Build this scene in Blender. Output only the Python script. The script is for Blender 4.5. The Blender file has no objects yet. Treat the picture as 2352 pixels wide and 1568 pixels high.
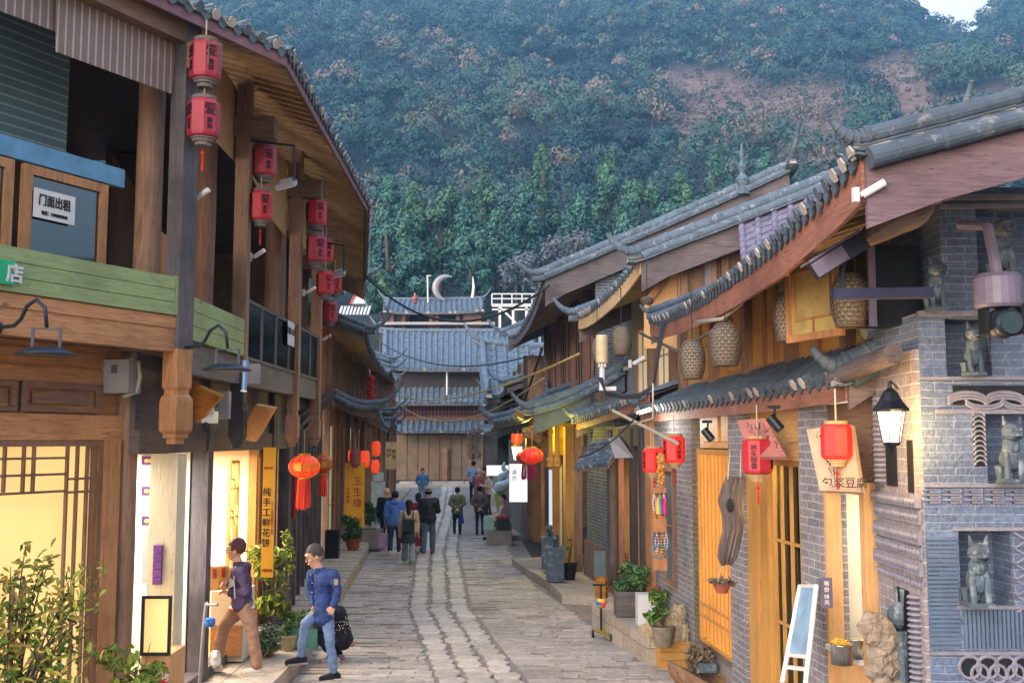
import bpy, bmesh, math, random
import numpy as np
from mathutils import Vector, Matrix, noise
random.seed(7)
rng = np.random.default_rng(5)
SC = bpy.context.scene
COL = SC.collection
R = math.radians
# ------------------------------------------------------------------ camera
FPX = 2400.0; CAMZ = 3.1; PITCH = math.atan(226 / FPX)
cd = bpy.data.cameras.new('camera'); cam = bpy.data.objects.new('camera', cd); COL.objects.link(cam)
cam.location = (0, 0, CAMZ); cam.rotation_euler = (R(90) + PITCH, 0, 0)
cd.sensor_width = 36; cd.lens = 36 * FPX / 2352; cd.clip_start = .05; cd.clip_end = 3000
SC.camera = cam
# ------------------------------------------------------------------ sky, sun, exposure
SUN_EL, SUN_ROT = R(5), R(215)
HAZE = .0005
w = bpy.data.worlds.new('World'); SC.world = w; w.use_nodes = True
nt = w.node_tree; nt.nodes.clear()
sky = nt.nodes.new('ShaderNodeTexSky'); sky.sky_type = 'NISHITA'; sky.sun_disc = False
sky.sun_elevation = SUN_EL; sky.sun_rotation = SUN_ROT; sky.air_density = 1.6; sky.dust_density = 1.0; sky.ozone_density = 5.0
bg = nt.nodes.new('ShaderNodeBackground'); bg.inputs[1].default_value = 0.15
out = nt.nodes.new('ShaderNodeOutputWorld')
# broken evening cloud, faintly pink, over the blue
tc = nt.nodes.new('ShaderNodeTexCoord'); cn = nt.nodes.new('ShaderNodeTexNoise'); cn.inputs['Scale'].default_value = 1.6; cn.inputs['Detail'].default_value = 6
nt.links.new(tc.outputs['Generated'], cn.inputs['Vector']); cr = nt.nodes.new('ShaderNodeValToRGB'); cr.color_ramp.elements[0].position = .3; cr.color_ramp.elements[1].position = .62
nt.links.new(cn.outputs['Fac'], cr.inputs[0]); mx = nt.nodes.new('ShaderNodeMix'); mx.data_type = 'RGBA'; nt.links.new(cr.outputs[0], mx.inputs[0])
nt.links.new(sky.outputs[0], mx.inputs[6]); mx.inputs[7].default_value = (1.05, 1.02, 1.02, 1)
# overcast skies are about three times brighter overhead than at the horizon
sx = nt.nodes.new('ShaderNodeSeparateXYZ'); nt.links.new(tc.outputs['Generated'], sx.inputs[0]); k1 = nt.nodes.new('ShaderNodeMath'); k1.operation = 'MULTIPLY_ADD'; k1.inputs[1].default_value = 1.3; k1.inputs[2].default_value = .1; k1.use_clamp = False
nt.links.new(sx.outputs[2], k1.inputs[0]); k2 = nt.nodes.new('ShaderNodeMath'); k2.operation = 'MAXIMUM'; k2.inputs[1].default_value = .3; nt.links.new(k1.outputs[0], k2.inputs[0])
vs_ = nt.nodes.new('ShaderNodeVectorMath'); vs_.operation = 'SCALE'; nt.links.new(mx.outputs[2], vs_.inputs[0]); nt.links.new(k2.outputs[0], vs_.inputs['Scale'])
nt.links.new(vs_.outputs[0], bg.inputs[0]); nt.links.new(bg.outputs[0], out.inputs[0])
sd = bpy.data.lights.new('sun', 'SUN'); sd.energy = 0.6; sd.angle = R(60); sd.color = (1, .88, .78)
so = bpy.data.objects.new('sun', sd); COL.objects.link(so)
so.rotation_euler = (R(90) - SUN_EL, 0, -SUN_ROT + math.pi)
SC.view_settings.view_transform = 'Standard'; SC.view_settings.look = 'None'
SC.view_settings.exposure = 3.72; SC.view_settings.gamma = 1
SC.cycles.use_denoising = True
SC.cycles.max_bounces = 5; SC.cycles.diffuse_bounces = 3; SC.cycles.transparent_max_bounces = 12
SC.cycles.volume_bounces = 0; SC.cycles.caustics_reflective = False; SC.cycles.caustics_refractive = False
SC.cycles.sample_clamp_indirect = 4
# ------------------------------------------------------------------ where a view ray of the survey photo meets the place
_c, _s = math.cos(PITCH), math.sin(PITCH)
def ray(px, py):
    a = (px - 1176) / FPX; b = (784 - py) / FPX
    return Vector((a, _c - b * _s, _s + b * _c))
def at(px, py, d):
    r = ray(px, py); k = d / r.y
    return Vector((r.x * k, d, CAMZ + r.z * k))
def gz(px, py, z=0.0):
    r = ray(px, py); k = (z - CAMZ) / r.z
    return Vector((r.x * k, r.y * k, z))
class Frame:
    """vertical plane: u along, v towards the street, z up"""
    def __init__(s, p0, p1, side):
        s.o = Vector((p0[0], p0[1], 0)); d = Vector((p1[0] - p0[0], p1[1] - p0[1], 0)); s.L = d.length
        s.u = d.normalized(); n = Vector((s.u.y, -s.u.x, 0))
        s.n = n if n.x * side > 0 or (side == 0 and n.y < 0) else -n
    def pt(s, u, v, z): return s.o + s.u * u + s.n * v + Vector((0, 0, z))
    def hit(s, px, py, v=0.0):
        r = ray(px, py); o = s.o + s.n * v; k = (o.x * s.n.x + o.y * s.n.y) / (r.x * s.n.x + r.y * s.n.y)
        p = r * k; return (p - o).dot(s.u), CAMZ + r.z * k
    def U(s, px, v=0.0): return s.hit(px, 1000, v)[0]
def V(*a): return Vector(a)
# ------------------------------------------------------------------ mesh builder
class MB:
    def __init__(s): s.v = []; s.f = []; s.mi = []; s.m = 0
    def add(s, vs, fs):
        b = len(s.v); s.v += [tuple(p) for p in vs]
        for f in fs: s.f.append(tuple(b + i for i in f)); s.mi.append(s.m)
        return s
    def quad(s, a, b, c, d): return s.add([a, b, c, d], [(0, 1, 2, 3)])
    def hexa(s, p): # p: 8 points bottom 4 ccw, top 4
        return s.add(p, [(3, 2, 1, 0), (4, 5, 6, 7), (0, 1, 5, 4), (1, 2, 6, 5), (2, 3, 7, 6), (3, 0, 4, 7)])
    def box(s, c, size, M=None):
        x, y, z = size[0] / 2, size[1] / 2, size[2] / 2
        p = [V(-x, -y, -z), V(x, -y, -z), V(x, y, -z), V(-x, y, -z), V(-x, -y, z), V(x, -y, z), V(x, y, z), V(-x, y, z)]
        if M is not None: p = [M @ q for q in p]
        c = V(*c); return s.hexa([q + c for q in p])
    def fbox(s, F, u0, u1, v0, v1, z0, z1):
        return s.hexa([F.pt(u0, v0, z0), F.pt(u1, v0, z0), F.pt(u1, v1, z0), F.pt(u0, v1, z0),
                       F.pt(u0, v0, z1), F.pt(u1, v0, z1), F.pt(u1, v1, z1), F.pt(u0, v1, z1)])
    def bar(s, a, b, w, h=None, up=(0, 0, 1)):
        a, b = V(*a), V(*b); h = h or w; d = (b - a)
        if d.length < 1e-6: return s
        d.normalize(); up = V(*up)
        if abs(d.dot(up)) > .99: up = V(0, 1, 0)
        sx = d.cross(up).normalized() * (w / 2); sz = sx.cross(d).normalized() * (h / 2)
        return s.hexa([a - sx - sz, a + sx - sz, b + sx - sz, b - sx - sz, a - sx + sz, a + sx + sz, b + sx + sz, b - sx + sz])
    def tube(s, pts, r, n=8, caps=True):
        pts = [V(*p) for p in pts]; m = len(pts); rs = r if isinstance(r, (list, tuple)) else [r] * m
        vs = []; ref = None
        for i, p in enumerate(pts):
            t = (pts[min(i + 1, m - 1)] - pts[max(i - 1, 0)])
            t = t.normalized() if t.length > 1e-9 else V(0, 0, 1)
            if ref is None:
                ref = V(0, 0, 1) if abs(t.z) < .9 else V(1, 0, 0)
                ref = (ref - t * ref.dot(t)).normalized()
            else:
                ref = ref - t * ref.dot(t); ref = ref.normalized() if ref.length > 1e-6 else V(1, 0, 0)
            b = t.cross(ref)
            for k in range(n):
                a = 2 * math.pi * k / n
                vs.append(p + (ref * math.cos(a) + b * math.sin(a)) * rs[i])
        fs = [(i * n + k, i * n + (k + 1) % n, (i + 1) * n + (k + 1) % n, (i + 1) * n + k) for i in range(m - 1) for k in range(n)]
        if caps: fs += [tuple(range(n - 1, -1, -1)), tuple((m - 1) * n + k for k in range(n))]
        return s.add(vs, fs)
    def lathe(s, c, prof, n=16, rot=0.0, M=None, sx=1, sy=1):
        c = V(*c); vs = []; m = len(prof)
        for r, z in prof:
            for k in range(n):
                a = 2 * math.pi * k / n + rot; q = V(math.cos(a) * r * sx, math.sin(a) * r * sy, z)
                if M is not None: q = M @ q
                vs.append(c + q)
        fs = [(i * n + k, i * n + (k + 1) % n, (i + 1) * n + (k + 1) % n, (i + 1) * n + k) for i in range(m - 1) for k in range(n)]
        fs += [tuple(range(n - 1, -1, -1)), tuple((m - 1) * n + k for k in range(n))]
        return s.add(vs, fs)
    def prism(s, poly, off):
        n = len(poly); poly = [V(*p) for p in poly]; off = V(*off)
        fs = [tuple(range(n)), tuple(range(2 * n - 1, n - 1, -1))] + [(i, (i + 1) % n, n + (i + 1) % n, n + i) for i in range(n)]
        return s.add(poly + [p + off for p in poly], fs)
    def ball(s, c, r, n=10, m=6, sq=(1, 1, 1), M=None):
        prof = [(max(1e-3, math.sin(math.pi * i / m)) * 1.0, -math.cos(math.pi * i / m)) for i in range(m + 1)]
        D = Matrix.Diagonal((r * sq[0], r * sq[1], r * sq[2]))
        return s.lathe(c, prof, n, M=(M @ D if M is not None else D))
    def bump(s, k, amp, sc=3.0):
        for i in range(k, len(s.v)):
            p = V(*s.v[i]); q = noise.noise_vector(p * sc) * amp; s.v[i] = tuple(p + q)
    def build(s, name, mat, parent=None, smooth=False, label=None, base=None):
        if not s.v: return None
        a = np.array(s.v, dtype=np.float64)
        if parent is not None: off = PW[parent.name]
        elif base is not None: off = V(*base)
        else:
            lo, hi = a.min(0), a.max(0); off = V((lo[0] + hi[0]) / 2, (lo[1] + hi[1]) / 2, lo[2])
        a = a - np.array(off)
        me = bpy.data.meshes.new(name); me.from_pydata([tuple(p) for p in a], [], s.f)
        mats = mat if isinstance(mat, (list, tuple)) else [mat]
        for m in mats: me.materials.append(m)
        if len(mats) > 1: me.polygons.foreach_set('material_index', s.mi)
        if smooth: me.polygons.foreach_set('use_smooth', [True] * len(me.polygons))
        me.update()
        if s.fixn:
            bm = bmesh.new(); bm.from_mesh(me); bmesh.ops.recalc_face_normals(bm, faces=bm.faces); bm.to_mesh(me); bm.free()
        return link(name, me, parent, off, label)
    fixn = True
PW = {}
def link(name, me, parent, off, label=None):
    o = bpy.data.objects.new(name, me); COL.objects.link(o)
    if parent is not None: o.parent = parent; PW[o.name] = V(*off)
    else: o.location = off; PW[o.name] = V(*off)
    if label: o['label'] = label
    return o
def tag(o, label, cat, group=None):
    o['label'] = label; o['category'] = cat
    if group: o['group'] = group
    return o
def thing(name, loc, label, cat, group=None):
    o = bpy.data.objects.new(name, None); COL.objects.link(o); o.location = loc; PW[o.name] = V(*loc)
    o.empty_display_size = .2
    return tag(o, label, cat, group)
def structure(o, kind='structure'): o['kind'] = kind; return o
def copy_tree(root, loc, label, rotz=None, group=None):
    def cp(o, par):
        c = o.copy(); COL.objects.link(c); c.parent = par
        for ch in o.children: cp(ch, c)
        return c
    c = cp(root, None); c.location = loc; c['label'] = label; PW[c.name] = V(*loc)
    if rotz is not None: c.rotation_euler.z = rotz
    if group: c['group'] = group
    return c
# ------------------------------------------------------------------ materials
def hexc(h):
    h = h.lstrip('#'); c = [int(h[i:i + 2], 16) / 255 for i in (0, 2, 4)]
    return tuple(((x + .055) / 1.055) ** 2.4 if x > .04045 else x / 12.92 for x in c)
def newmat(name):
    m = bpy.data.materials.new(name); m.use_nodes = True; nt = m.node_tree; nt.nodes.clear()
    o = nt.nodes.new('ShaderNodeOutputMaterial'); b = nt.nodes.new('ShaderNodeBsdfPrincipled')
    nt.links.new(b.outputs[0], o.inputs[0]); return m, nt, b
def coords(nt, scale=(1, 1, 1), rnd=True, kind='Object'):
    tc = nt.nodes.new('ShaderNodeTexCoord'); mp = nt.nodes.new('ShaderNodeMapping'); mp.inputs['Scale'].default_value = scale
    nt.links.new(tc.outputs[kind], mp.inputs[0])
    if rnd:
        oi = nt.nodes.new('ShaderNodeObjectInfo'); mu = nt.nodes.new('ShaderNodeMath'); mu.operation = 'MULTIPLY'; mu.inputs[1].default_value = 37
        nt.links.new(oi.outputs['Random'], mu.inputs[0]); nt.links.new(mu.outputs[0], mp.inputs['Location'])
    return mp.outputs[0]
def noise_n(nt, vec, scale, detail=4, rough=.55, dist=0):
    n = nt.nodes.new('ShaderNodeTexNoise'); n.inputs['Scale'].default_value = scale; n.inputs['Detail'].default_value = detail
    n.inputs['Roughness'].default_value = rough; n.inputs['Distortion'].default_value = dist
    nt.links.new(vec, n.inputs['Vector']); return n.outputs['Fac']
def ramp(nt, fac, stops):
    r = nt.nodes.new('ShaderNodeValToRGB'); e = r.color_ramp.elements
    while len(e) < len(stops): e.new(.5)
    for el, (p, c) in zip(e, stops): el.position = p; el.color = (*c, 1)
    nt.links.new(fac, r.inputs[0]); return r.outputs[0]
def mixc(nt, fac, a, b, mode='MIX'):
    m = nt.nodes.new('ShaderNodeMix'); m.data_type = 'RGBA'; m.blend_type = mode
    for sock, val in ((m.inputs[0], fac), (m.inputs[6], a), (m.inputs[7], b)):
        if isinstance(val, (int, float)): sock.default_value = val
        elif isinstance(val, tuple): sock.default_value = (*val, 1)
        else: nt.links.new(val, sock)
    return m.outputs[2]
def bumpn(nt, b, h, strength=.4, dist=.02):
    n = nt.nodes.new('ShaderNodeBump'); n.inputs['Strength'].default_value = strength; n.inputs['Distance'].default_value = dist
    nt.links.new(h, n.inputs['Height']); nt.links.new(n.outputs[0], b.inputs['Normal'])
def sc_(c, k): return tuple(min(1, x * k) for x in c)
def plain(name, col, rough=.6, metal=0, var=.25, scale=6, bump=.15, spec=.4):
    m, nt, b = newmat(name); c = hexc(col) if isinstance(col, str) else col
    v = coords(nt); f = noise_n(nt, v, scale, 5)
    nt.links.new(ramp(nt, f, [(.25, sc_(c, 1 - var)), (.75, sc_(c, 1 + var))]), b.inputs['Base Color'])
    b.inputs['Roughness'].default_value = rough; b.inputs['Metallic'].default_value = metal
    b.inputs['Specular IOR Level'].default_value = spec
    if bump: bumpn(nt, b, noise_n(nt, v, scale * 6, 3), bump, .01)
    return m
def wood(name, col, axis='z', rough=.6, contrast=.45, knots=True, dirty=.25, dark=None):
    m, nt, b = newmat(name); c = hexc(col)
    sc = {'z': (9, 9, .8), 'x': (.8, 9, 9), 'y': (9, .8, 9), 'h': (1.2, 1.2, 11)}[axis]
    v = coords(nt, sc); f = noise_n(nt, v, 2.2, 7, .65, 1.6)
    c1 = ramp(nt, f, [(.28, sc_(c, 1 - contrast)), (.5, c), (.72, sc_(c, 1 + contrast * .7))])
    v2 = coords(nt); f2 = noise_n(nt, v2, 1.3, 4)
    dk = hexc(dark) if dark else sc_(c, .35)
    k = nt.nodes.new('ShaderNodeMath'); k.operation = 'MULTIPLY'; k.inputs[1].default_value = dirty * 2
    s_ = ramp(nt, f2, [(.45, (0, 0, 0)), (.7, (1, 1, 1))]); nt.links.new(s_, k.inputs[0])
    c2 = mixc(nt, k.outputs[0], c1, dk)
    if knots:
        vo = nt.nodes.new('ShaderNodeTexVoronoi'); vo.inputs['Scale'].default_value = 2.6
        nt.links.new(coords(nt, {'z': (1, 1, .5), 'x': (.5, 1, 1), 'y': (1, .5, 1), 'h': (.6, .6, 1)}[axis]), vo.inputs['Vector'])
        kf = ramp(nt, vo.outputs['Distance'], [(.03, (1, 1, 1)), (.07, (0, 0, 0))])
        c2 = mixc(nt, kf, c2, sc_(c, .3))
    nt.links.new(c2, b.inputs['Base Color']); b.inputs['Roughness'].default_value = rough
    b.inputs['Specular IOR Level'].default_value = .3
    # fine checks and cracks along the grain
    cr = noise_n(nt, coords(nt, tuple(q * 2.6 for q in sc)), 3.5, 3, .8, .6)
    ck = ramp(nt, cr, [(.30, (1, 1, 1)), (.36, (0, 0, 0))]); c3 = mixc(nt, ck, c2, sc_(c, .28))
    nt.links.new(c3, b.inputs['Base Color'])
    ad = nt.nodes.new('ShaderNodeMath'); ad.operation = 'SUBTRACT'; nt.links.new(f, ad.inputs[0]); nt.links.new(ck, ad.inputs[1])
    bumpn(nt, b, ad.outputs[0], .5, .015); return m
def brickm(name, c1, c2, mortar, bw=.24, bh=.07, ms=.008, rough=.85, stain=.3, horiz=False):
    m, nt, b = newmat(name)
    tc = nt.nodes.new('ShaderNodeTexCoord'); sp = nt.nodes.new('ShaderNodeSeparateXYZ'); nt.links.new(tc.outputs['Object'], sp.inputs[0])
    cb = nt.nodes.new('ShaderNodeCombineXYZ')
    if horiz: nt.links.new(sp.outputs[0], cb.inputs[0]); nt.links.new(sp.outputs[1], cb.inputs[1])
    else:
        ad = nt.nodes.new('ShaderNodeMath'); nt.links.new(sp.outputs[0], ad.inputs[0]); nt.links.new(sp.outputs[1], ad.inputs[1])
        nt.links.new(ad.outputs[0], cb.inputs[0]); nt.links.new(sp.outputs[2], cb.inputs[1])
    # wobble
    nz = nt.nodes.new('ShaderNodeTexNoise'); nz.inputs['Scale'].default_value = 5; nt.links.new(cb.outputs[0], nz.inputs['Vector'])
    vm = nt.nodes.new('ShaderNodeVectorMath'); vm.operation = 'MULTIPLY_ADD'; vm.inputs[1].default_value = (.02, .02, .02)
    nt.links.new(nz.outputs['Color'], vm.inputs[0]); nt.links.new(cb.outputs[0], vm.inputs[2])
    br = nt.nodes.new('ShaderNodeTexBrick'); nt.links.new(vm.outputs[0], br.inputs['Vector'])
    br.inputs['Color1'].default_value = (*hexc(c1), 1); br.inputs['Color2'].default_value = (*hexc(c2), 1); br.inputs['Mortar'].default_value = (*hexc(mortar), 1)
    br.inputs['Scale'].default_value = 1; br.inputs['Mortar Size'].default_value = ms; br.inputs['Mortar Smooth'].default_value = .3
    br.inputs['Brick Width'].default_value = bw; br.inputs['Row Height'].default_value = bh; br.inputs['Bias'].default_value = -.1
    v = coords(nt); f = noise_n(nt, v, 1.7, 6, .65)
    c = mixc(nt, ramp(nt, f, [(.4, (0, 0, 0)), (.75, (stain * 2,) * 3)]), br.outputs['Color'], sc_(hexc(c1), .4))
    f3 = noise_n(nt, v, 30, 4, .7)
    c = mixc(nt, .5, c, ramp(nt, f3, [(.3, (.25,) * 3), (.7, (.9,) * 3)]), 'OVERLAY')
    nt.links.new(c, b.inputs['Base Color']); b.inputs['Roughness'].default_value = rough
    ad2 = nt.nodes.new('ShaderNodeMath'); ad2.operation = 'MULTIPLY_ADD'; ad2.inputs[1].default_value = -1.0
    nt.links.new(br.outputs['Fac'], ad2.inputs[0]); nt.links.new(f3, ad2.inputs[2])
    bumpn(nt, b, ad2.outputs[0], .7, .02); return m
def emis(name, col, strength, var=.0, scale=2, base=None, axis=None):
    m, nt, b = newmat(name); c = hexc(col)
    b.inputs['Base Color'].default_value = (*(hexc(base) if base else sc_(c, .8)), 1)
    b.inputs['Emission Color'].default_value = (*c, 1); b.inputs['Emission Strength'].default_value = strength
    if var:
        f = noise_n(nt, coords(nt, axis or (1, 1, 1)), scale, 3)
        nt.links.new(ramp(nt, f, [(.3, sc_(c, 1 - var)), (.7, c)]), b.inputs['Emission Color'])
    return m
def glassm(name, col='#a8bcc8', rough=.08, alpha=.35, tint='#203038'):
    m, nt, b = newmat(name); nt.nodes.remove(b)
    o = nt.nodes['Material Output']
    g = nt.nodes.new('ShaderNodeBsdfGlossy'); g.inputs['Roughness'].default_value = rough; g.inputs['Color'].default_value = (*hexc(col), 1)
    t = nt.nodes.new('ShaderNodeBsdfTransparent'); t.inputs['Color'].default_value = (*hexc(tint), 1)
    fr = nt.nodes.new('ShaderNodeFresnel'); fr.inputs[0].default_value = 1.6
    mx = nt.nodes.new('ShaderNodeMath'); mx.operation = 'ADD'; mx.inputs[1].default_value = alpha * .3; mx.use_clamp = True
    nt.links.new(fr.outputs[0], mx.inputs[0])
    ms = nt.nodes.new('ShaderNodeMixShader'); nt.links.new(mx.outputs[0], ms.inputs[0]); nt.links.new(t.outputs[0], ms.inputs[1]); nt.links.new(g.outputs[0], ms.inputs[2])
    nt.links.new(ms.outputs[0], o.inputs[0]); return m
def foliage(name, cols, rough=.55, trans=.25):
    m, nt, b = newmat(name)
    at_ = nt.nodes.new('ShaderNodeAttribute'); at_.attribute_name = 'rnd'
    n = len(cols); c = ramp(nt, at_.outputs['Fac'], [(i / max(1, n - 1), hexc(x)) for i, x in enumerate(cols)])
    nt.links.new(c, b.inputs['Base Color']); b.inputs['Roughness'].default_value = rough
    b.inputs['Specular IOR Level'].default_value = .25
    return m
def stripem(name, c1, c2, width, axis='u', ax=(1, 0, 0), rough=.85, duty=.15):
    m, nt, b = newmat(name); v = coords(nt, rnd=False)
    dt = nt.nodes.new('ShaderNodeVectorMath'); dt.operation = 'DOT_PRODUCT'; nt.links.new(v, dt.inputs[0]); dt.inputs[1].default_value = ax
    k = nt.nodes.new('ShaderNodeMath'); k.operation = 'MULTIPLY'; k.inputs[1].default_value = 1 / width; nt.links.new(dt.outputs['Value'], k.inputs[0])
    fr = nt.nodes.new('ShaderNodeMath'); fr.operation = 'FRACT'; nt.links.new(k.outputs[0], fr.inputs[0])
    rr = ramp(nt, fr.outputs[0], [(0, (1, 1, 1)), (duty, (1, 1, 1)), (duty + .08, (0, 0, 0)), (.95, (0, 0, 0)), (1, (1, 1, 1))])
    f = noise_n(nt, coords(nt), 3, 5)
    c = mixc(nt, rr, hexc(c1), hexc(c2)); c = mixc(nt, .4, c, ramp(nt, f, [(.3, (.35,) * 3), (.7, (.7,) * 3)]), 'OVERLAY')
    nt.links.new(c, b.inputs['Base Color']); b.inputs['Roughness'].default_value = rough
    bumpn(nt, b, noise_n(nt, coords(nt), 90, 2), .2, .005); return m
def tilem(name, base, lich, amt=.35):
    m, nt, b = newmat(name); v = coords(nt)
    f = noise_n(nt, v, 3.0, 7, .7); g = noise_n(nt, v, 1.1, 3)
    at_ = nt.nodes.new('ShaderNodeAttribute'); at_.attribute_name = 'rnd'
    c = ramp(nt, f, [(.25, sc_(hexc(base), .45)), (.5, hexc(base)), (.8, sc_(hexc(base), 1.5))])
    c = mixc(nt, ramp(nt, noise_n(nt, v, 9, 5, .7), [(.62 - amt * .2, (0,) * 3), (.8 - amt * .2, (1,) * 3)]), c, hexc(lich))
    nt.links.new(c, b.inputs['Base Color']); b.inputs['Roughness'].default_value = .75
    bumpn(nt, b, noise_n(nt, v, 14, 5, .7), .5, .02); return m
# wood colours
M = {}
M['orange_v'] = wood('warm pine upright', '#a87850', 'z'); M['orange_h'] = wood('warm pine board', '#b48258', 'h')
M['brown_v'] = wood('brown timber upright', '#8a6a54', 'z'); M['brown_h'] = wood('brown timber board', '#7a604e', 'h')
M['grey_v'] = wood('weathered timber upright', '#5c5658', 'z', dirty=.4); M['grey_h'] = wood('weathered timber board', '#635a5a', 'h', dirty=.35)
M['dark_v'] = wood('old dark timber upright', '#3c3838', 'z', knots=False); M['dark_h'] = wood('old dark timber board', '#3f3a3c', 'h', knots=False)
M['red_h'] = wood('red brown board', '#8a5c4c', 'h', knots=False, dirty=.35); M['red_v'] = wood('red brown column', '#7a5448', 'z', knots=False)
M['yellow_v'] = wood('varnished pine upright', '#b98a4a', 'z', contrast=.25, dirty=.1, rough=.4)
M['yellow_h'] = wood('varnished pine board', '#b98a4a', 'h', contrast=.25, dirty=.1, rough=.4)
M['cream_v'] = wood('whitened pine', '#cfc6ac', 'z', contrast=.2, dirty=.08, knots=False)
M['green_h'] = wood('green planter board', '#8a9a68', 'h', contrast=.25, dirty=.2, dark='#4a4a38')
M['lintel'] = wood('smoky lintel', '#5a4c46', 'h', knots=False)
M['pale_v'] = wood('pale new pine', '#c69a68', 'z', contrast=.2, dirty=.08)
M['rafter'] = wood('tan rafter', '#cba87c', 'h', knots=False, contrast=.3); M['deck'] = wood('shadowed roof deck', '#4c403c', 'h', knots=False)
M['tile'] = None
M['tile'] = tilem('grey clay tile', '#52606c', '#a0a4a8'); M['tile_d'] = tilem('dark clay tile', '#424e5a', '#8d8a88', .2)
M['tile_l'] = tilem('pale blue grey tile', '#566674', '#939aa2', .25)
M['mortar'] = plain('lime mortar', '#a39a94', .9, var=.35)
M['brick_d'] = brickm('dark grey brick', '#5d6570', '#4a525c', '#8d9094'); M['brick_g'] = brickm('grey brick', '#827e86', '#6c6b74', '#a8a5a0', .26, .075)
M['plaster'] = plain('stained plaster', '#7f7a7c', .9, var=.2, scale=3); M['white_pl'] = plain('white plaster', '#cfc6bc', .9, var=.12, scale=2)
M['black'] = plain('black metal', '#1c2026', .45, .3, .15); M['iron'] = plain('blue black iron', '#2a3340', .5, .4, .2)
M['white'] = plain('white plastic', '#c9c6c4', .4, 0, .08, bump=0); M['grey_m'] = plain('grey painted steel', '#8c8a8c', .5, .2, .12)
M['steel'] = plain('steel', '#b8b8b4', .25, 1, .1, bump=0)
M['red'] = plain('red paper', '#b32a33', .5, 0, .1, bump=.05); M['gold'] = plain('gold trim', '#c79a3a', .4, .5, .2)
M['ropetrim'] = plain('straw coloured trim', '#ab8a62', .8, 0, .3, 40); M['trim_g'] = plain('grey woven trim', '#6e6462', .8, 0, .3, 40)
M['ink'] = plain('ink', '#16161c', .7, 0, 0, bump=0)
M['glass'] = glassm('window glass'); M['glass_c'] = glassm('clear shop glass', tint='#d8dcd8', alpha=.2)
M['tassel'] = plain('red tassel', '#b82a2a', .8, 0, .3, 60)
M['stone'] = plain('pale worn stone', '#8a837c', .8, 0, .3, 3, .5); M['darkstone'] = tilem('dark carved stone', '#465460', '#8a9298', .5)
M['terracotta'] = plain('terracotta', '#8a4a38', .8); M['soil'] = plain('soil', '#3a3028', .95, 0, .4, 20, .6)
M['cable'] = plain('black cable', '#22242a', .6); M['cable_w'] = plain('pale cable', '#a8a08c', .6); M['cable_y'] = plain('yellowed cable', '#b09a5c', .6)
M['leaf'] = foliage('green leaves', ['#2c4a20', '#4a6a28', '#6b8a38', '#8aa048']); M['leaf_d'] = foliage('dark green leaves', ['#1e3a22', '#33552c', '#4a6a38', '#6b8048'])
M['leaf_y'] = foliage('yellow green leaves', ['#3f5a24', '#6b7f2e', '#93993c', '#b0aa50']); M['bark'] = plain('bark', '#4a4038', .9, 0, .4, 10, .6)
M['dry'] = foliage('dry vine', ['#4f4638', '#6f6450', '#8a7a62'])
def stonem(name, c1, c2, rough=.5):
    m, nt, b = newmat(name); v = coords(nt, rnd=False); at_ = nt.nodes.new('ShaderNodeAttribute'); at_.attribute_name = 'rnd'
    c = ramp(nt, at_.outputs['Fac'], [(0, hexc(c1)), (1, hexc(c2))]); f = noise_n(nt, v, 9, 8, .75); g = noise_n(nt, v, .55, 4)
    c = mixc(nt, .75, c, ramp(nt, f, [(.3, (.28,) * 3), (.7, (.72,) * 3)]), 'OVERLAY'); c = mixc(nt, ramp(nt, g, [(.5, (0,) * 3), (.7, (.45,) * 3)]), c, hexc('#5e564e'))
    nt.links.new(c, b.inputs['Base Color']); nt.links.new(ramp(nt, f, [(.3, (rough + .25,) * 3), (.7, (rough - .12,) * 3)]), b.inputs['Roughness'])
    bumpn(nt, b, f, .6, .02); return m
def face_rnd(o, per):
    n = len(o.data.polygons); k = -(-n // per); a = o.data.attributes.new('rnd', 'FLOAT', 'FACE'); a.data.foreach_set('value', np.repeat(rng.random(k), per)[:n].astype(np.float32)); return o
# ------------------------------------------------------------------ text as mesh
def text_mesh(body, size, depth=.004, spacing=1.0, bold=0):
    c = bpy.data.curves.new('lettering', 'FONT'); c.body = body; c.size = size; c.align_x = 'CENTER'; c.align_y = 'CENTER'
    c.extrude = depth; c.space_line = spacing; c.resolution_u = 3; c.offset = bold
    o = bpy.data.objects.new('tmp', c); COL.objects.link(o)
    dg = bpy.context.evaluated_depsgraph_get(); dg.update(); me = bpy.data.meshes.new_from_object(o.evaluated_get(dg))
    bpy.data.objects.remove(o); bpy.data.curves.remove(c); return me
def lettering(parent, body, size, pos, right, up, mat, vertical=False, sx=1.0, name='lettering', bold=.006, spacing=1.0, hscale=None):
    """text lying in the plane of right / up, centred on pos (world)"""
    if vertical: body = '\n'.join(body)
    me = text_mesh(body, size, .003, spacing, bold * size)
    right = V(*right).normalized(); up = V(*up); up = (up - right * up.dot(right)).normalized(); n = right.cross(up)
    off = PW[parent.name] if parent is not None else V(0, 0, 0)
    T = Matrix((( right.x * sx, up.x, n.x, 0), (right.y * sx, up.y, n.y, 0), (right.z * sx, up.z, n.z, 0), (0, 0, 0, 1)))
    cen = V(0, 0, 0)
    if len(me.vertices):
        co = np.zeros(len(me.vertices) * 3); me.vertices.foreach_get('co', co); co = co.reshape(-1, 3)
        cen = V((co[:, 0].min() + co[:, 0].max()) / 2, (co[:, 1].min() + co[:, 1].max()) / 2, 0)
    T = Matrix.Translation(V(*pos) - off) @ T @ Matrix.Translation(-cen)
    me.transform(T); me.materials.clear(); me.materials.append(mat)
    return link(name, me, parent, off)
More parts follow.
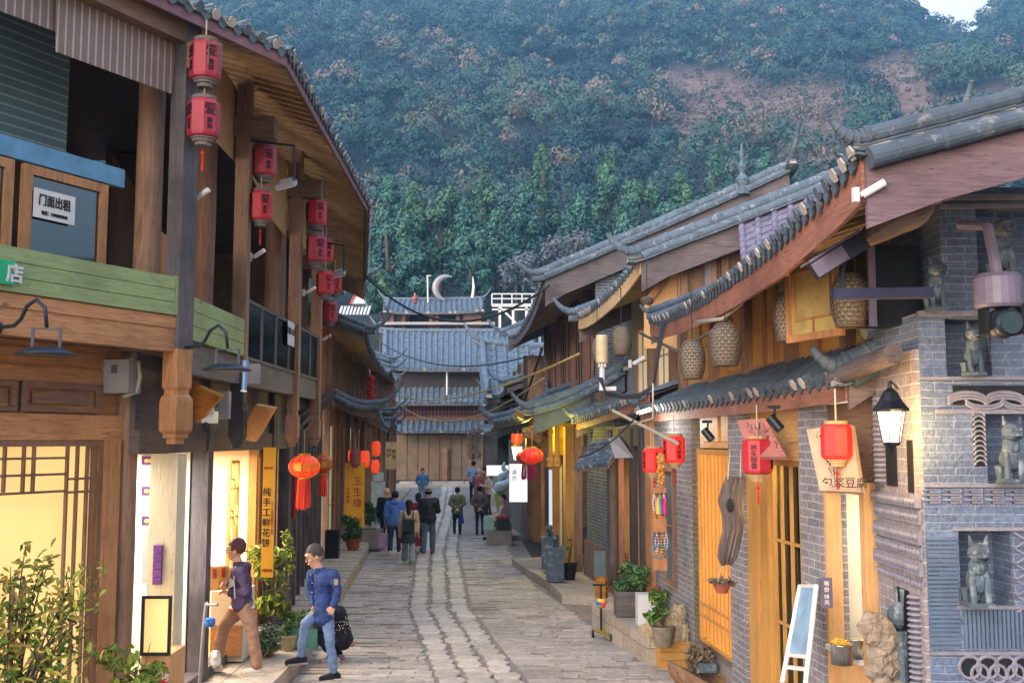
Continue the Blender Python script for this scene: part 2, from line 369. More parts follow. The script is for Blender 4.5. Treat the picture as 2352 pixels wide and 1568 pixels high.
# ------------------------------------------------------------------ ground, kerbs, hillside terrain
M['cobble'] = brickm('worn cobble bed', '#958b82', '#81776f', '#6a625a', .42, .11, .012, .6, .25, horiz=True)
M['slab_w'] = stonem('pale flagstone', '#b0a498', '#cbc0b2', .42); M['kerb'] = brickm('sandstone kerb', '#aea292', '#988c7c', '#6a5f54', .6, .3, .006, .8, .15)
M['earth'] = plain('hill earth', '#4a443c', .95, 0, .4, .2, .3)
LK = [(-3.0, 6), (-2.85, 12.8), (-2.87, 14.4), (-3.83, 27.8), (-4.6, 38), (-6.3, 66)]         # left kerb, top
RK = [(3.3, 6), (2.9, 10), (2.5, 14.2), (1.9, 14.9), (1.2, 18.6), (.5, 22.5), (0.05, 27.5), (-.2, 33), (-1.2, 45), (-2.2, 66)]
def lerpx(pl, y):
    for (x0, y0), (x1, y1) in zip(pl, pl[1:]):
        if y <= y1 or (x1, y1) == pl[-1]: return x0 + (x1 - x0) * (y - y0) / (y1 - y0)
b = MB(); N = 40
b.quad(V(-60, -15, -.02), V(60, -15, -.02), V(60, 120, -.02), V(-60, 120, -.02))
structure(b.build('ground', M['earth']))
# street bed with a gentle camber and real joints
b = MB(); nx, ny = 60, 220
def street_z(x, y): return .012 * noise.noise(V(x * 1.3, y * 1.3, 0)) + .02 * noise.noise(V(x * .4, y * .4, 5))
vs = []
for j in range(ny + 1):
    y = 3 + 73 * (j / ny) ** 1.6; xl, xr = lerpx(LK, y) - .3, lerpx(RK, y) + .5
    for i in range(nx + 1):
        x = xl + (xr - xl) * i / nx; vs.append(V(x, y, street_z(x, y)))
b.add(vs, [(j * (nx + 1) + i, j * (nx + 1) + i + 1, (j + 1) * (nx + 1) + i + 1, (j + 1) * (nx + 1) + i) for j in range(ny) for i in range(nx)])
structure(b.build('street', M['cobble'], smooth=True))
# three courses of big worn flagstones down the middle
STRIP = [(-.05, 8), (-.33, 13.3), (-1.33, 19.5), (-2.07, 29.4), (-2.65, 44), (-4.2, 72)]
b = MB(); 
def slab(b, cx, cy, wx, wy, ang, h):
    n = 10; ring = []; wx *= random.uniform(.9, 1.03); cx += random.uniform(-.015, .015)
    for k in range(n):
        a = 2 * math.pi * k / n + .3; c, s = math.cos(a), math.sin(a)
        q = (abs(c) ** 5 + abs(s) ** 5) ** (-1 / 5); q *= 1 + random.uniform(-.05, .04)
        x, y = c * q * wx / 2, s * q * wy / 2
        ring.append((cx + x * math.cos(ang) - y * math.sin(ang), cy + x * math.sin(ang) + y * math.cos(ang)))
    z = h + street_z(cx, cy); tl = random.uniform(-.012, .012); vs = [V(x, y, -.03) for x, y in ring]
    vs += [V(x, y, z - .008 + tl * (x - cx) * 2) for x, y in ring]
    vs += [V(cx + (x - cx) * .9, cy + (y - cy) * .88, z + random.uniform(0, .004) + tl * (x - cx) * 2) for x, y in ring] + [V(cx, cy, z + .004)]
    fs = [(k, (k + 1) % n, n + (k + 1) % n, n + k) for k in range(n)] + [(n + k, n + (k + 1) % n, 2 * n + (k + 1) % n, 2 * n + k) for k in range(n)]
    fs += [(2 * n + k, 2 * n + (k + 1) % n, 3 * n) for k in range(n)]
    b.add(vs, fs)
for col in (-1, 0, 1):
    y = 7.0 + random.uniform(0, .3)
    while y < 70:
        L = random.uniform(.26, .52) * (1 if y < 35 else 1.8)
        c = lerpx(STRIP, y + L / 2); ang = -math.atan((lerpx(STRIP, y + 1) - c) / 1)
        slab(b, c + col * .375 + random.uniform(-.02, .02), y + L / 2, .34 + random.uniform(-.03, .03), L * .95, ang, .022 + random.uniform(0, .012)); y += L
face_rnd(structure(b.build('flagstones', M['slab_w'], smooth=False)), 30)
# rough side paving: shallow long stones lying across the street
M['slab_b'] = stonem('brown grey paving stone', '#a0958b', '#b8ada2', .5)
b = MB(); y = 8.0
while y < 34:
    dy = random.uniform(.10, .16) * (1 if y < 22 else 1.6); c = lerpx(STRIP, y)
    for lo, hi in ((lerpx(LK, y) + .03, c - .6), (c + .6, lerpx(RK, y) - .02)):
        x = lo
        while x < hi - .1:
            L = min(random.uniform(.25, .6), hi - x)
            if random.random() < .88:
                x0, x1 = x + .006, x + L - .006; y0, y1 = y + .004, y + dy - .004; z = .008 + random.uniform(0, .013) + street_z(x, y); j = lambda: random.uniform(-.012, .012)
                b.hexa([V(x0, y0, -.03), V(x1, y0, -.03), V(x1, y1, -.03), V(x0, y1, -.03), V(x0 + j(), y0 + j(), z + j() * .4), V(x1 + j(), y0 + j(), z + j() * .4), V(x1 + j(), y1 + j(), z + j() * .4), V(x0 + j(), y1 + j(), z + j() * .4)])
            x += L
    y += dy
face_rnd(structure(b.build('paving_stones', M['slab_b'])), 6)
# raised pavements
def pavement(name, edge, inner, z, mat=None):
    b = MB()
    for (a, c), (ia, ic) in zip(zip(edge, edge[1:]), zip(inner, inner[1:])):
        n = max(1, int((V(*c) - V(*a)).length / .6))
        for k in range(n):
            e0 = V(*a).lerp(V(*c), k / n); e1 = V(*a).lerp(V(*c), (k + 1) / n - .006); i0 = V(*ia).lerp(V(*ic), k / n); i1 = V(*ia).lerp(V(*ic), (k + 1) / n - .006)
            dz = random.uniform(-.006, .006)
            for f0, f1 in ((0, .3), (.305, .99)):
                p = [e0.lerp(i0, f0), e1.lerp(i1, f0), e1.lerp(i1, f1), e0.lerp(i0, f1)]
                p = [V(q.x, q.y, 0) for q in p]; b.hexa([V(q.x, q.y, -.05) for q in p] + [V(q.x, q.y, z + dz) for q in p])
    return structure(b.build(name, mat or M['kerb']))
pavement('pavement', [(x, y) for x, y in [(-3.9, 6), (-2.85, 12.3), (-2.87, 14.4), (-3.83, 27.8), (-4.45, 36)]], [(-8.2, 6.2), (-4.9, 12.3), (-4.9, 14.4), (-6.2, 27.8), (-6.6, 36)], .22)
pavement('pavement', [(-4.6, 36.5), (-6.3, 66)], [(-6.6, 36.5), (-9, 66)], .15)
pavement('pavement', [(1.86, 14.75), (1.32, 17.7)], [(4.4, 14.75), (4.2, 17.7)], .4)
pavement('pavement', [(.95, 20.2), (.88, 21), (.62, 22.8), (.3, 24.4), (0.0, 26.3)], [(4.2, 19.0), (4, 21), (4, 22.8), (4, 24.4), (4, 28.0)], .18)
pavement('pavement', [(-.25, 33), (-1.2, 45), (-2.2, 66)], [(2, 33), (2, 45), (2, 66)], .12)
# ------------------------------------------------------------------ tiled roof
def roof(par, E0, E1, R0, R1, tile=None, sag=.12, flare=.18, sp=.22, r=.06, fascia=.2, fmat=None, verge=(1, 1), barge=.3, bmat=None,
         rafters=True, ridge=True, tip=.35, course=.2, under='deck', hump=0, vr=.085, mort=True, rlen=None, soffit=False, label=None, bow=0, vt=.075):
    tile = tile or M['tile']; fmat = fmat or M['grey_h']; bmat = bmat or M['grey_h']
    E0, E1, R0, R1 = V(*E0), V(*E1), V(*R0), V(*R1); L = (E1 - E0).length; W = ((R0 - E0).length + (R1 - E1).length) / 2
    ed = (E1 - E0).normalized(); sl = ((R0 + R1) / 2 - (E0 + E1) / 2).normalized(); up = ed.cross(sl).normalized()
    if up.z < 0: up = -up
    def S(s, t, h=0.0):
        p = E0.lerp(E1, s).lerp(R0.lerp(R1, s), t)
        return p + V(0, 0, -sag * 4 * t * (1 - t) - bow * 4 * s * (1 - s) + flare * abs(2 * s - 1) ** 5 * (1 - .7 * min(1, max(0, t))) + .012 * noise.noise(p * 1.1)) + up * h
    b = MB(); nr = max(2, int(L / sp)); nc = max(2, int(W / course)); ns = max(6, min(30, nr // 2))
    for k in range(nc):
        t0, t1 = k / nc, (k + 1) / nc
        for i in range(ns):
            s0, s1 = i / ns, (i + 1) / ns
            b.quad(S(s0, t0, .025), S(s1, t0, .025), S(s1, t1, .0), S(s0, t1, .0)); b.quad(S(s0, t0, .025), S(s1, t0, .025), S(s1, t0, 0), S(s0, t0, 0))
    ns_ = 5
    for i in range(nr + 1):
        s = i / nr
        for k in range(nc):
            t0, t1 = k / nc - (.04 / W if k else .06 / W), (k + 1) / nc; jit = random.uniform(-.006, .006)
            vs = []
            for (t, rr) in ((t0, r * 1.08), (t1, r * .9)):
                for a_ in range(ns_ + 1):
                    a = math.pi * a_ / ns_; vs.append(S(s, t) + ed * (math.cos(a) * rr + jit) + up * (math.sin(a) * rr * 1.1))
            b.add(vs, [(q, q + 1, ns_ + 2 + q, ns_ + 1 + q) for q in range(ns_)] + [tuple(range(ns_ + 1))])
    if mort: b.m = 1
    for i in range(nr): # hanging drip tiles and pale caps
        s = (i + .5) / nr; p = S(s, -.05 / W); q = S(i / nr, -.065 / W); k = sp * .42
        b.m = 0; b.prism([p + ed * k, p - ed * k, p - ed * k * .5 - V(0, 0, .06), p - V(0, 0, .085 + random.uniform(0, .02)), p + ed * k * .5 - V(0, 0, .06)], sl * .02)
        b.m = 1 if random.random() < .3 else 0
        b.prism([q + ed * (math.cos(a) * r * 1.0) + up * (math.sin(a) * r + .015) for a in [j * math.pi / 3 for j in range(6)]], -sl * .012)
    b.m = 0
    b.fixn = False
    rf = b.build('roof', [tile, M['mortar']], par, label=label)
    b = MB(); h = -.03; nt_ = 6 if sag > .06 else 2
    for i in range(ns):
        s0, s1 = i / ns, (i + 1) / ns
        for j in range(nt_):
            t0, t1 = (j / nt_ if j else -.01), (j + 1) / nt_
            b.hexa([S(s0, t0, h - .03), S(s1, t0, h - .03), S(s1, t1, h - .03), S(s0, t1, h - .03), S(s0, t0, h), S(s1, t0, h), S(s1, t1, h), S(s0, t1, h)])
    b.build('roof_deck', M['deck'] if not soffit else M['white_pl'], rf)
    if rafters:
        b = MB(); n = max(3, int(L / .24)); tl = min(1, (rlen or 2.2) / W)
        for i in range(n + 1):
            s = (i + .3) / (n + .6); b.bar(S(s, 0.0, h - .07), S(s, tl, h - .07 + sag * 4 * tl * (1 - tl) * .15), .065, .08, up=up)
        b.build('rafters', M['rafter'], rf)
    if fascia:
        b = MB()
        for i in range(ns):
            s0, s1 = i / ns, (i + 1) / ns; a0, a1 = S(s0, 0, -.02), S(s1, 0, -.02); o = sl * -.03; o.z = 0; z = V(0, 0, fascia)
            b.hexa([a0 + o - z, a1 + o - z, a1 - z, a0 - z, a0 + o, a1 + o, a1, a0])
        b.build('fascia_board', fmat, rf)
    def capline(pts, rr, tips, lift=.09):
        b = MB()
        P = [p + V(0, 0, lift) for p in pts]; d0 = (P[0] - P[1]).normalized(); d1 = (P[-1] - P[-2]).normalized(); n0 = n1 = 0
        if tips[0]: P = [P[0] + d0 * tips[0] * f + V(0, 0, tips[0] * .8 * f ** 2.2) for f in (1, .8, .6, .4, .2)] + P; n0 = 5
        if tips[1]: P = P + [P[-1] + d1 * tips[1] * f + V(0, 0, tips[1] * .8 * f ** 2.2) for f in (.2, .4, .6, .8, 1)]; n1 = 5
        Q, RR = [], []; nP = len(P)
        def rad(i):
            if i < n0: return rr * (.35 + .65 * i / n0)
            if i >= nP - n1: return rr * (.35 + .65 * (nP - 1 - i) / n1)
            return rr
        for i in range(nP - 1):
            for t in (0, .05, .1, .9):
                Q.append(P[i].lerp(P[i + 1], t)); RR.append((rad(i) * (1 - t) + rad(i + 1) * t) * (1.14 if t < .06 else 1.0))
        Q.append(P[-1]); RR.append(rad(nP - 1)); b.tube(Q, RR, 14)
        for i in range(nP - 1):
            if i < n0 - 2 or i > nP - 1 - n1 + 1: continue
            for lay in range(3):
                dz = rr * (1.0 + lay * .52); k = .01 * noise.noise(P[i] * 3 + V(lay, 0, 0))
                b.bar(P[i] - V(0, 0, dz + k), P[i + 1] - V(0, 0, dz + k - .004), rr * (1.9 + lay * .55), rr * .22)
            b.m = 1; b.bar(P[i] - V(0, 0, rr * 1.5), P[i + 1] - V(0, 0, rr * 1.5), rr * 1.5, rr * 1.1); b.m = 0
        return b
    nv = max(3, int(W / .45))
    for side, on in ((0, verge[0]), (1, verge[1])):
        if not on: continue
        pts = [S(side, t / nv) for t in range(nv + 1)]
        capline(pts, vr, (tip, 0)).build('verge', [tile, M['mortar']], rf, smooth=False)
        if barge:
            b = MB(); o = ed * (-.04 if side == 0 else .04)
            for i in range(nv):
                a, c = pts[i] - V(0, 0, .04), pts[i + 1] - V(0, 0, .04); z0 = barge * (1.15 if i == 0 else 1) ; 
                b.hexa([a - V(0, 0, z0), c - V(0, 0, barge), c + o - V(0, 0, barge), a + o - V(0, 0, z0), a, c, c + o, a + o])
            b.build('bargeboard', bmat, rf)
            b = MB(); P = [p + o * 2.2 - V(0, 0, .05) for p in pts]; Q, RR = [], []
            for i in range(nv):
                for t in (0, .05, .95): Q.append(P[i].lerp(P[i + 1], t)); RR.append(.075 * (1.12 if t < .06 else 1))
            b.tube(Q, [q_ * vt / .075 for q_ in RR], 16); b.build('verge_tiles', tile, rf)
    if ridge:
        nv = max(3, int(L / .5)); capline([S(i / nv, 1) for i in range(nv + 1)], vr, (tip, tip)).build('ridge', [tile, M['mortar']], rf)
    rf['_'] = 0; del rf['_']
    return rf
# ------------------------------------------------------------------ joinery
def lattice(par, F, u0, u1, z0, z1, v=0, nv=3, nh=3, bar=.022, fr=.06, mat=None, pane=None, name='window', depth=.05, extra=None, panemat_v=-.03, lab=None):
    mat = mat or M['orange_v']; b = MB()
    b.fbox(F, u0, u0 + fr, v, v + depth, z0, z1); b.fbox(F, u1 - fr, u1, v, v + depth, z0, z1)
    b.fbox(F, u0 + fr, u1 - fr, v, v + depth, z1 - fr, z1); b.fbox(F, u0 + fr, u1 - fr, v, v + depth, z0, z0 + fr)
    for i in range(1, nv + 1):
        u = u0 + (u1 - u0) * i / (nv + 1); b.fbox(F, u - bar / 2, u + bar / 2, v + .01, v + depth - .008, z0 + fr, z1 - fr)
    for i in range(1, nh + 1):
        z = z0 + (z1 - z0) * i / (nh + 1); b.fbox(F, u0 + fr, u1 - fr, v + .012, v + depth - .012, z - bar / 2, z + bar / 2)
    if extra: extra(b)
    o = b.build(name, mat, par, label=lab)
    if pane:
        p = MB(); p.fbox(F, u0 + fr * .5, u1 - fr * .5, v + panemat_v, v + panemat_v + .008, z0 + fr * .5, z1 - fr * .5); p.build('pane', pane, o)
    return o
def fb(par, name, mat, F, *boxes, label=None):
    b = MB()
    for x in boxes: b.fbox(F, *x)
    return b.build(name, mat, par, label=label)
def post(par, F, u, v, z0, z1, w=.16, mat=None, name='post', rnd=False, label=None):
    b = MB()
    if rnd:
        p = F.pt(u, v, 0); b.tube([V(p.x, p.y, z0 + (z1 - z0) * k / 6) + V(*(random.uniform(-.006, .006) for _ in range(2)), 0) for k in range(7)], w / 2, 12)
    else: b.fbox(F, u - w / 2, u + w / 2, v - w / 2, v + w / 2, z0, z1)
    return b.build(name, mat or M['grey_v'], par, smooth=rnd, label=label)
def hanging_post(par, F, u, v, zt, zb, w=.2, mat=None):
    b = MB(); h = w / 2; p = F.pt(u, v, 0); rot = math.atan2(F.u.y, F.u.x) + math.pi / 4; q = 1.414 * h
    prof = [(q * .55, zb), (q * .55, zb + .06), (q * .8, zb + .06), (q * .8, zb + .1), (q, zb + .12), (q * 1.08, zb + .14), (q * 1.08, zb + .42), (q, zb + .46), (q * .8, zb + .49), (q * .8, zb + .53), (q * .95, zb + .56), (q * .95, zt)]
    b.lathe((p.x, p.y, 0), prof, 4, rot); return b.build('hanging_post', mat or M['brown_v'], par)
def area(name, loc, size, energy, col, rot=(0, 0, 0), par=None):
    d = bpy.data.lights.new(name, 'AREA'); d.energy = energy; d.color = col; d.size = size; d.shape = 'SQUARE'
    o = bpy.data.objects.new(name, d); COL.objects.link(o); o.location = loc; o.rotation_euler = rot; return o
def point(name, loc, energy, col, r=.06):
    d = bpy.data.lights.new(name, 'POINT'); d.energy = energy; d.color = col; d.shadow_soft_size = r
    o = bpy.data.objects.new(name, d); COL.objects.link(o); o.location = loc; return o
WARM = (1, .66, .3); WARMW = (1, .84, .62)
M['glow_y'] = emis('lit window paper', '#ffd488', .075, .2, .9); M['glow_w'] = emis('bright shop wall', '#fff2e6', .062, .06, .6)
M['glow_o'] = emis('amber lit blind', '#ffbc48', .16, .3, 3); M['glow_s'] = emis('soft lit glass', '#e8dcb8', .025, .3, 3)
M['amberp'] = plain('amber figured pane', '#a8935c', .3, 0, .3, 6); M['tube'] = emis('lit lamp glass', '#fff4e0', .3); M['glow_b'] = emis('cool lit doorway', '#d8e8f4', .06)
# ================================================================== LEFT NEAR BUILDING
B1 = Frame((-3.3, 10.4), (-3.3 - 4.08, 2.4), 1); B2 = Frame((-3.3, 10.4), (-3.3, 17.9), 1); B3 = Frame((-3.3, 17.9), (-5.2, 27.5), 1)
W1 = Frame((-3.9, 10.6), (-3.9 - 4.08, 2.6), 1); W2 = Frame((-3.8, 11.7), (-3.75, 17.5), 1); W3 = Frame((-3.75, 17.5), (-5.1, 28.0), 1)
A = thing('shop_house', (-3.9, 10.6, 0), 'long timber corner house with open upper balcony, green planter boxes and lit shops at left', 'house')
# ground floor of the face nearest the camera
uW = W1.U(238); u2 = W1.U(270)
fb(A, 'lower_beam', M['orange_h'], W1, (u2 + .0, 8.4, -.06, .06, 3.1, 3.34))
fb(A, 'wall_boards', M['orange_h'], W1, (.1, 8.4, -.05, .0, 3.62, 4.1), (.1, 8.4, -.06, -.02, 3.3, 3.62))
b = MB()
for z0 in (3.64, 3.8, 3.97): b.fbox(W1, .12, 8.4, .0, .018, z0, z0 + .14)
b.build('siding_boards', M['orange_h'], A)
for k in range(5):
    ua = .35 + k * .95
    b = MB(); b.fbox(W1, ua, ua + .05, 0, .035, 3.36, 3.64); b.fbox(W1, ua + .85, ua + .9, 0, .035, 3.36, 3.64); b.fbox(W1, ua + .05, ua + .85, 0, .035, 3.58, 3.64); b.fbox(W1, ua + .05, ua + .85, 0, .035, 3.36, 3.4); b.fbox(W1, ua + .12, ua + .78, 0, .015, 3.44, 3.55)
    b.build('door_panel', M['brown_h'], A)
post(A, W1, .0, 0, .2, 3.9, .24, M['brown_v'], rnd=True)
post(A, W1, u2 + .12, 0, .2, 3.1, .18, M['orange_v'])
# lattice shop window
u0 = W1.U(232); 
def ex(bb):
    t = .022
    for (pa, pb) in ((152, 232),):
        for px in (152, 175, 198, 210):
            u = W1.U(px); bb.fbox(W1, u - t / 2, u + t / 2, .01, .045, .5, 3.05)
    for px, ya, yb in ((52, 1015, 1130), (75, 1015, 1130), (8, 1015, 1130), (-60, 1015, 1130)):
        u = W1.U(px); z1 = W1.hit(px, ya)[1]; z0 = W1.hit(px, yb)[1]; bb.fbox(W1, u - t / 2, u + t / 2, .01, .045, z0, z1)
    for y in (1052, 1090, 1130):
        z = W1.hit(80, y)[1]; bb.fbox(W1, W1.U(152), 6, .012, .043, z - t / 2, z + t / 2)
    for y in (1098, 1128):
        z = W1.hit(190, y)[1]; bb.fbox(W1, u0 + .05, W1.U(152), .012, .043, z - t / 2, z + t / 2)
    for y in (1330, 1385, 1440, 1500, 1545):
        z = W1.hit(30, y)[1]; bb.fbox(W1, W1.U(66), 6, .012, .043, z - t / 2, z + t / 2)
    for px in (6, 40, 66, -30, -70):
        u = W1.U(px); bb.fbox(W1, u - t / 2, u + t / 2, .01, .045, .5, W1.hit(px, 1330)[1])
lattice(A, W1, u0, 6, .42, 3.1, .0, 0, 0, mat=M['brown_v'], pane=M['glow_y'], extra=ex, panemat_v=-.12)
fb(A, 'sill_wall', M['orange_h'], W1, (u0, 8.4, -.05, .04, .2, .42))
# the big beam and floor under the balcony
fb(A, 'balcony_beam', M['orange_h'], B1, (-.02, 8.6, -.12, .0, 3.97, 4.2), (-.02, 8.6, -.1, .012, 4.202, 4.32))
fb(A, 'balcony_floor', M['brown_h'], B1, (.0, 8.4, -4, -.125, 4.0, 4.1))
b = MB()
for k in range(3): b.fbox(B1, .14, 8.4, .0, .03, 4.33 + k * .128, 4.33 + k * .128 + .122)
b.fbox(B1, .1, .135, -.25, .032, 4.33, 4.72); b.fbox(B1, .14, 8.4, -.28, -.25, 4.33, 4.7); b.build('planter_box', M['green_h'], A)
fb(A, 'planter_soil', M['soil'], B1, (.14, 8.4, -.25, 0, 4.5, 4.62))
# interior of the upper floor: dark back wall, side wall, ceiling boards
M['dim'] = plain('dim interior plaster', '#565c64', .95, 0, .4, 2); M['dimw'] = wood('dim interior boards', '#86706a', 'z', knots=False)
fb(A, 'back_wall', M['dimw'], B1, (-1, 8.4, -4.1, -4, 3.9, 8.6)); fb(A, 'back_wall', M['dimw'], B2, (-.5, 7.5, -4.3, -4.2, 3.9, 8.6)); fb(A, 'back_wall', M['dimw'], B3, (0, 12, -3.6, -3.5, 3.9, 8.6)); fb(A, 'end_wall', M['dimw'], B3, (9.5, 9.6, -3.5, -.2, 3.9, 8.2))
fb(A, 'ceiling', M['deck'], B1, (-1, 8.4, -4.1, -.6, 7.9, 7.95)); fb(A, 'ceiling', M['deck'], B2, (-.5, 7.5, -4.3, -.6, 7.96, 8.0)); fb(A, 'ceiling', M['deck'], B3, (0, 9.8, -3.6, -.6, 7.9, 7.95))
# bamboo blinds hanging inside
M['blind'] = stripem('dark teal bamboo blind', '#4c666c', '#7a8c8a', .09, ax=(0, 0, 1)); fb(A, 'bamboo_blind', M['blind'], B1, *[(.75 + k * 1.05, 1.75 + k * 1.05, -.9, -.87, 5.75, 7.6) for k in range(7)])
# framed window casement upstairs at the far left
M['mirror'] = glassm('reflecting casement glass', '#a8bcc8', .05, .9, '#3a5060')
(ua, za), (ub, zb) = B1.hit(240, 420, -.35), B1.hit(36, 360, -.35); zt = za; zl = B1.hit(240, 640, -.35)[1]
uL = B1.U(20, -.35)
z_top = (B1.hit(40, 375, -.35)[1] + B1.hit(235, 425, -.35)[1]) / 2
def casement(par, F, u0, u1, z0, z1, v, mat):
    b = MB(); f = .085
    b.fbox(F, u0, u0 + f, v, v + .06, z0, z1); b.fbox(F, u1 - f, u1, v, v + .06, z0, z1); b.fbox(F, u0 + f, u1 - f, v, v + .06, z1 - f, z1); b.fbox(F, u0 + f, u1 - f, v, v + .06, z0, z0 + f)
    o = b.build('casement', mat, par); p = MB(); p.fbox(F, u0 + f, u1 - f, v + .02, v + .028, z0 + f, z1 - f); p.build('pane', M['mirror'], o); return o
CAS = casement(A, B1, ua, uL, 4.6, z_top, -.35, M['orange_v'])
casement(A, B1, B1.U(-5, -.35), B1.U(-260, -.35), 4.6, z_top, -.35, M['orange_v'])
for k in range(3): casement(A, B2, .35 + k * .55, .82 + k * .55, 4.6, z_top - .2, -.55 , M['orange_v'])
fb(A, 'head_rail', plain('blue painted rail', '#5a88a8', .6), B1, (ua - .2, 8.4, -.36, -.3, z_top + .02, z_top + .2))
# upper posts
ptop = 7.75
post(A, B1, 0, -.05, 4.0, ptop + .3, .2, M['grey_v'])
post(A, W1, -.1, .1, 4.1, ptop, .27, M['brown_v'], rnd=True)
B2P = [10.4, 12.8, 16.0, 17.8]
for d in B2P[1:]: post(A, B2, d - 10.4, -.05, 4.0, ptop, .17, M['brown_v'])
for u in (2.6, 5.2, 8): post(A, B3, u, -.05, 4.0, ptop, .17, M['brown_v'])
for d, x in ((13.6, -4.05), (17.1, -3.95), (18.6, -4.2)): post(A, B2, d - 10.4, -(-3.3 - x), 4.0, 7.9, .26, M['brown_v'], rnd=True)
# hanging posts with carved feet
hanging_post(A, B1, .0, -.05, 4.0, 3.06, .21, M['orange_v'])
for u in (2.4, 5.6, 7.4): hanging_post(A, B2, u, -.05, 4.05, 3.0, .17, M['dark_v'] if u < 3 else M['brown_v'])
for u in (2.6, 5.2): hanging_post(A, B3, u, -.05, 4.05, 2.95, .16, M['dark_v'])
# second face
fb(A, 'balcony_beam', M['grey_h'], B2, (.1, 7.5, -.14, -.02, 3.78, 4.1)); fb(A, 'balcony_beam', M['grey_h'], B3, (0, 9.6, -.14, -.02, 3.78, 4.1))
fb(A, 'balcony_floor', M['brown_h'], B2, (-.05, 7.5, -4.2, -.15, 3.98, 4.06)); fb(A, 'balcony_floor', M['brown_h'], B3, (0, 9.6, -3.5, -.15, 3.98, 4.06))
b = MB()
for k in range(3): b.fbox(B2, .12, 2.3, .0, .03, 4.12 + k * .15, 4.12 + k * .15 + .143)
b.fbox(B2, .12, 2.3, -.28, -.25, 4.12, 4.55); b.fbox(B2, 2.27, 2.3, -.25, 0, 4.12, 4.55); b.build('planter_box', M['green_h'], A)
M['dkglass'] = glassm('dirty balcony glass', '#8f9ea0', .15, .6, '#26343a')
for k in range(6):
    a = 2.5 + k * .83
    b = MB(); b.fbox(B2, a, a + .05, -.04, .0, 4.1, 4.86); b.fbox(B2, a + .05, a + .8, -.04, 0, 4.82, 4.86); b.fbox(B2, a + .05, a + .8, -.04, 0, 4.1, 4.14)
    o = b.build('railing_panel', M['grey_v'], A); p = MB(); p.fbox(B2, a + .05, a + .8, -.025, -.018, 4.14, 4.82); p.build('pane', M['dkglass'], o)
for k in range(5):
    a = .1 + k * 1.5
    b = MB(); b.fbox(B3, a, a + .05, -.04, .0, 4.1, 4.9); b.fbox(B3, a + .05, a + 1.5, -.04, 0, 4.84, 4.9); b.fbox(B3, a + .05, a + 1.5, -.03, -.02, 4.1, 4.84); b.build('railing_panel', M['grey_v'], A)
# roof in three runs
zE = 7.5
fr_ = plain('faded red fascia', '#7a5a60', .8, 0, .25, 5)
def inn(p, q, w): d = (V(*q) - V(*p)); d = V(d.x, d.y, 0).normalized(); n = V(d.y, -d.x, 0); n = n if n.x < 0 else -n; return n * w
e = [(-6.2, 4.9, zE), (-2.55, 11.4, zE - .05), (-2.7, 19.1, zE), (-3.95, 27.8, zE)]
r_ = [(-10.5, 8.0, zE + 2), (-7.2, 13.5, zE + 2), (-7.4, 19.3, zE + 2), (-8.6, 27.8, zE + 2)]
for i in range(3):
    roof(A, e[i], e[i + 1], r_[i], r_[i + 1], tile=M['tile'], sag=.15, flare=0.0, verge=(i == 0, i == 2), fascia=.16, fmat=fr_, barge=.55, bmat=M['brown_h'], rlen=2.6, tip=.5, ridge=(i != 0), label=None)
# beam ends under the eaves
for F, u in ((B1, .0), (B2, 2.4), (B2, 5.6), (B3, 1.6), (B3, 5)):
    fb(A, 'beam_end', M['brown_h'], F, (u - .1, u + .1, -.6, .34, 6.85, 7.12))
fb(A, 'eave_beam', M['brown_h'], B1, (0, 8.4, -.12, .04, 7.12, 7.34)); fb(A, 'eave_beam', M['brown_h'], B3, (0, 9.6, -.12, .04, 7.12, 7.34))
# ground floor shops of the second face
WH = 3.0
fb(A, 'lintel', M['lintel'], W2, (-1.2, 5.8, -.08, .08, 2.96, 3.2)); fb(A, 'wall_boards', M['grey_h'], W2, (-1.2, 5.8, -.03, .03, 3.2, 3.98))
fb(A, 'wall_boards', M['grey_h'], W3, (0, 10.6, -.03, .03, 2.9, 3.98))
cu = W2.U(407); post(A, W2, -.05, .0, .2, 2.95, .3, M['cream_v'])
p3 = W2.U(468); post(A, W2, p3, 0, .2, 3.9, .2, M['grey_v']);
p4 = W2.U(618); post(A, W2, p4, 0, .2, 3.9, .2, M['dark_v']); post(A, W2, W2.U(592), -.05, .2, 3.0, .12, M['yellow_v'])
post(A, W2, W2.U(662), 0, .2, 3.9, .18, M['dark_v']); post(A, W2, 5.7, 0, .2, 3.9, .18, M['grey_v'])
fb(A, 'threshold', M['grey_h'], W2, (-.9, 5.8, -.1, .08, .2, .34))
# shop interiors: a back wall, side walls and ceiling behind each opening
def room(par, F, u0, u1, dep, z0, z1, wall, name='interior_wall', floor=None):
    b = MB(); b.fbox(F, u0, u1, -dep - .05, -dep, z0, z1); b.fbox(F, u0 - .05, u0, -dep, -.12, z0, z1); b.fbox(F, u1, u1 + .05, -dep, -.12, z0, z1); b.fbox(F, u0, u1, -dep, -.12, z1, z1 + .05)
    o = b.build(name, wall, par); b = MB(); b.fbox(F, u0, u1, -dep, -.05, z0 - .06, z0); b.build('interior_floor', floor or M['yellow_h'], par); return o
M['shopw'] = plain('cream shop wall', '#d8d0c0', .8, 0, .05, 2, bump=0)
room(A, W2, p3 + .1, p4 - .1, 3.0, .24, 2.95, M['shopw']); room(A, W2, -1.15, p3 - .12, 2.4, .24, 2.95, M['shopw'])
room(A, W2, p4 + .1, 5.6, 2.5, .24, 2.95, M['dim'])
def glowbox(F, u, v, z, size, e, col): 
    p = F.pt(u, v, z); return area('shop_light', p, size, e, col)
glowbox(W2, (p3 + p4) / 2, -1.2, 2.9, 1.3, 26, WARMW); glowbox(W2, (-1.15 + p3) / 2, -1.0, 2.9, 1.0, 16, (1, .93, .86))
pp = W1.pt(2.2, .9, 2.6)
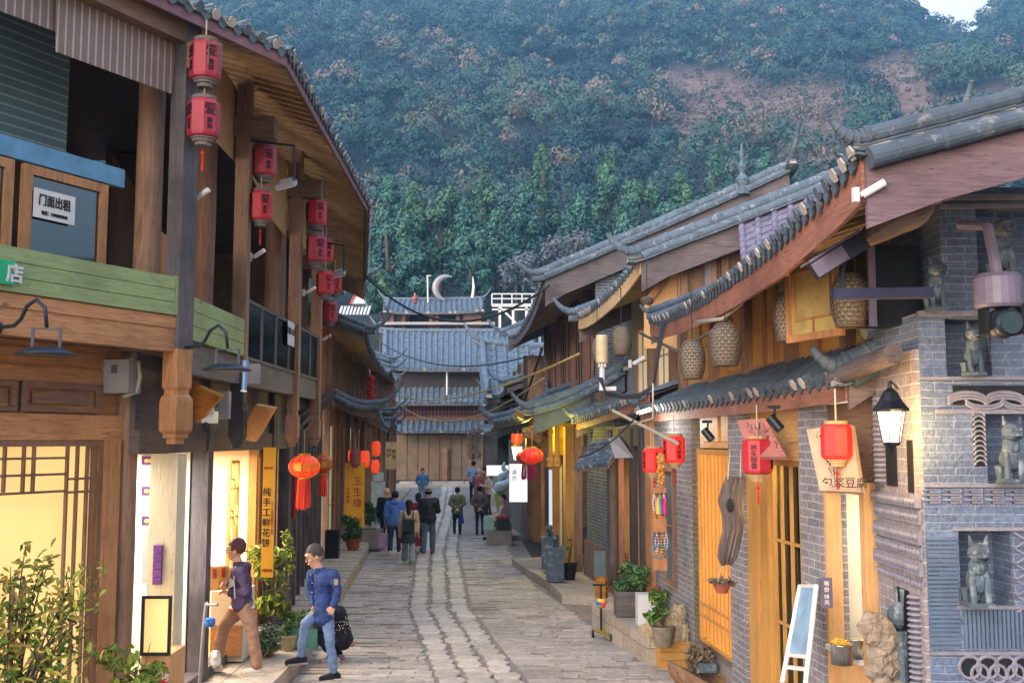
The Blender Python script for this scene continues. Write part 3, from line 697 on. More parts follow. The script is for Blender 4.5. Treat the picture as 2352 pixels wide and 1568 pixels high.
# doors inside the second shop
lattice(A, W2, p3 + .95, p4 - .42, 1.5, 2.6, -2.9, 1, 3, mat=M['yellow_v']); lattice(A, W2, p4 - .42, p4 - .16, .3, 2.9, -.12, 0, 0, mat=M['yellow_v'], pane=M['glow_o'])
def oct_(bb):
    for zc in (2.3, 1.75, 1.2):
        c = W2.pt(p4 - .72, -.35, zc); q = [c + W2.u * (math.cos(a) * .17) + V(0, 0, math.sin(a) * .25) for a in [math.pi / 8 + k * math.pi / 4 for k in range(9)]]
        for i in range(8): bb.bar(q[i], q[i + 1], .018, .02)
lattice(A, W2, p4 - .95, p4 - .48, .35, 2.8, -.36, 1, 5, bar=.014, fr=.04, mat=M['yellow_v'], extra=oct_)
# third face ground floor: board walls, lilac panel, doors
for k in range(9):
    a = .1 + k * 1.17
    if k in (1, 4): 
        fb(A, 'wall_panel', plain('lilac grey panel', '#7f7884', .8), W3, (a, a + 1.1, -.02, .02, .2, 2.9))
    elif k in (2, 5, 7): lattice(A, W3, a, a + 1.1, .2, 2.9, -.02, 5, 2, mat=M['brown_v'], pane=M['dim'], name='lattice_door')
    else: fb(A, 'wall_panel', M['brown_v'], W3, (a, a + 1.1, -.02, .02, .2, 2.9))
    post(A, W3, a - .04, .03, .2, 3.3, .12, M['grey_v'])
for u in (1.2, 3.2): b = MB(); b.bar(W3.pt(u, 0, 3.5), W3.pt(u, .6, 3.95), .07); b.bar(W3.pt(u, .02, 3.3), W3.pt(u, .6, 3.92), .06); b.build('bracket', M['grey_v'], A)
# ================================================================== LEFT FAR HOUSES
def old_house(label, p0, p1, side, eave_up, verge_up, eave_lo, verge_lo, zfl, ztop, mats, depth=5, doors=4, lower=True, glow=None, slope=.5, tile=None, name='old_house', z0=.15, winmat=None):
    F = Frame(p0, p1, side); L = F.L; h = thing(name, (p0[0], p0[1], 0), label, 'house')
    wm, pm = mats
    # ground floor bays
    n = doors; bw = L / n
    fb(h, 'wall', wm, F, (0, L, -.12, -.04, zfl - .45, ztop), (0, .1, -depth, -.12, z0, ztop), (L - .1, L, -depth, -.12, z0, ztop), (.1, L - .1, -depth, -depth + .1, z0, ztop))
    for k in range(n + 1): post(h, F, min(L - .08, .08 + k * bw), 0, z0, zfl - .1, .15, pm)
    for k in range(n):
        a, c = k * bw + .16, (k + 1) * bw - .0
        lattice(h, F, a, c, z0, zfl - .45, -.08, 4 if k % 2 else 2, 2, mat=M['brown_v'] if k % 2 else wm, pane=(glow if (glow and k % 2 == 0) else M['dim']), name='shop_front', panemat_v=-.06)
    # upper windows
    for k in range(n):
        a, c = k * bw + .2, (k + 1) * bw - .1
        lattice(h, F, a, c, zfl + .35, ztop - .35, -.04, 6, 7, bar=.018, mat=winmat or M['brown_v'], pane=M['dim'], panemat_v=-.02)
        post(h, F, k * bw + .1, .04, zfl, ztop, .13, pm)
    sgn = -1 if side > 0 else 1
    def rr(E0, E1, dx, dz, **k):
        R0 = V(*E0) + V(sgn * dx, 0, dz); R1 = V(*E1) + V(sgn * dx, 0, dz); return roof(h, E0, E1, R0, R1, **k)
    rr(*eave_up, depth * .75, depth * .75 * slope, tile=tile, verge=(1, 1), fascia=.12, tip=.75, flare=.4)
    if lower: rr(*eave_lo, 1.15, .55, tile=tile, verge=(1, 1), fascia=.15, ridge=False, tip=.7, flare=.35, barge=.25)
    return h, F
P = lambda px, py, d: tuple(at(px, py, d))
L2, FL2 = old_house('narrow timber house with two tiers of dark upturned eaves behind the lantern balcony', (-5.0, 28.3), (-5.6, 41), 1,
    (P(838, 790, 28), P(893, 868, 41)), None, (P(866, 962, 28.2), P(893, 988, 40.5)), None, 4.0, 6.1, (M['orange_v'], M['brown_v']), glow=M['glow_s'], slope=.55, doors=5)
L3, FL3 = old_house('small tiled house between the dark eaved house and the end building on the left', (-5.8, 42), (-6.9, 62), 1,
    (P(893, 848, 42), P(908, 880, 61)), None, (P(898, 965, 42), P(911, 984, 61)), None, 4.2, 6.6, (M['orange_v'], M['brown_v']), glow=M['glow_s'], slope=.5, doors=6)
# ================================================================== RIGHT NEAR HOUSE
G = Frame((2.93, 8.5), (2.19, 17.1), -1)   # u grows away from the camera
H = thing('corner_house', (2.6, 12.8, 0), 'low timber and brick shop house with amber lit lattice and red edged eaves', 'house')
U = lambda px, v=0.0: G.U(px, v)
zs = .4
def gpost(px0, px1, z0, z1, mat, name='brick_pillar', v0=-.15, v1=.08, label=None):
    ua, ub = U(px0), U(px1); ua, ub = min(ua, ub), max(ua, ub); return fb(H, name, mat, G, (ua, ub, v0, v1, z0, z1), label=label)
ZB = 3.5
gpost(1902, 1852, 0, ZB, M['brick_g']); gpost(1722, 1687, 0, ZB, M['brick_g']); gpost(1606, 1588, 0, ZB, brickm('mossy brick', '#6a6048', '#54503c', '#8a8264'), v1=.0)
gpost(1588, 1500, 0, ZB, M['brick_g'], name='brick_wall', v1=-.02); gpost(1500, 1487, 0, ZB, M['orange_v'], name='corner_post', v1=.05)
# narrow dark window in the grey wall
lattice(H, G, U(1548), U(1525), 1.0, 2.7, -.015, 0, 1, mat=M['brown_v'], pane=M['dim'], panemat_v=.004)
# amber lattice window
a, c = U(1685), U(1608)
def slats(bb):
    for k in range(1, 9):
        u = a + (c - a) * k / 9; bb.fbox(G, u - .016, u + .016, .0, .05, .6, 2.96)
    for z in (.85, 1.0): bb.fbox(G, a + .06, c - .06, .005, .045, z, z + .03)
lattice(H, G, a, c, .52, 2.98, 0, 0, 0, mat=M['yellow_v'], pane=M['glow_o'], extra=slats, panemat_v=-.05)
fb(H, 'plinth', M['plaster'], G, (a, c, -.1, .06, 0, .5)); fb(H, 'plinth', M['plaster'], G, (U(1852), U(1722), -.1, .04, 0, .4), (U(1996), U(1902), -.1, .04, 0, .4)); fb(H, 'sill', M['grey_h'], G, (a, c, -.1, .1, .5, .54))
fb(H, 'upper_panel', M['yellow_h'], G, (a, c, -.05, .0, 3.0, 3.5), (a + .1, a + .45, 0, .02, 3.08, 3.4), (a + .6, c - .1, 0, .02, 3.08, 3.4))
# glazed doors
a, c = U(1852), U(1765)
lattice(H, G, a, c, .42, 2.9, -.06, 3, 2, bar=.03, mat=M['yellow_v'], pane=M['glass_c'], name='glazed_door', panemat_v=.0)
fb(H, 'upper_panel', M['yellow_h'], G, (a, U(1722), -.05, .0, 3.0, 3.5), (a + .1, a + .5, 0, .02, 3.08, 3.4)); fb(H, 'door_head', M['yellow_h'], G, (a, U(1722), -.06, .06, 2.9, 3.0))
fb(H, 'door_leaf', M['yellow_v'], G, (U(1765), U(1748), -.05, .03, .42, 2.9)); fb(H, 'door_leaf', M['yellow_v'], G, (U(1747), U(1737), -.02, .07, .42, 2.88)); fb(H, 'door_post', M['yellow_v'], G, (U(1736), U(1722), -.05, .05, .42, 2.9))
M['warmroom'] = plain('warm room wall', '#a08058', .9, 0, .3, 2)
room(H, G, U(1852), U(1722), 1.3, .4, 3.0, M['warmroom'], floor=M['brown_h'])
glowbox(G, (a + U(1722)) / 2, -.7, 2.9, .8, 36, WARM)
for k_ in range(3): fb(H, 'inner_post', M['yellow_v'], G, (a + .15 + k_ * .35, a + .22 + k_ * .35, -1.2, -1.1, .4, 2.9))
fb(H, 'inner_table', M['pale_v'], G, (a + .1, a + .9, -1.1, -.7, 1.1, 1.16))
# food hatch
a, c = U(1996), U(1902); 
fb(H, 'hatch_frame', M['pale_v'], G, (a, a + .1, -.08, .06, .4, 2.75), (c - .05, c, -.08, .06, .4, 2.75), (a + .1, c - .05, -.08, .06, 2.65, 2.75))
fb(H, 'counter_front', M['pale_v'], G, *[(a + .1 + k * (c - a - .15) / 5, a + .1 + (k + 1) * (c - a - .15) / 5 - .006, -.02, .02, .4, 1.28) for k in range(5)])
fb(H, 'counter_top', M['white'], G, (a + .1, c - .05, -.6, .1, 1.28, 1.32))
room(H, G, a - .3, c + .3, 1.8, .4, 2.9, M['shopw']); glowbox(G, (a + c) / 2, -.8, 2.8, .5, 3.5, WARMW)
fb(H, 'steel_cabinet', M['grey_m'], G, (a + .1, a + .65, -1.6, -1.0, 1.0, 2.1)); fb(H, 'plank', M['orange_v'], G, (c - .35, c - .2, -.3, -.25, 1.32, 2.6))
fb(H, 'upper_panel', M['brown_h'], G, (a, c, -.05, .0, 2.75, 3.5))
# upper storey wall set back
G2 = Frame((3.45, 8.0), (2.74, 17.1), -1)
fb(H, 'upper_wall', M['yellow_v'], G2, (0, 9.1, -.1, 0, 3.7, 5.3)); 
for u in (.4, 2.0, 3.6, 5.2, 6.8, 8.6): post(H, G2, u, .05, 3.7, 5.3, .15, M['brown_v'])
fb(H, 'sill_beam', M['brown_h'], G2, (0, 9.1, 0, .08, 3.78, 3.92))
for u in (.6, 1.35, 2.2, 4.6, 5.5, 7.0): lattice(H, G2, u, u + .65, 3.95, 4.95, .0, 0, 0 if u < 2 else 1, mat=M['orange_v'], pane=M['yellow_v'] if u > 2 else M['amberp'], panemat_v=.01)
for u in (3.75, 4.2): lattice(H, G2, u, u + .42, 3.95, 5.0, .0, 0, 1, mat=M['orange_v'], pane=M['yellow_v'], panemat_v=.01, name='shutter')
# open casement with square lattice
Fo = Frame((at(1815, 700, 8.9).x, 8.9), (at(1940, 700, 8.2).x, 8.2), 0)
def sq(bb):
    Lf = Fo.L; bb.fbox(Fo, .12, Lf - .12, .01, .04, 3.95 + .14, 3.97 + .14); bb.fbox(Fo, .12, Lf - .12, .01, .04, 4.5, 4.52); bb.fbox(Fo, .12, .14, .01, .04, 4.09, 4.52); bb.fbox(Fo, Lf - .14, Lf - .12, .01, .04, 4.09, 4.52); bb.fbox(Fo, Lf / 2 - .01, Lf / 2 + .01, .01, .04, 3.98, 4.09); bb.fbox(Fo, Lf / 2 - .01, Lf / 2 + .01, .01, .04, 4.52, 4.6)
M['amberg'] = glassm('amber figured glass', '#c8b890', .3, .5, '#b09860')
lattice(H, Fo, 0, Fo.L, 3.92, 4.62, 0, 0, 0, fr=.06, mat=M['orange_v'], pane=M['amberp'], name='open_casement', extra=sq, panemat_v=.02)
# roofs
M['purp'] = wood('purple brown gable board', '#6e5a60', 'h', knots=False)
E0, E1 = V(*P(1945, 868, 8.45)), V(*P(1473, 955, 17.2)); E0.z += .0; E1.z += .1
roof(H, E0, E1, E0 + V(.5, .0, .3), E1 + V(.85, 0, .42), tile=M['tile_d'], sag=.02, flare=.04, fascia=.2, fmat=M['red_h'], verge=(1, 1), barge=.22, ridge=False, tip=.3, rafters=False, soffit=True)
b = MB(); b.hexa([E0 + V(0, 0, -.2), E1 + V(0, 0, -.2), E1 + V(.55, 0, -.12), E0 + V(.3, 0, -.12), E0 + V(0, 0, -.17), E1 + V(0, 0, -.17), E1 + V(.55, 0, -.09), E0 + V(.3, 0, -.09)]); b.build('soffit', M['white_pl'], H)
E0, E1 = V(*P(1985, 400, 5.7)), V(*P(1488, 742, 15.8)); E0.z += .02
E1.x += .05
roof(H, E0, E1, E0 + V(3.4, .1, 1.35), E1 + V(3.4, 0, 1.75), tile=M['tile_d'], sag=.12, flare=.1, fascia=.26, fmat=M['red_h'], verge=(1, 1), barge=.34, bmat=M['purp'], vr=.055, vt=.055, tip=.18, rlen=1.4, bow=.13, sp=.17, r=.048)
# ================================================================== CARVED BRICK TOWER
M['brick_c'] = brickm('carved blue grey brick', '#62708a', '#505e76', '#7a8698', .26, .055, .006, .85, .25); M['ribbed'] = plain('ribbed brick', '#56667c', .85, 0, .2, 6)
M['cornice'] = plain('carved grey cornice', '#7c7a86', .85, 0, .25, 14, .5)
T = thing('brick_tower', (3.3, 7.5, 0), 'carved grey brick gate pier with niches and stone beasts at the right edge', 'wall')
TF = Frame((2.93, 7.5), (6.5, 7.5), 0); TS = Frame((2.93, 7.5), (2.96, 8.5), -1)
tz = lambda px, py: TF.hit(px, py)
def twall(u0, u1, z0, z1): fb(T, 'wall', M['brick_c'], TF, (u0, u1, -1.0, 0, z0, z1))
# front face with real niches (rows of boxes around the openings)
def row(z0, z1, niches, dep=.3, umax=3.5, umin=0.0):
    boxes = []; u = umin
    for (a, c) in niches: boxes.append((u, a, -1.0, 0, z0, z1)); boxes.append((a, c, -1.0, -dep, z0, z1)); u = c
    boxes.append((u, umax, -1.0, 0, z0, z1)); fb(T, 'wall', M['brick_c'], TF, *boxes)
Z = lambda y: TF.hit(2200, y)[1]
Uu = lambda px: TF.U(px)
def Ub(px): return TF.U(px)
row(.1, Z(1500), [])
row(Z(1500), Z(1395), []); row(Z(1395), Z(1218), [(Ub(2192), Ub(2312))]); row(Z(1218), Z(1110), [])
row(Z(1110), Z(948), [(Ub(2265), Ub(2352) + .25)]); row(Z(948), Z(865), []); row(Z(865), Z(732), [(Ub(2180), Ub(2285))]); row(Z(732), Z(718), [])
row(Z(718), Z(640), [], umin=Ub(2178)); row(Z(640), Z(480), [(Ub(2262), Ub(2352) + .3)], umin=Ub(2178)); row(Z(480), Z(430), [], umin=Ub(2178))
# cornices, string courses and ribbed panels, proud of the face
def band(y0, y1, px0=2110, pr=.03, mat=None, name='string_course', px1=None): fb(T, name, mat or M['cornice'], TF, (max(Ub(px0), 0) , Ub(px1) if px1 else 3.5, -.02, pr, Z(y1), Z(y0)))
band(450, 462, 2178, .05); band(470, 480, 2178, .03); band(715, 727, 2110, .05); band(865, 872); band(940, 950, 2150, .02); band(1111, 1118, 2110, .025); band(1210, 1218, 2180, .02); band(1390, 1397, 2180, .02); band(1494, 1502, 2110, .025)
b = MB()
for k in range(26):
    z = Z(1490) + (Z(1240) - Z(1490)) * k / 26 
    if z > Z(1395) + 1: break
    b.fbox(TF, Ub(2118), Ub(2186), 0, .018, Z(1488) + k * .03, Z(1488) + k * .03 + .018)
b.build('ribbed_panel', M['ribbed'], T)
b = MB()
u = Ub(2196)
while u < 3.0: b.fbox(TF, u, u + .018, 0, .018, Z(1488), Z(1400)); u += .03
b.build('ribbed_panel', M['ribbed'], T)
def fret(y0, y1, px0, px1): # meander courses
    b = MB(); u = Ub(px0); z0, z1 = Z(y1), Z(y0); t = .009; k = 0
    while u < Ub(px1):
        b.fbox(TF, u, u + .12, 0, .014, z1 - t, z1); b.fbox(TF, u + .12, u + .12 + t, 0, .014, z0, z1); b.fbox(TF, u + .04, u + .12, 0, .014, z0, z0 + t); b.fbox(TF, u + .04, u + .04 + t, 0, .014, z0 + t, z1 - .03); u += .15
    b.build('meander_course', M['cornice'], T)
for y in (1122, 1134, 1146): fret(y, y + 9, 2112, 2345)
b = MB()
for k in range(18): b.ball(TF.pt(Ub(2170) + k * .028, .004, Z(1161)), .008, 6, 4)
b.build('bead_row', M['cornice'], T)
def rings(name, cx0, cy, dx, n, r, half=0, tw=.012):
    b = MB()
    for k in range(n):
        c = TF.pt(Ub(cx0) + k * dx, .02, Z(cy)); m = 20
        q = [c + V(math.cos(2 * math.pi * j / m) * r, 0, math.sin(2 * math.pi * j / m) * r) for j in range(m + 1)] if not half else [c + V(math.cos(math.pi * j / 12) * r * 1.2, 0, math.sin(math.pi * j / 12) * r * half) for j in range(13)]
        b.tube(q, tw, 5)
    return b.build(name, M['cornice'], T)
fb(T, 'grille_shade', M['ink'], TF, (Ub(2186), 3.3, 0, .004, Z(1553), Z(1512)))  # thin black sheet on the face stands in for shade behind the rings
rings('ring_grille', 2204, 1530, .125, 7, .075); rings('ring_grille', 2226, 1545, .125, 7, .06)
fb(T, 'grille_shade', M['ink'], TF, (Ub(2192), 3.3, 0, .004, Z(930), Z(885)))  # black sheet again, painting the shade behind the scales
for dy in (0, 10, 20): rings('scale_grille', 2222, 918 - dy * .7 + 12, .27, 3, .11, .45)
for dy in (0, 10): rings('scale_grille', 2222 + 40, 912 - dy * .7 + 12, .27, 3, .11, -.45)
fb(T, 'grille_shade', M['ink'], TF, (Ub(2235), Ub(2262), 0, .004, Z(1070), Z(955)))  # black sheet for the shade behind the scale column
b = MB()
for k in range(11):
    c = TF.pt((Ub(2234) + Ub(2262)) / 2, .015, Z(1068) + k * .035); b.tube([c + V(math.cos(math.pi * j / 10) * .04, 0, math.sin(math.pi * j / 10) * .035) for j in range(11)], .008, 5)
b.build('scale_column', M['cornice'], T)
b = MB(); 
for k in range(5):
    c = TF.pt(Ub(2345), .015, Z(1385) + k * .11)
    for s1 in (-1, 1):
        for s2 in (-1, 1): b.bar(c + V(0, 0, 0), c + V(s1 * .09, 0, s2 * .055), .014)
b.build('lozenge_grille', M['cornice'], T)
# side face towards the street: pale carved bricks, scale pilaster, cornice bands
M['brick_p'] = brickm('pale carved brick', '#8f8688', '#7f767a', '#a89f9c', .2, .09, .008, .85, .15)
fb(T, 'side_facing', M['brick_p'], TS, (-.0, 1.0, .0, .03, .1, 3.75))
for z0, z1, pr in ((2.62, 2.7, .07), (2.5, 2.6, .05), (2.36, 2.46, .06), (2.26, 2.34, .045), (2.14, 2.24, .06), (2.05, 2.1, .04)):
    b = MB(); b.fbox(TS, -.02, 1.0, .03, pr, z0, z1)
    for k in range(14): b.ball(TS.pt(.03 + k * .07, pr, (z0 + z1) / 2), .03, 6, 4, (.6, 1, .8))
    b.build('carved_cornice', M['cornice'], T)
for (ua, z0, z1) in ((.12, .95, 2.0), (.78, 2.75, 3.45)):
    b = MB(); n = int((z1 - z0) / .04)
    for k in range(n): b.lathe(TS.pt(ua, .035, z0 + k * .04), [(.02, 0), (.075, .03), (.06, .045), (.01, .05)], 10, sy=.9)
    b.build('scale_pilaster', M['cornice'], T)
for q in ((.28, .55, .031, .036, 1.1, 2.0), (.45, .7, .031, .036, 2.75, 3.4), (.1, .22, .031, .036, 2.72, 3.1)): fb(T, 'grille_shade', M['ink'], TS, q)  # black sheets proud of the brick stand in for shaded recesses
# ================================================================== RIGHT MIDDLE HOUSES
def wallpost(h, px, y0, y1, d, w, mat, name='post', depth=.16):
    a, c = at(px, y1, d), at(px, y0, d); b = MB(); b.box(((a.x), d + depth / 2, (a.z + c.z) / 2), (w, depth, c.z - a.z)); return b.build(name, mat, h)
# second house: posts and small jewellery shop, upper room behind a deep eave
H2 = thing('timber_house', (2.4, 19.5, 0), 'middle timber house with a gable facing down the street and a jewellery shop below', 'house')
G3 = Frame((2.25, 17.3), (1.72, 21.6), -1); u3 = lambda px: G3.U(px)
for px, m_, w_ in ((1482, 'dark_v', .2), (1500, 'orange_v', .08), (1456, 'dark_v', .12), (1408, 'grey_v', .2), (1427, 'red_v', .1)):
    post(H2, G3, u3(px), .02, .4, 3.3, w_, M[m_], rnd=(w_ > .18))
fb(H2, 'wall', M['yellow_v'], G3, (u3(1472), u3(1436), -1.0, -.9, .4, 3.0)); fb(H2, 'display_board', plain('cream display board', '#c8b98a', .8), G3, (u3(1470), u3(1442), -.6, -.56, 1.6, 2.7))
fb(H2, 'door_leaf', M['yellow_v'], G3, (u3(1470), u3(1440), -.55, -.5, .4, 1.5))
room(H2, G3, u3(1500), u3(1400), 1.5, .4, 3.0, M['warmroom']); glowbox(G3, (u3(1450)), -.5, 2.9, .5, 4, WARM)
fb(H2, 'brick_wall', M['brick_d'], G3, (u3(1400), u3(1337), -.35, -.1, .9, 3.9)); fb(H2, 'stone_base', plain('reddish rubble base', '#6e5a56', .9, 0, .35, 3, .6), G3, (u3(1400), u3(1335), -.35, -.04, 0, .95))
a = u3(1360); fb(H2, 'lintel', M['dark_h'], G3, (u3(1500), u3(1400), -.1, .06, 3.0, 3.35))
fb(H2, 'upper_wall', M['plaster'], G3, (-.2, 5.5, -1.1, -.95, 3.3, 6.3)); post(H2, G3, .2, -.9, 3.3, 6.2, .16, M['orange_v']); post(H2, G3, 1.6, -.9, 3.3, 6.2, .14, M['brown_v']); post(H2, G3, 3.2, -.9, 3.3, 6.2, .14, M['brown_v'])
for u in (.4, 1.9, 3.5): lattice(H2, G3, u, u + .9, 4.0, 5.4, -.95, 1, 1, mat=M['orange_v'], pane=M['glow_s'], panemat_v=.01)
# gable end facing the viewer
GF = Frame((2.6, 17.35), (6.5, 17.35), 0); gd = 17.35
def gpoly(par, name, mat, pts, d, th=.06):
    b = MB(); q = [at(px, py, d) for px, py in pts]; b.prism(q, V(0, th, 0)); return b.build(name, mat, par)
gpoly(H2, 'gable_wall', M['brown_v'], [(1560, 860), (1560, 600), (1700, 530), (1960, 440), (1990, 900)], gd)
gpoly(H2, 'gable_infill', M['pale_v'], [(1480, 700), (1555, 610), (1555, 800), (1480, 800)], gd + .1)
gpoly(H2, 'gable_brace', M['orange_v'], [(1478, 690), (1560, 590), (1560, 612), (1490, 700)], gd - .02)
lattice(H2, GF, GF.U(1632), GF.U(1580), at(0, 690, gd).z, at(0, 590, gd).z, .02, 0, 0, mat=M['orange_v'], pane=M['dim'])
lattice(H2, GF, GF.U(1560), GF.U(1578), at(0, 700, gd).z, at(0, 600, gd).z, .02, 0, 0, mat=M['orange_v'], pane=M['glow_s'])
for px in (1573, 1640, 1668): wallpost(H2, px, 560, 720, gd - .12, .12, M['brown_v'])
# hung tile skirt on the gable
ba = [at(1700, 485, 17.2), at(1965, 385, 17.2)]; bb_ = [at(1715, 640, 15.4), at(1965, 520, 15.4)]
roof(H2, bb_[0], bb_[1], ba[0], ba[1], tile=tilem('purple grey tile', '#6b6678', '#9a93a0'), sag=.05, flare=0, sp=.26, fascia=0, verge=(0, 0), ridge=False, rafters=False)
E0, E1 = V(*P(1472, 592, 16.9)), V(*P(1330, 728, 22.4))
roof(H2, E0, E1, E0 + V(5.2, .0, 2.1), E1 + V(5.2, 0, 2.1), tile=M['tile'], sag=.02, flare=.05, fascia=.3, fmat=M['rafter'], verge=(1, 1), barge=.5, bmat=M['grey_h'], tip=.6, vr=.1, bow=.12)
# its lower roofs
E0, E1 = V(*P(1492, 905, 16.6)), V(*P(1325, 965, 22.3))
roof(H2, E0, E1, E0 + V(1.5, .3, .62), E1 + V(1.5, 0, .62), tile=M['tile'], sag=.05, flare=.03, fascia=.2, fmat=M['red_h'], verge=(0, 1), ridge=True, tip=.3, rafters=False)
b = MB(); b.hexa([E0 + V(0.02, 0, -.2), E1 + V(0.02, 0, -.2), E1 + V(.7, 0, -.12), E0 + V(.7, 0, -.12), E0 + V(0.02, 0, -.17), E1 + V(0.02, 0, -.17), E1 + V(.7, 0, -.09), E0 + V(.7, 0, -.09)]); b.build('soffit', M['white_pl'], H2)
# tiled hood above the brick pier
E0, E1 = V(*P(1398, 1062, 18.6)), V(*P(1325, 1072, 19.6)); 
roof(H2, E0, E1, E0 + V(.25, .5, .32), E1 + V(.3, .5, .32), sag=0, flare=0, sp=.13, r=.04, course=.12, fascia=.08, fmat=M['orange_h'], verge=(0, 0), ridge=True, tip=0, rafters=False, vr=.05)
# third house: red columns, tall glazed upper room, carved yellow lit porch
H3 = thing('carved_house', (1.2, 24, 0), 'tall house with red columns upstairs and a yellow lit carved porch on the right', 'house')
G4 = Frame((1.66, 22.2), (.42, 33), -1); u4 = lambda px: G4.U(px)
for px, m_, w_ in ((1327, 'brown_v', .16), (1312, 'yellow_v', .34), (1296, 'dark_v', .1), (1290, 'cream_v', .1), (1276, 'orange_v', .16), (1246, 'orange_v', .1), (1231, 'brown_v', .22), (1219, 'brown_v', .26)): post(H3, G4, u4(px), .0, .18, 3.4, w_, M[m_])
fb(H3, 'lit_door', M['glow_b'], G4, (u4(1270), u4(1252), -.12, -.1, .25, 2.9)); fb(H3, 'door_leaf', M['orange_v'], G4, (u4(1306), u4(1283), -.1, -.05, .2, 3.0))
fb(H3, 'wall', M['lintel'], G4, (-.6, 10.5, -.3, -.14, 2.95, 4.1)); fb(H3, 'wall', M['dim'], G4, (-.3, 10.5, -3, -2.9, 0, 6.6)); fb(H3, 'stone_wall', plain('rubble masonry', '#86797a', .9, 0, .35, 3, .7), G4, (u4(1212), u4(1168) , -.2, .06, 0, 1.5)); 
fb(H3, 'brick_wall', M['brick_g'], G4, (u4(1212), u4(1168), -.2, .0, 1.5, 3.1))
# carved porch with yellow light
M['lamplit_y'] = plain('lamplight tinted brick', '#b59a34', .8)  # yellow lamplight is put into the brick colour
fb(H3, 'porch_wall', M['lamplit_y'], G4, (u4(1310), u4(1296), -.1, .35, 2.75, 3.5), (u4(1260), u4(1200), -.12, .0, 2.9, 3.5))
b = MB()
for k, (px, py, r_2) in enumerate(((1236, 985, .2), (1222, 992, .16), (1250, 990, .15), (1228, 1003, .14), (1246, 1003, .14), (1238, 1012, .1), (1212, 1000, .12), (1207, 994, .08))):
    b.ball(at(px, py, 24.2), r_2, 8, 5, (1, .35, .55))
b.build('carved_flower', M['brown_v'], H3)
b = MB()
for px in (1264, 1279):
    p = at(px, 985, 23.4); b.lathe((p.x, p.y, 0), [(.05, p.z + .3), (.05, p.z - .5), (.07, p.z - .52), (.05, p.z - .6), (.1, p.z - .68), (.08, p.z - .78), (.1, p.z - .82), (.03, p.z - .9)], 8)
b.build('porch_pendant', M['yellow_v'], H3)
for k in range(3):
    p = at(1236, 970, 23.8); b = MB(); b.bar(p + V(-.5 + k * .2, .6, .25), p + V(.05 + k * .12, -.1, -.05 - .1 * k), .09, .12); b.build('bracket', M['yellow_h'], H3)
pl_ = at(1205, 985, 24.5); point('porch_lamp', pl_ , 11, (1, .82, .12), .08)
pl_ = at(1285, 990, 22.0); point('porch_lamp', pl_ , 3, (1, .82, .12), .08)
# upper room
for u in (1.5, 3.2, 5.0, 7.4, 9.8): post(H3, G4, u, -.55, 4.0, 6.75, .22, M['red_v'], rnd=True)
for k in range(7): lattice(H3, G4, 1.5 + k * 1.2, 2.6 + k * 1.2, 4.1, 6.4, -.6, 2, 1, mat=M['brown_v'], pane=M['dkglass'], panemat_v=.01)
fb(H3, 'upper_side_wall', M['brick_d'], Frame((1.9, 23.6), (5, 23.6), 0), (0, 3.5, -.2, 0, 3.6, 6.9))
fb(H3, 'upper_back', M['dim'], G4, (0, 10.5, -1.6, -1.5, 4, 7.2))
E0, E1 = V(*P(1252, 640, 23.4)), V(*P(1168, 768, 36.5))
roof(H3, E0, E1, E0 + V(5.6, .1, 2.55), E1 + V(5.6, 0, 2.55), tile=M['tile'], sag=.03, flare=.1, fascia=.28, fmat=M['grey_h'], verge=(1, 1), barge=.6, bmat=M['grey_h'], tip=.8, vr=.1, rlen=2, bow=.45)
pf = at(1705, 428, 23.4); b = MB(); b.lathe(pf, [(.18, -.2), (.1, 0), (.16, .15), (.06, .3), (.1, .45), (.03, .62), (.05, .7), (.02, 1.0)], 8); b.build('roof_finial', M['tile'], H3)
E0, E1 = V(*P(1225, 962, 22.9)), V(*P(1138, 972, 31)); E1 = E0.lerp(E1, 1); E0.z += .12
roof(H3, E0, E1, E0 + V(2.0, .0, .95), E1 + V(1.6, 0, .8), tile=M['tile'], sag=.12, flare=.1, fascia=.14, fmat=M['brown_h'], verge=(1, 1), barge=.45, bmat=plain('blue grey gable board', '#4f5a68', .8), tip=.5, vr=.1)
# far right houses
H4, FH4 = old_house('dim low shop row behind the carved porch house on the right', (.5, 36), (-.6, 60), -1,
    (P(1165, 905, 37), P(1122, 905, 60)), None, (P(1142, 985, 36), P(1112, 995, 60)), None, 4.0, 6.0, (M['brown_v'], M['dark_v']), glow=M['glow_w'], slope=.5, doors=6)
# hipped tiled house in front of the end building
H5 = thing('hipped_house', (0.2, 50, 0), 'blue grey tiled roof house rising at the right of the end building', 'house')
E0, E1 = at(1122, 918, 49), at(1262, 925, 49)
fb(H5, 'wall', M['dark_v'], Frame((E0.x + .4, 50), (E1.x, 50), 0), (0, 3.5, -4, 0, 0, E0.z + .1))
roof(H5, E0, E1, at(1108, 790, 54), at(1262, 800, 54), tile=M['tile_l'], sag=.5, flare=.3, sp=.42, r=.12, course=.4, fascia=.15, verge=(1, 0), barge=.4, tip=1.0, vr=.16, rafters=False)
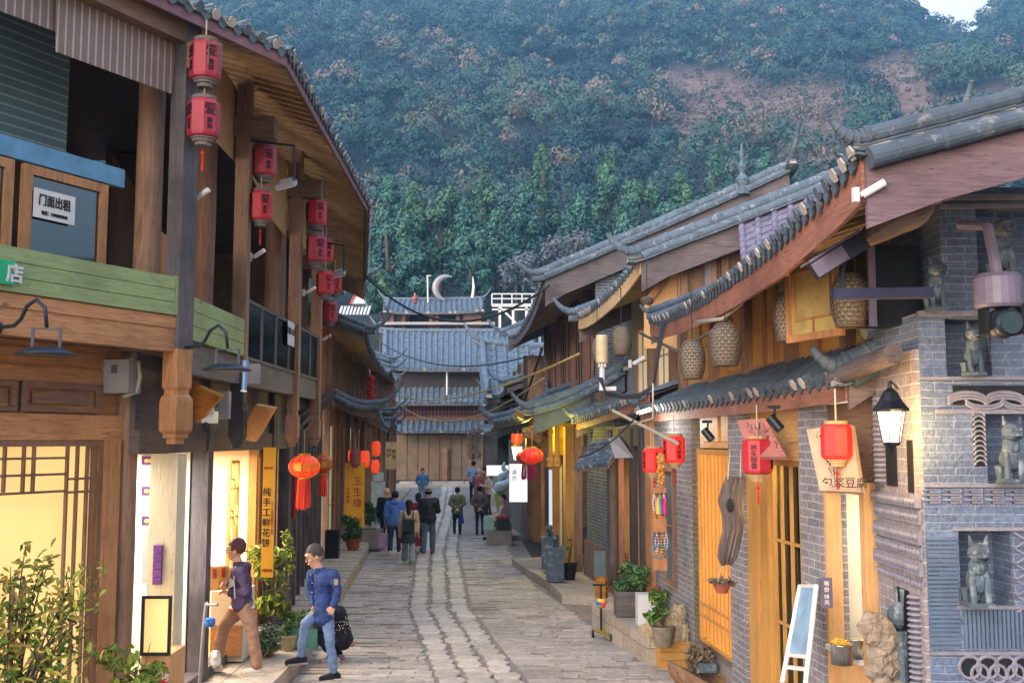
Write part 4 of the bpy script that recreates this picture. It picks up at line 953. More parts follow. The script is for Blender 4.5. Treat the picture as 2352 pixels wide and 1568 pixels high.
# ================================================================== END BUILDING
X = thing('end_hall', (-4.8, 72, 0), 'two storey tiled hall with plank doors closing the end of the street', 'house')
XF = Frame((at(895, 1100, 72).x, 72), (at(1130, 1100, 72).x, 72), 0); LX = XF.L; xz = lambda y: XF.hit(1000, y)[1]; xu = XF.U
fb(X, 'wall', M['dark_v'], XF, (-1, LX + 2, -6, -.3, 0, xz(850)))
for k in range(8):
    a = xu(910) + k * (xu(1110) - xu(910)) / 8
    fb(X, 'plank_door', wood('old plank door', '#7a6650', 'z', knots=False) if k == 0 else bpy.data.materials['old plank door'], XF, (a + .02, a + (xu(1110) - xu(910)) / 8 - .02, -.3, -.2, xz(1102), xz(998)))
post(X, XF, xu(1022), -.1, xz(1102), xz(1030), .35, M['brown_v'])
fb(X, 'lattice_band', plain('dark red lattice band', '#4a2e30', .8), XF, (xu(905), xu(1125), -.25, 0, xz(968), xz(932)))
b = MB()
for k in range(26):
    a = xu(908) + k * (xu(1120) - xu(908)) / 26; b.fbox(XF, a, a + .06, 0, .08, xz(968), xz(932)); b.ball(XF.pt(a + .15, .05, xz(962)), .12, 6, 4, (1, .3, 1))
b.fbox(XF, xu(905), xu(1125), 0, .1, xz(946), xz(944)); b.fbox(XF, xu(905), xu(1125), 0, .1, xz(958), xz(956)); b.build('carved_lattice', M['red_v'], X)
fb(X, 'upper_wall', plain('teal painted wall', '#24484c', .8), XF, (xu(905), xu(1120), -.6, -.4, xz(890), xz(845)))
for px in (925, 950, 1005, 1030, 1075, 1100):
    lattice(X, XF, xu(px - 9), xu(px + 9), xz(886), xz(856), -.38, 5, 4, bar=.05, fr=.08, mat=M['red_v'] if 990 < px < 1040 else M['grey_v'], pane=M['dim'])
fb(X, 'gutter', M['white'], XF, (xu(900), xu(1108), .9, 1.05, xz(852), xz(848))); b = MB(); b.tube([XF.pt(xu(1028), .98, xz(850)), XF.pt(xu(1028), .98, xz(908))], .07); b.build('downpipe', M['white'], X)
def xroof(y0, y1, d0, d1, pxa, pxb, tile, **k):
    E0, E1 = at(pxa, y0, d0), at(pxb, y0, d0); return roof(X, E0, E1, at(pxa + 2, y1, d1), at(pxb, y1, d1), tile=tile, sp=.38, r=.11, course=.4, rafters=False, mort=True, **k)
xroof(848, 762, 70.5, 76.5, 884, 1222, M['tile_l'], sag=.5, flare=.25, fascia=.15, vr=.16, tip=1.2, barge=.4)
xroof(924, 890, 70.6, 71.7, 900, 1112, M['tile'], sag=.02, flare=0, fascia=.2, vr=.12, tip=.5, ridge=False)
xroof(990, 966, 70.8, 71.8, 905, 1108, M['tile'], sag=.02, flare=0, fascia=.12, vr=.12, tip=.5, ridge=False)
b = MB(); 
for k in range(12): a = xu(912) + k * 1.1; b.fbox(XF, a, a + 1.08, .0, 2.4, -.05, .14 + random.uniform(0, .02)); b.fbox(XF, a + .3, a + 1.36, .0, 1.2, .14, .32)
face_rnd(structure(b.build('stone_steps', M['slab_b'])), 6)
# roof terrace pavilion higher up behind
X2 = thing('pavilion', (-4, 84, 0), 'small open tiled pavilion on the roof level above the end hall', 'pavilion')
E0, E1 = at(884, 718, 82), at(1108, 716, 82)
roof(X2, E0, E1, at(892, 690, 87), at(1103, 688, 87), tile=M['tile_l'], sag=.1, flare=.2, sp=.42, r=.12, course=.4, fascia=.15, vr=.15, tip=.9, rafters=False)
F2 = Frame((E0.x, 83), (E1.x, 83), 0); zz = lambda y: F2.hit(1000, y)[1]
fb(X2, 'wall', M['dark_v'], F2, (0, F2.L, -4, -2, 0, zz(714))); fb(X2, 'wall', M['dark_v'], F2, (0, 1.8, -2, -.2, 0, zz(716)))
fb(X2, 'wooden_wall', M['brown_v'], F2, (F2.U(1062), F2.U(1104), -1, -.1, 0, zz(722)))
for px in (898, 925, 988, 1002, 1050): post(X2, F2, F2.U(px), 0, 4, zz(716), .3, M['red_v'])
fb(X2, 'terrace_floor', M['grey_m'], F2, (-.4, F2.L + 1, -.5, 1.5, zz(750), zz(744)))
# white steel terrace at right
X3 = thing('terrace_frame', (1.5, 78, 0), 'white steel railed roof terrace above the hipped house', 'terrace')
F3 = Frame((at(1130, 700, 78).x, 78), (at(1245, 700, 78).x, 78), 0); z3 = lambda y: F3.hit(1180, y)[1]; b = MB()
for y in (675, 686, 699): b.tube([F3.pt(0, 0, z3(y)), F3.pt(F3.L, 0, z3(y))], .05, 6)
for k in range(6): b.tube([F3.pt(F3.L * k / 5, 0, z3(702)), F3.pt(F3.L * k / 5, 0, z3(675))], .05, 6)
b.build('railing', M['white'], X3)
b = MB(); b.fbox(F3, 0, F3.L, -3, 0, z3(704), z3(700)); b.fbox(F3, 0, F3.L, -.2, 0, z3(712), z3(709)); b.bar(F3.pt(.6, 0, z3(705)), F3.pt(1.9, 0, z3(745)), .14); 
b.build('deck_frame', M['white'], X3)
for k in range(4): fb(X3, 'leg', M['white'], F3, (.5 + k * 1.0, .68 + k * 1.0, -.2, 0, 0, z3(705)))
# ================================================================== HILL
def hill_z(x, y):
    if y < 84: return -.3
    t = y - 84
    z = .38 * t + .00025 * t * t
    ridge = 24
    z += ridge * min(1, t / 250)
    # valley cutting the skyline at the far right
    cx = .441 * y; z -= 36 * math.exp(-((x - cx) / 30) ** 2) * min(1, max(0, (t - 220) / 200))
    z += 9 * noise.noise(V(x * .012, y * .012, 3)) * min(1, t / 60) + 3 * noise.noise(V(x * .04, y * .04, 9)) * min(1, t / 40)
    if t > 470: z -= (t - 470) * .9
    return z - .3
b = MB(); NX, NY = 130, 90; vs = []
for j in range(NY + 1):
    y = 80 + 520 * (j / NY) ** 1.25
    for i in range(NX + 1):
        x = (i / NX - .5) * (y * 1.5 + 80); vs.append(V(x, y, hill_z(x, y)))
b.add(vs, [(j * (NX + 1) + i, j * (NX + 1) + i + 1, (j + 1) * (NX + 1) + i + 1, (j + 1) * (NX + 1) + i) for j in range(NY) for i in range(NX)])
m, nt, bs = newmat('hillside scrub'); v = coords(nt, rnd=False)
da = nt.nodes.new('ShaderNodeAttribute'); da.attribute_name = 'dry'; nt.links.new(mixc(nt, da.outputs['Fac'], hexc('#1c2c28'), ramp(nt, noise_n(nt, v, .5, 8, .75), [(.3, hexc('#5c4840')), (.5, hexc('#84685c')), (.7, hexc('#a8887c'))])), bs.inputs['Base Color']); bumpn(nt, bs, noise_n(nt, v, .8, 8, .75), 1.0, 1.5); bs.inputs['Roughness'].default_value = .95
M['scrub'] = m
def dryness(px, py):
    nzz = noise.noise(V(px * .006, py * .009, 2)); d_ = math.exp(-((px - 1770) / 300) ** 2 - ((py - 262 - (px - 1720) * .05) / 95) ** 2) + nzz * .6
    return max(d_, .45 * math.exp(-((py - 230) / 90) ** 2) + nzz * .8) if px > 1850 else d_
def to_px(x, y, z):
    dz = z - CAMZ; yy = y * _c + dz * _s; return 1176 + FPX * x / yy, 784 - FPX * (-y * _s + dz * _c) / yy
ho = structure(b.build('hill', M['scrub'], smooth=True, base=(0, 0, 0))); av = ho.data.attributes.new('dry', 'FLOAT', 'POINT'); av.data.foreach_set('value', [min(1, max(0, dryness(*to_px(*v.co)) * 2.2 - .6)) for v in ho.data.vertices])
# foliage clumps: many small leaf cards
def leaf_obj(name, cen, nrm, size, rnd, mat, parent=None, aspect=1.0, group=None, fold=0):
    if fold:
        n = len(cen); t = rng.normal(size=(n, 3)) * .6 + np.array([0, 0, -.5]); t -= nrm * (t * nrm).sum(1, keepdims=True); t /= np.linalg.norm(t, axis=1, keepdims=True) + 1e-9; s = np.cross(nrm, t); a = size[:, None]; B_ = cen - t * a * aspect; T_ = cen + t * a * aspect - nrm * a * .25; up_ = nrm * a * .14
        v = np.stack([B_, B_ + t * a * .55 * aspect - s * a * .42 + up_, B_ + t * a * 1.3 * aspect - s * a * .34 + up_, T_, B_ + t * a * 1.3 * aspect + s * a * .34 + up_, B_ + t * a * .55 * aspect + s * a * .42 + up_], 1).reshape(-1, 3)
        off = np.array(PW[parent.name]) if parent is not None else cen.mean(0); v = v - off; me = bpy.data.meshes.new(name); i = np.arange(n)[:, None] * 6
        fc = np.concatenate([i + np.array([0, 1, 2, 3]), i + np.array([0, 3, 4, 5])], 1).reshape(-1, 4); me.from_pydata(v.tolist(), [], fc.tolist()); at_ = me.attributes.new('rnd', 'FLOAT', 'FACE'); at_.data.foreach_set('value', np.repeat(np.clip(rnd, 0, 1), 2).astype(np.float32)); me.materials.append(mat)
        return link(name, me, parent, V(*off))
    n = len(cen); t = rng.normal(size=(n, 3)); t -= nrm * (t * nrm).sum(1, keepdims=True); t /= np.linalg.norm(t, axis=1, keepdims=True) + 1e-9
    s = np.cross(nrm, t); a = size[:, None]
    v = np.stack([cen - t * a * aspect, cen + s * a * .5 - t * a * .1, cen + t * a * aspect, cen - s * a * .5 + t * a * .1], 1).reshape(-1, 3)
    off = np.array(PW[parent.name]) if parent is not None else np.array([cen[:, 0].mean(), cen[:, 1].mean(), cen[:, 2].min()])
    v = v - off
    me = bpy.data.meshes.new(name); me.vertices.add(4 * n); me.vertices.foreach_set('co', v.ravel()); me.loops.add(4 * n); me.loops.foreach_set('vertex_index', np.arange(4 * n, dtype=np.int32))
    me.polygons.add(n); me.polygons.foreach_set('loop_start', np.arange(0, 4 * n, 4, dtype=np.int32)); me.polygons.foreach_set('loop_total', np.full(n, 4, dtype=np.int32))
    me.update(); at_ = me.attributes.new('rnd', 'FLOAT', 'FACE'); at_.data.foreach_set('value', np.clip(rnd, 0, 1).astype(np.float32)); me.materials.append(mat)
    o = link(name, me, parent, V(*off)); return o
def blob_pts(n, lobes):
    """leaf centres on the surfaces of overlapping lobes: (centre, radius, squash)"""
    k = rng.integers(0, len(lobes), n); c = np.array([l[0] for l in lobes])[k]; r = np.array([l[1] for l in lobes])[k]; q = np.array([l[2] for l in lobes])[k]
    d = rng.normal(size=(n, 3)); d /= np.linalg.norm(d, axis=1, keepdims=True); rr = r * (rng.random(n) ** .35)
    p = c + d * rr[:, None] * np.stack([np.ones(n), np.ones(n), q], 1); nr = d * 1.0 + rng.normal(size=(n, 3)) * .45 + np.array([0, 0, .45]); nr /= np.linalg.norm(nr, axis=1, keepdims=True); return p, nr, k
FOR = foliage('mixed hillside foliage', ['#10252c', '#1a363a', '#25443e', '#375344', '#5e5648', '#7c6862'])
# far wood: one mass
def mask_dry(px, py):
    return (px > 1500 and 140 < py < 345 and px < 2150 and (px - 1500) * .35 + 140 > 0)
N_T = 9000; cen, nr, sz, rd = [], [], [], []
tr = 0
while tr < N_T:
    y = 118 + 470 * rng.random() ** .75; x = (rng.random() - .5) * (y * 1.18 + 40)
    z = hill_z(x, y)
    # screen position for the dry slope gap
    dz = z - CAMZ; yy = y * _c + dz * _s; zz_ = -y * _s + dz * _c; px = 1176 + FPX * x / yy; py = 784 - FPX * zz_ / yy
    tr += 1
    dry = dryness(px, py); small = dry > .5
    if small:
        h = rng.uniform(.8, 2.0); p, q, k = blob_pts(36, [((x + rng.normal() * h * .3, y + rng.normal() * h * .3, z + h * rng.uniform(.3, .7)), h * .4, .8) for _ in range(3)]); tone = rng.uniform(.65, 1); a_ = rng.uniform(.25, .45, 36)
    else:
        big = rng.random(); w_ = rng.uniform(1.8, 3.4) + (1.8 if big < .25 else 0); h = w_ * rng.uniform(1.5, 2.1); nl = 5; n = int((50 + 34 * w_) * (1 if y < 330 else .7)); L5 = [(0, 0, h * .72, w_ * .62)] + [(math.cos(q_ * 1.6 + big * 6) * w_ * .5, math.sin(q_ * 1.6 + big * 6) * w_ * .5, h * rng.uniform(.4, .62), w_ * rng.uniform(.42, .58)) for q_ in range(4)]
        k = rng.integers(0, nl, n); c_ = np.array([(x + l[0], y + l[1], z + l[2]) for l in L5])[k]; r5 = np.array([l[3] for l in L5])[k]; d = rng.normal(size=(n, 3)); d[:, 2] = np.abs(d[:, 2]) * 1.1 - .25; d[:, 1] = np.where(rng.random(n) < .6, -np.abs(d[:, 1]), d[:, 1]); d /= np.linalg.norm(d, axis=1, keepdims=True)
        p = c_ + d * (r5 * rng.uniform(.88, 1.1, n))[:, None] * np.array([1, 1, .85]); q = d + rng.normal(size=(n, 3)) * .28; q /= np.linalg.norm(q, axis=1, keepdims=True)
        tone = np.clip(.3 + .55 * noise.noise(V(x * .03, y * .03, 1)) + rng.normal() * .17, .0, .95); tone = rng.uniform(.6, .95) if rng.random() < .1 else tone; a_ = rng.uniform(.36, .66, n) * (y / 260) ** .4
    cen.append(p); nr.append(q); sz.append(a_); rd.append(np.clip(tone + rng.normal(size=len(p)) * .07, 0, 1))
for _ in range(5200):
    y = 190 + 330 * rng.random(); px = rng.normal() * 190 + 1790; x = (px - 1176) / FPX * y; z = hill_z(x, y); dz = z - CAMZ; yy = y * _c + dz * _s; py = 784 - FPX * (-y * _s + dz * _c) / yy
    if not (110 < py < 400): continue
    h = rng.uniform(.5, 1.5); p, q, k = blob_pts(14, [((x, y, z + h * .4), h * .7, .7)]); cen.append(p); nr.append(q); sz.append(rng.uniform(.2, .42, 14)); rd.append(np.full(14, rng.choice([.3, .75, .95, 1.0])))
o = leaf_obj('hillside_wood', np.concatenate(cen), np.concatenate(nr), np.concatenate(sz), np.concatenate(rd), FOR)
o['kind'] = 'stuff'; o['label'] = 'dense mixed wood covering the hillside behind the town'
del cen, nr, sz, rd
# nearer trees one can tell apart
T1 = foliage('blue green tree leaves', ['#1f3a3a', '#2c504c', '#3c645a', '#547868']); T2 = foliage('mid green tree leaves', ['#203a34', '#2f5042', '#41644e', '#58785e']); T3 = foliage('grey twiggy crown', ['#38424a', '#4c545c', '#62666e', '#50585a'])
def tree(px, pytop, pybase, d, wpx, kind, mat, label, cat='tree'):
    base = at(px, pybase, d); top = at(px, pytop, d); hz = top.z - base.z; w_ = wpx / FPX * d / 2 * 1.25; zb = hill_z(base.x, d) if d > 84 else 0
    zb = min(zb, base.z)
    t = thing({'con': 'conifer_tree', 'broad': 'broadleaf_tree', 'bare': 'bare_tree'}[kind], (base.x, d, zb), label, cat, 'trees at the foot of the hill')
    b = MB(); H_ = top.z - zb; lean = rng.normal() * .02 * H_; b.tube([(base.x + lean * k / 5, d, zb + H_ * .85 * k / 5) for k in range(6)], [.05 * w_ + .12 - .02 * k for k in range(6)], 7)
    for k in range(7):
        a = rng.uniform(0, 6.28); z0 = zb + H_ * rng.uniform(.3, .7); q = V(base.x + lean * .5, d, z0); b.tube([q, q + V(math.cos(a) * w_ * .4, math.sin(a) * w_ * .4, H_ * .08), q + V(math.cos(a) * w_ * .75, math.sin(a) * w_ * .75, H_ * .16)], [.09, .06, .02], 5)
    b.build('trunk', M['bark'], t)
    lob = []
    if kind == 'con':
        for k in range(26):
            f = rng.random(); r = w_ * (1 - f) * .95 + .3; a = rng.uniform(0, 6.28); lob.append(((base.x + lean + math.cos(a) * r * .6, d + math.sin(a) * r * .6, base.z + hz * (.05 + .93 * f)), r * .5 + .25, 1.1))
        n = 6500
    elif kind == 'broad':
        for k in range(16):
            a = rng.uniform(0, 6.28); f = rng.random(); r = w_ * (math.sin(math.pi * (.2 + .7 * f))) ; lob.append(((base.x + math.cos(a) * r * .62, d + math.sin(a) * r * .6, base.z + hz * (.12 + .78 * f)), w_ * rng.uniform(.25, .42), .85))
        n = 6500
    else:
        for k in range(14): a = rng.uniform(0, 6.28); lob.append(((base.x + math.cos(a) * w_ * .5, d + math.sin(a) * w_ * .5, base.z + hz * rng.uniform(.3, .9)), w_ * .4, .9))
        n = 1300
    p, q, k = blob_pts(n, lob); tone = .35 + .4 * ((p[:, 2] - base.z) / max(.1, hz)) + rng.normal(size=n) * .12 + rng.normal(size=len(lob))[k] * .12  # top light put into the leaf colour: lighter towards the crown top
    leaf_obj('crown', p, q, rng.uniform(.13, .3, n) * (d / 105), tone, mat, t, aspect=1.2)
    return t
TR = [(1010, 395, 660, 105, 120, 'broad', T2, 'tallest full green tree rising above the pavilion roof'), (905, 470, 690, 100, 120, 'broad', T1, 'round blue green tree at the left behind the pavilion'),
      (1150, 470, 690, 100, 120, 'con', T1, 'conical dark tree left of the white terrace'), (1110, 380, 600, 120, 90, 'con', T2, 'slim pointed tree standing high behind the moon sculpture'),
      (1250, 330, 560, 128, 90, 'con', T2, 'pointed green tree high above the white terrace'), (1210, 420, 600, 116, 95, 'con', T1, 'dark pointed tree just left of the upturned gable tip'),
      (1320, 420, 620, 112, 110, 'con', T1, 'blue green conical tree above the carved house ridge'), (1395, 345, 560, 125, 90, 'con', T2, 'pointed tree behind the upturned tip of the middle gable'),
      (1470, 400, 600, 118, 110, 'broad', T2, 'bushy green tree over the middle ridge'), (1560, 395, 580, 118, 100, 'con', T2, 'light green feathery tree above the long ridge'),
      (1640, 350, 560, 122, 100, 'con', T1, 'dark conifer left of the roof finial'), (1300, 520, 680, 96, 110, 'bare', T3, 'grey twiggy tree behind the carved house gable'), (1190, 575, 680, 92, 95, 'bare', T3, 'pale leafless bush tree between terrace and gable'),
      (1085, 520, 700, 94, 90, 'broad', T1, 'leafy tree behind the curved mast'), (865, 620, 720, 90, 75, 'broad', T2, 'light green bush tree beside the left eave'), (950, 560, 700, 92, 90, 'broad', T1, 'dark leafy tree left of the moon sculpture'),
      (1760, 330, 520, 126, 90, 'con', T1, 'conifer just right of the roof finial'), (880, 400, 600, 115, 100, 'con', T1, 'dark conifer beside the left roof edge'), (950, 420, 620, 112, 95, 'con', T2, 'mid green conifer between two broad trees'), (1060, 455, 640, 104, 100, 'con', T1, 'blue green conifer directly above the moon sculpture'),
      (1430, 460, 640, 106, 110, 'con', T1, 'dark conifer hidden low behind the middle gable'), (1520, 470, 640, 108, 100, 'broad', T1, 'round dark crown low over the middle ridge')]
for t_ in TR: tree(*t_)
# ================================================================== HANGING LANTERNS
M['red_lit'] = emis('glowing red paper', '#ff2c1c', .04, base='#c02828'); M['orange_lit'] = emis('glowing orange red cloth', '#ff4a20', .05, base='#c04a30')
M['red_pk'] = plain('faded red paper', '#9c2c3a', .5, 0, .15, bump=.05); M['blue_w'] = plain('blue white enamel', '#6a8ab0', .4, .3)
def lantern(px, py, wpx, hpx, d, body, label, text=None, trim=None, tassel=True, cord=.25, group='red eight sided paper lanterns', yaw=20, small='', name='paper_lantern'):
    c = at(px, py, d); k = d / FPX; r, h = wpx * k / 2, hpx * k
    t = thing(name, c - V(0, 0, h * .8), label, 'lantern', group)
    camdir = math.atan2(-c.y, -c.x) ; n = 8; rot = camdir + R(yaw) - R(22.5); trim = trim or M['ropetrim']
    q = r / math.cos(math.pi / 8)
    b = MB(); b.lathe(c, [(q * .74, -.5 * h), (q * .94, -.455 * h), (q, -.38 * h), (q, .38 * h), (q * .94, .455 * h), (q * .74, .5 * h)], n, rot); b.build('shade', body, t)
    b = MB(); b.lathe(c, [(q * .76, .5 * h), (q * .78, .59 * h), (q * .7, .6 * h)], 14); b.build('rim', trim, t); b = MB(); b.lathe(c, [(q * .5, -.7 * h), (q * .52, -.6 * h), (q * .66, -.6 * h), (q * .68, -.53 * h), (q * .78, -.53 * h), (q * .78, -.5 * h)], 14)
    b.build('rim', trim, t)
    if cord: b = MB(); b.tube([c + V(0, 0, .6 * h), c + V(0, 0, .6 * h + cord)], .008, 5); b.build('cord', M['cable_w'], t)
    if tassel:
        b = MB(); b.tube([c + V(0, 0, -.7 * h), c + V(0, 0, -.85 * h)], .004, 4); b.ball(c + V(0, 0, -.88 * h), r * .16, 6, 4); b.lathe(c, [(r * .08, -1.35 * h), (r * .1, -1.2 * h), (r * .05, -.92 * h)], 7); b.build('tassel', M['tassel'], t)
    if text:
        for yw in (yaw, yaw - 90 if yaw > 0 else yaw + 90):
            a = camdir + R(yw); nrm = V(math.cos(a), math.sin(a), 0); rt = V(0, 0, 1).cross(nrm) * 1.0
            if len(text) > 1: lettering(t, text, h * .185, c + nrm * (r + .004), rt, (0, 0, 1), M['ink'], vertical=True, spacing=.92)
            else:
                lettering(t, text, h * .33, c + nrm * (r + .004) + V(0, 0, h * .2), rt, (0, 0, 1), M['ink']); lettering(t, small, h * .15, c + nrm * (r + .004) - V(0, 0, h * .17), rt, (0, 0, 1), M['ink'], vertical=True)
    return t
LL = [(472, 142, 68, 92, 10.3, 'topmost of the two lanterns hanging by the corner post nearest the camera', M['red_pk'], False), (468, 275, 70, 92, 10.3, 'lower of the two lanterns hanging by the corner post nearest the camera', M['red_pk'], True),
      (606, 372, 55, 70, 13.0, 'red lantern under the black lamp arm, upper of its pair', M['red_pk'], False), (599, 474, 50, 68, 12.9, 'red lantern with a pink tassel below the lamp arm, lower of its pair', M['red'], True),
      (727, 489, 44, 58, 16.1, 'dark red lantern hanging highest by the third balcony post', M['red'], False), (727, 573, 44, 62, 16.1, 'red lantern directly below another by the third balcony post', M['red_pk'], False),
      (749, 577, 32, 50, 17.7, 'small red lantern half hidden behind the one by the third post', M['red'], False), (747, 651, 38, 52, 17.4, 'red lantern hanging beside the far floodlight, front of two', M['red'], False),
      (769, 650, 30, 46, 18.4, 'red lantern hanging beside the far floodlight, rear of two', M['red'], False), (757, 717, 34, 46, 18.2, 'lowest red lantern of the balcony row, above the tiled eave', M['red_pk'], True)]
for px, py, w_, h_, d, lb, m_, ts in LL: lantern(px, py, w_, h_, d, m_, lb, '爱', M['trim_g'], ts, .2, 'red lanterns hanging along the left balcony', 22, '旅拍')
lantern(1502, 1057, 46, 54, 14.6, M['red_lit'], 'red lantern beside the jewellery door, leftmost of the four under the right eave', '桥头映像', yaw=22, group='red lanterns under the right eave')
lantern(1548, 1032, 47, 60, 14.0, M['red_lit'], 'red lantern with black characters hanging on the grey brick wall', '桥头映像', yaw=30, group='red lanterns under the right eave')
lantern(1740, 1048, 64, 80, 10.3, M['red'], 'large red lantern with black characters hanging between log and glass doors', '桥头映像', yaw=-14, cord=.3, group='red lanterns under the right eave')
lantern(1921, 1014, 64, 80, 8.3, M['red_lit'], 'lit red lantern without black characters next to the glowing wall lamp', None, yaw=20, group='red lanterns under the right eave')
def round_lantern(px, py, wpx, hpx, d, body, label, fringe=70, gold=True, group='round palace lanterns', cat='lantern', fm=None):
    c = at(px, py, d); k = d / FPX; r, h = wpx * k / 2, hpx * k; t = thing('round_lantern', c - V(0, 0, h * .5 + fringe * k), label, cat, group)
    b = MB(); n = 12; prof = [(math.sin(math.pi * (.13 + .74 * j / 10)), -math.cos(math.pi * (.13 + .74 * j / 10)) * .56) for j in range(11)]
    vs = []
    b.lathe(c, [(q * r, z * h) for q, z in prof], 24); b.build('shade', body, t, smooth=True)
    b = MB()
    for j in range(n):
        a = 2 * math.pi * j / n; b.tube([c + V(math.cos(a) * q * r * 1.01, math.sin(a) * q * r * 1.01, z * h) for q, z in prof], .004, 4)
    b.build('rib', M['gold'], t)
    b = MB(); b.lathe(c, [(r * .38, .5 * h), (r * .4, .62 * h), (r * .36, .62 * h)], 14); b.build('rim', M['gold'], t); b = MB(); b.lathe(c, [(r * .36, -.62 * h), (r * .4, -.5 * h)], 14); b.build('rim', M['gold'], t)
    b = MB()
    for j in range(26): a = 2 * math.pi * j / 26; p = c + V(math.cos(a) * r * .38, math.sin(a) * r * .38, -.6 * h); b.tube([p, p + V(random.uniform(-.02, .02), random.uniform(-.02, .02), -fringe * k * .95 * random.uniform(.9, 1.05))], .009, 4)
    b.build('fringe', fm or plain('orange red fringe', '#d8402a', .7), t)
    b = MB(); b.tube([c + V(0, 0, .6 * h), c + V(0, 0, .6 * h + .35)], .006, 4); b.build('cord', M['cable_y'], t)
    if gold:
        ca = math.atan2(-c.y, -c.x)
        for da, ch in ((-.45, '福'), (.1, '春'), (.65, '喜')):
            a = ca + da; nr = V(math.cos(a), math.sin(a), 0); lettering(t, ch, h * .42, c + nr * (r * 1.015), V(0, 0, 1).cross(nr), (0, 0, 1), M['gold'])
            for q in (-1, 1): lettering(t, '吉', h * .14, c + nr * (r * .93) + V(0, 0, q * h * .33), V(0, 0, 1).cross(nr), V(0, 0, 1) - nr * .5 * q, M['gold'])
    return t
round_lantern(699, 1071, 72, 48, 15.8, emis('lit scarlet silk', '#ff3a14', .07, .3, 5, base='#c83020'), 'round scarlet lantern with gold characters and long orange fringe, nearer of two')
round_lantern(742, 1066, 40, 40, 18.2, M['red'], 'smaller dark round lantern with fringe behind the glowing scarlet one', 50)
round_lantern(1222, 1046, 52, 34, 22.6, M['red_lit'], 'round red lantern with purple fringe before the yellow porch, nearer of two', 38, False, fm=plain('purple fringe', '#8a2050', .7))
round_lantern(1208, 1050, 46, 30, 24.6, M['red'], 'round red lantern half hidden behind its neighbour under the yellow porch', 34, False, fm=bpy.data.materials['purple fringe'])
def tube_lantern(px, py, w_, h_, d, m_, label):
    c = at(px, py, d); k = d / FPX; r, h = w_ * k / 2, h_ * k; t = thing('cloth_lantern', c - V(0, 0, h * .6), label, 'lantern', 'cylindrical cloth lanterns over the jade shop')
    b = MB(); prof = []
    for j in range(21): f = j / 20; prof.append((r * (.62 + .38 * math.sin(math.pi * min(1, max(0, f))) ** .45) * (1 + .015 * (-1) ** j), (f - .5) * h))
    b.lathe(c, prof, 18); b.build('shade', m_, t, smooth=True); b = MB(); b.lathe(c, [(r * .5, .5 * h), (r * .5, .58 * h)], 10); b.build('rim', M['trim_g'], t); b = MB(); b.lathe(c, [(r * .5, -.6 * h), (r * .5, -.5 * h)], 10); b.build('rim', M['trim_g'], t)
    b = MB(); b.tube([c + V(0, 0, .55 * h), c + V(0, 0, .55 * h + .3)], .01, 4); b.build('cord', M['cable_w'], t)
M['brownred'] = plain('dull red cloth', '#8f4a44', .8)
for a_ in ((816, 1050, 26, 40, 28.5, M['brownred'], 'dull brownish red cloth lantern above the yellow jade sign'), (838, 1054, 23, 38, 29.5, M['orange_lit'], 'glowing orange cloth lantern just right of the dull one'), (864, 1030, 20, 34, 32, M['orange_lit'], 'orange cloth lantern hanging high before the tea banner'),
           (862, 1071, 20, 30, 31, M['orange_lit'], 'orange cloth lantern hanging lowest, left of the tea banner'), (805, 1046, 12, 26, 31, M['orange_lit'], 'small orange lantern peeking left of the dull one')): tube_lantern(*a_)
t = thing('cloth_lantern', at(850, 900, 33), 'cluster shaped long red lantern hanging under the dark upper eave', 'lantern'); b = MB(); c = at(851, 888, 33)
for k in range(9): b.lathe(c + V(.03 * math.sin(k * 2), 0, .32 - k * .085), [(.05, -.05), (.13, -.02), (.13, .02), (.05, .05)], 10)
b.build('shade', M['red'], t)
# bamboo basket lamps
M['bamboo'] = plain('dark woven bamboo', '#5a4c42', .8, 0, .3, 30); M['bright_backing'] = plain('pale gap backing', '#a29888', .9, 0, .15)
def basket(px, py, wpx, hpx, d, label, lit=False):
    c = at(px, py, d); k = d / FPX; r, h = wpx * k / 2, hpx * k; t = thing('basket_lamp', c - V(0, 0, h / 2), label, 'lamp', 'bamboo basket lamps hanging upstairs')
    def rad(f): return r * (.55 + .45 * math.sin(math.pi * (.1 + .8 * f)) ** .8) * (1.0 if f < .8 else 1 - (f - .8) * 1.1)
    b = MB(); nh, ns = 16, 12
    for s1 in (1, -1):
        for j in range(nh):
            pts = []
            for i in range(ns + 1):
                f = i / ns; a = 2 * math.pi * j / nh + s1 * f * 2.4; pts.append(c + V(math.cos(a) * rad(f), math.sin(a) * rad(f), (f - .5) * h))
            b.tube(pts, r * .03, 4)
    for i in range(13): f = i / 12; b.tube([c + V(math.cos(a) * rad(f), math.sin(a) * rad(f), (f - .5) * h) for a in [2 * math.pi * q / 16 for q in range(17)]], r * (.03 if 0 < i < 12 else .06), 4)
    b.build('basket_weave', M['bamboo'], t)
    b = MB(); b.lathe(c, [(rad(f) * .86, (f - .5) * h * .97) for f in [i / 8 for i in range(9)]], 12); b.build('bright_backing', M['glow_s'] if lit else M['bright_backing'], t, smooth=True)  # pale backing added inside; its colour stands in for brightness through the gaps
    b = MB(); b.tube([c + V(0, 0, h * .5), c + V(0, 0, h * .5 + .5)], .006, 4); b.build('cord', M['cable'], t)
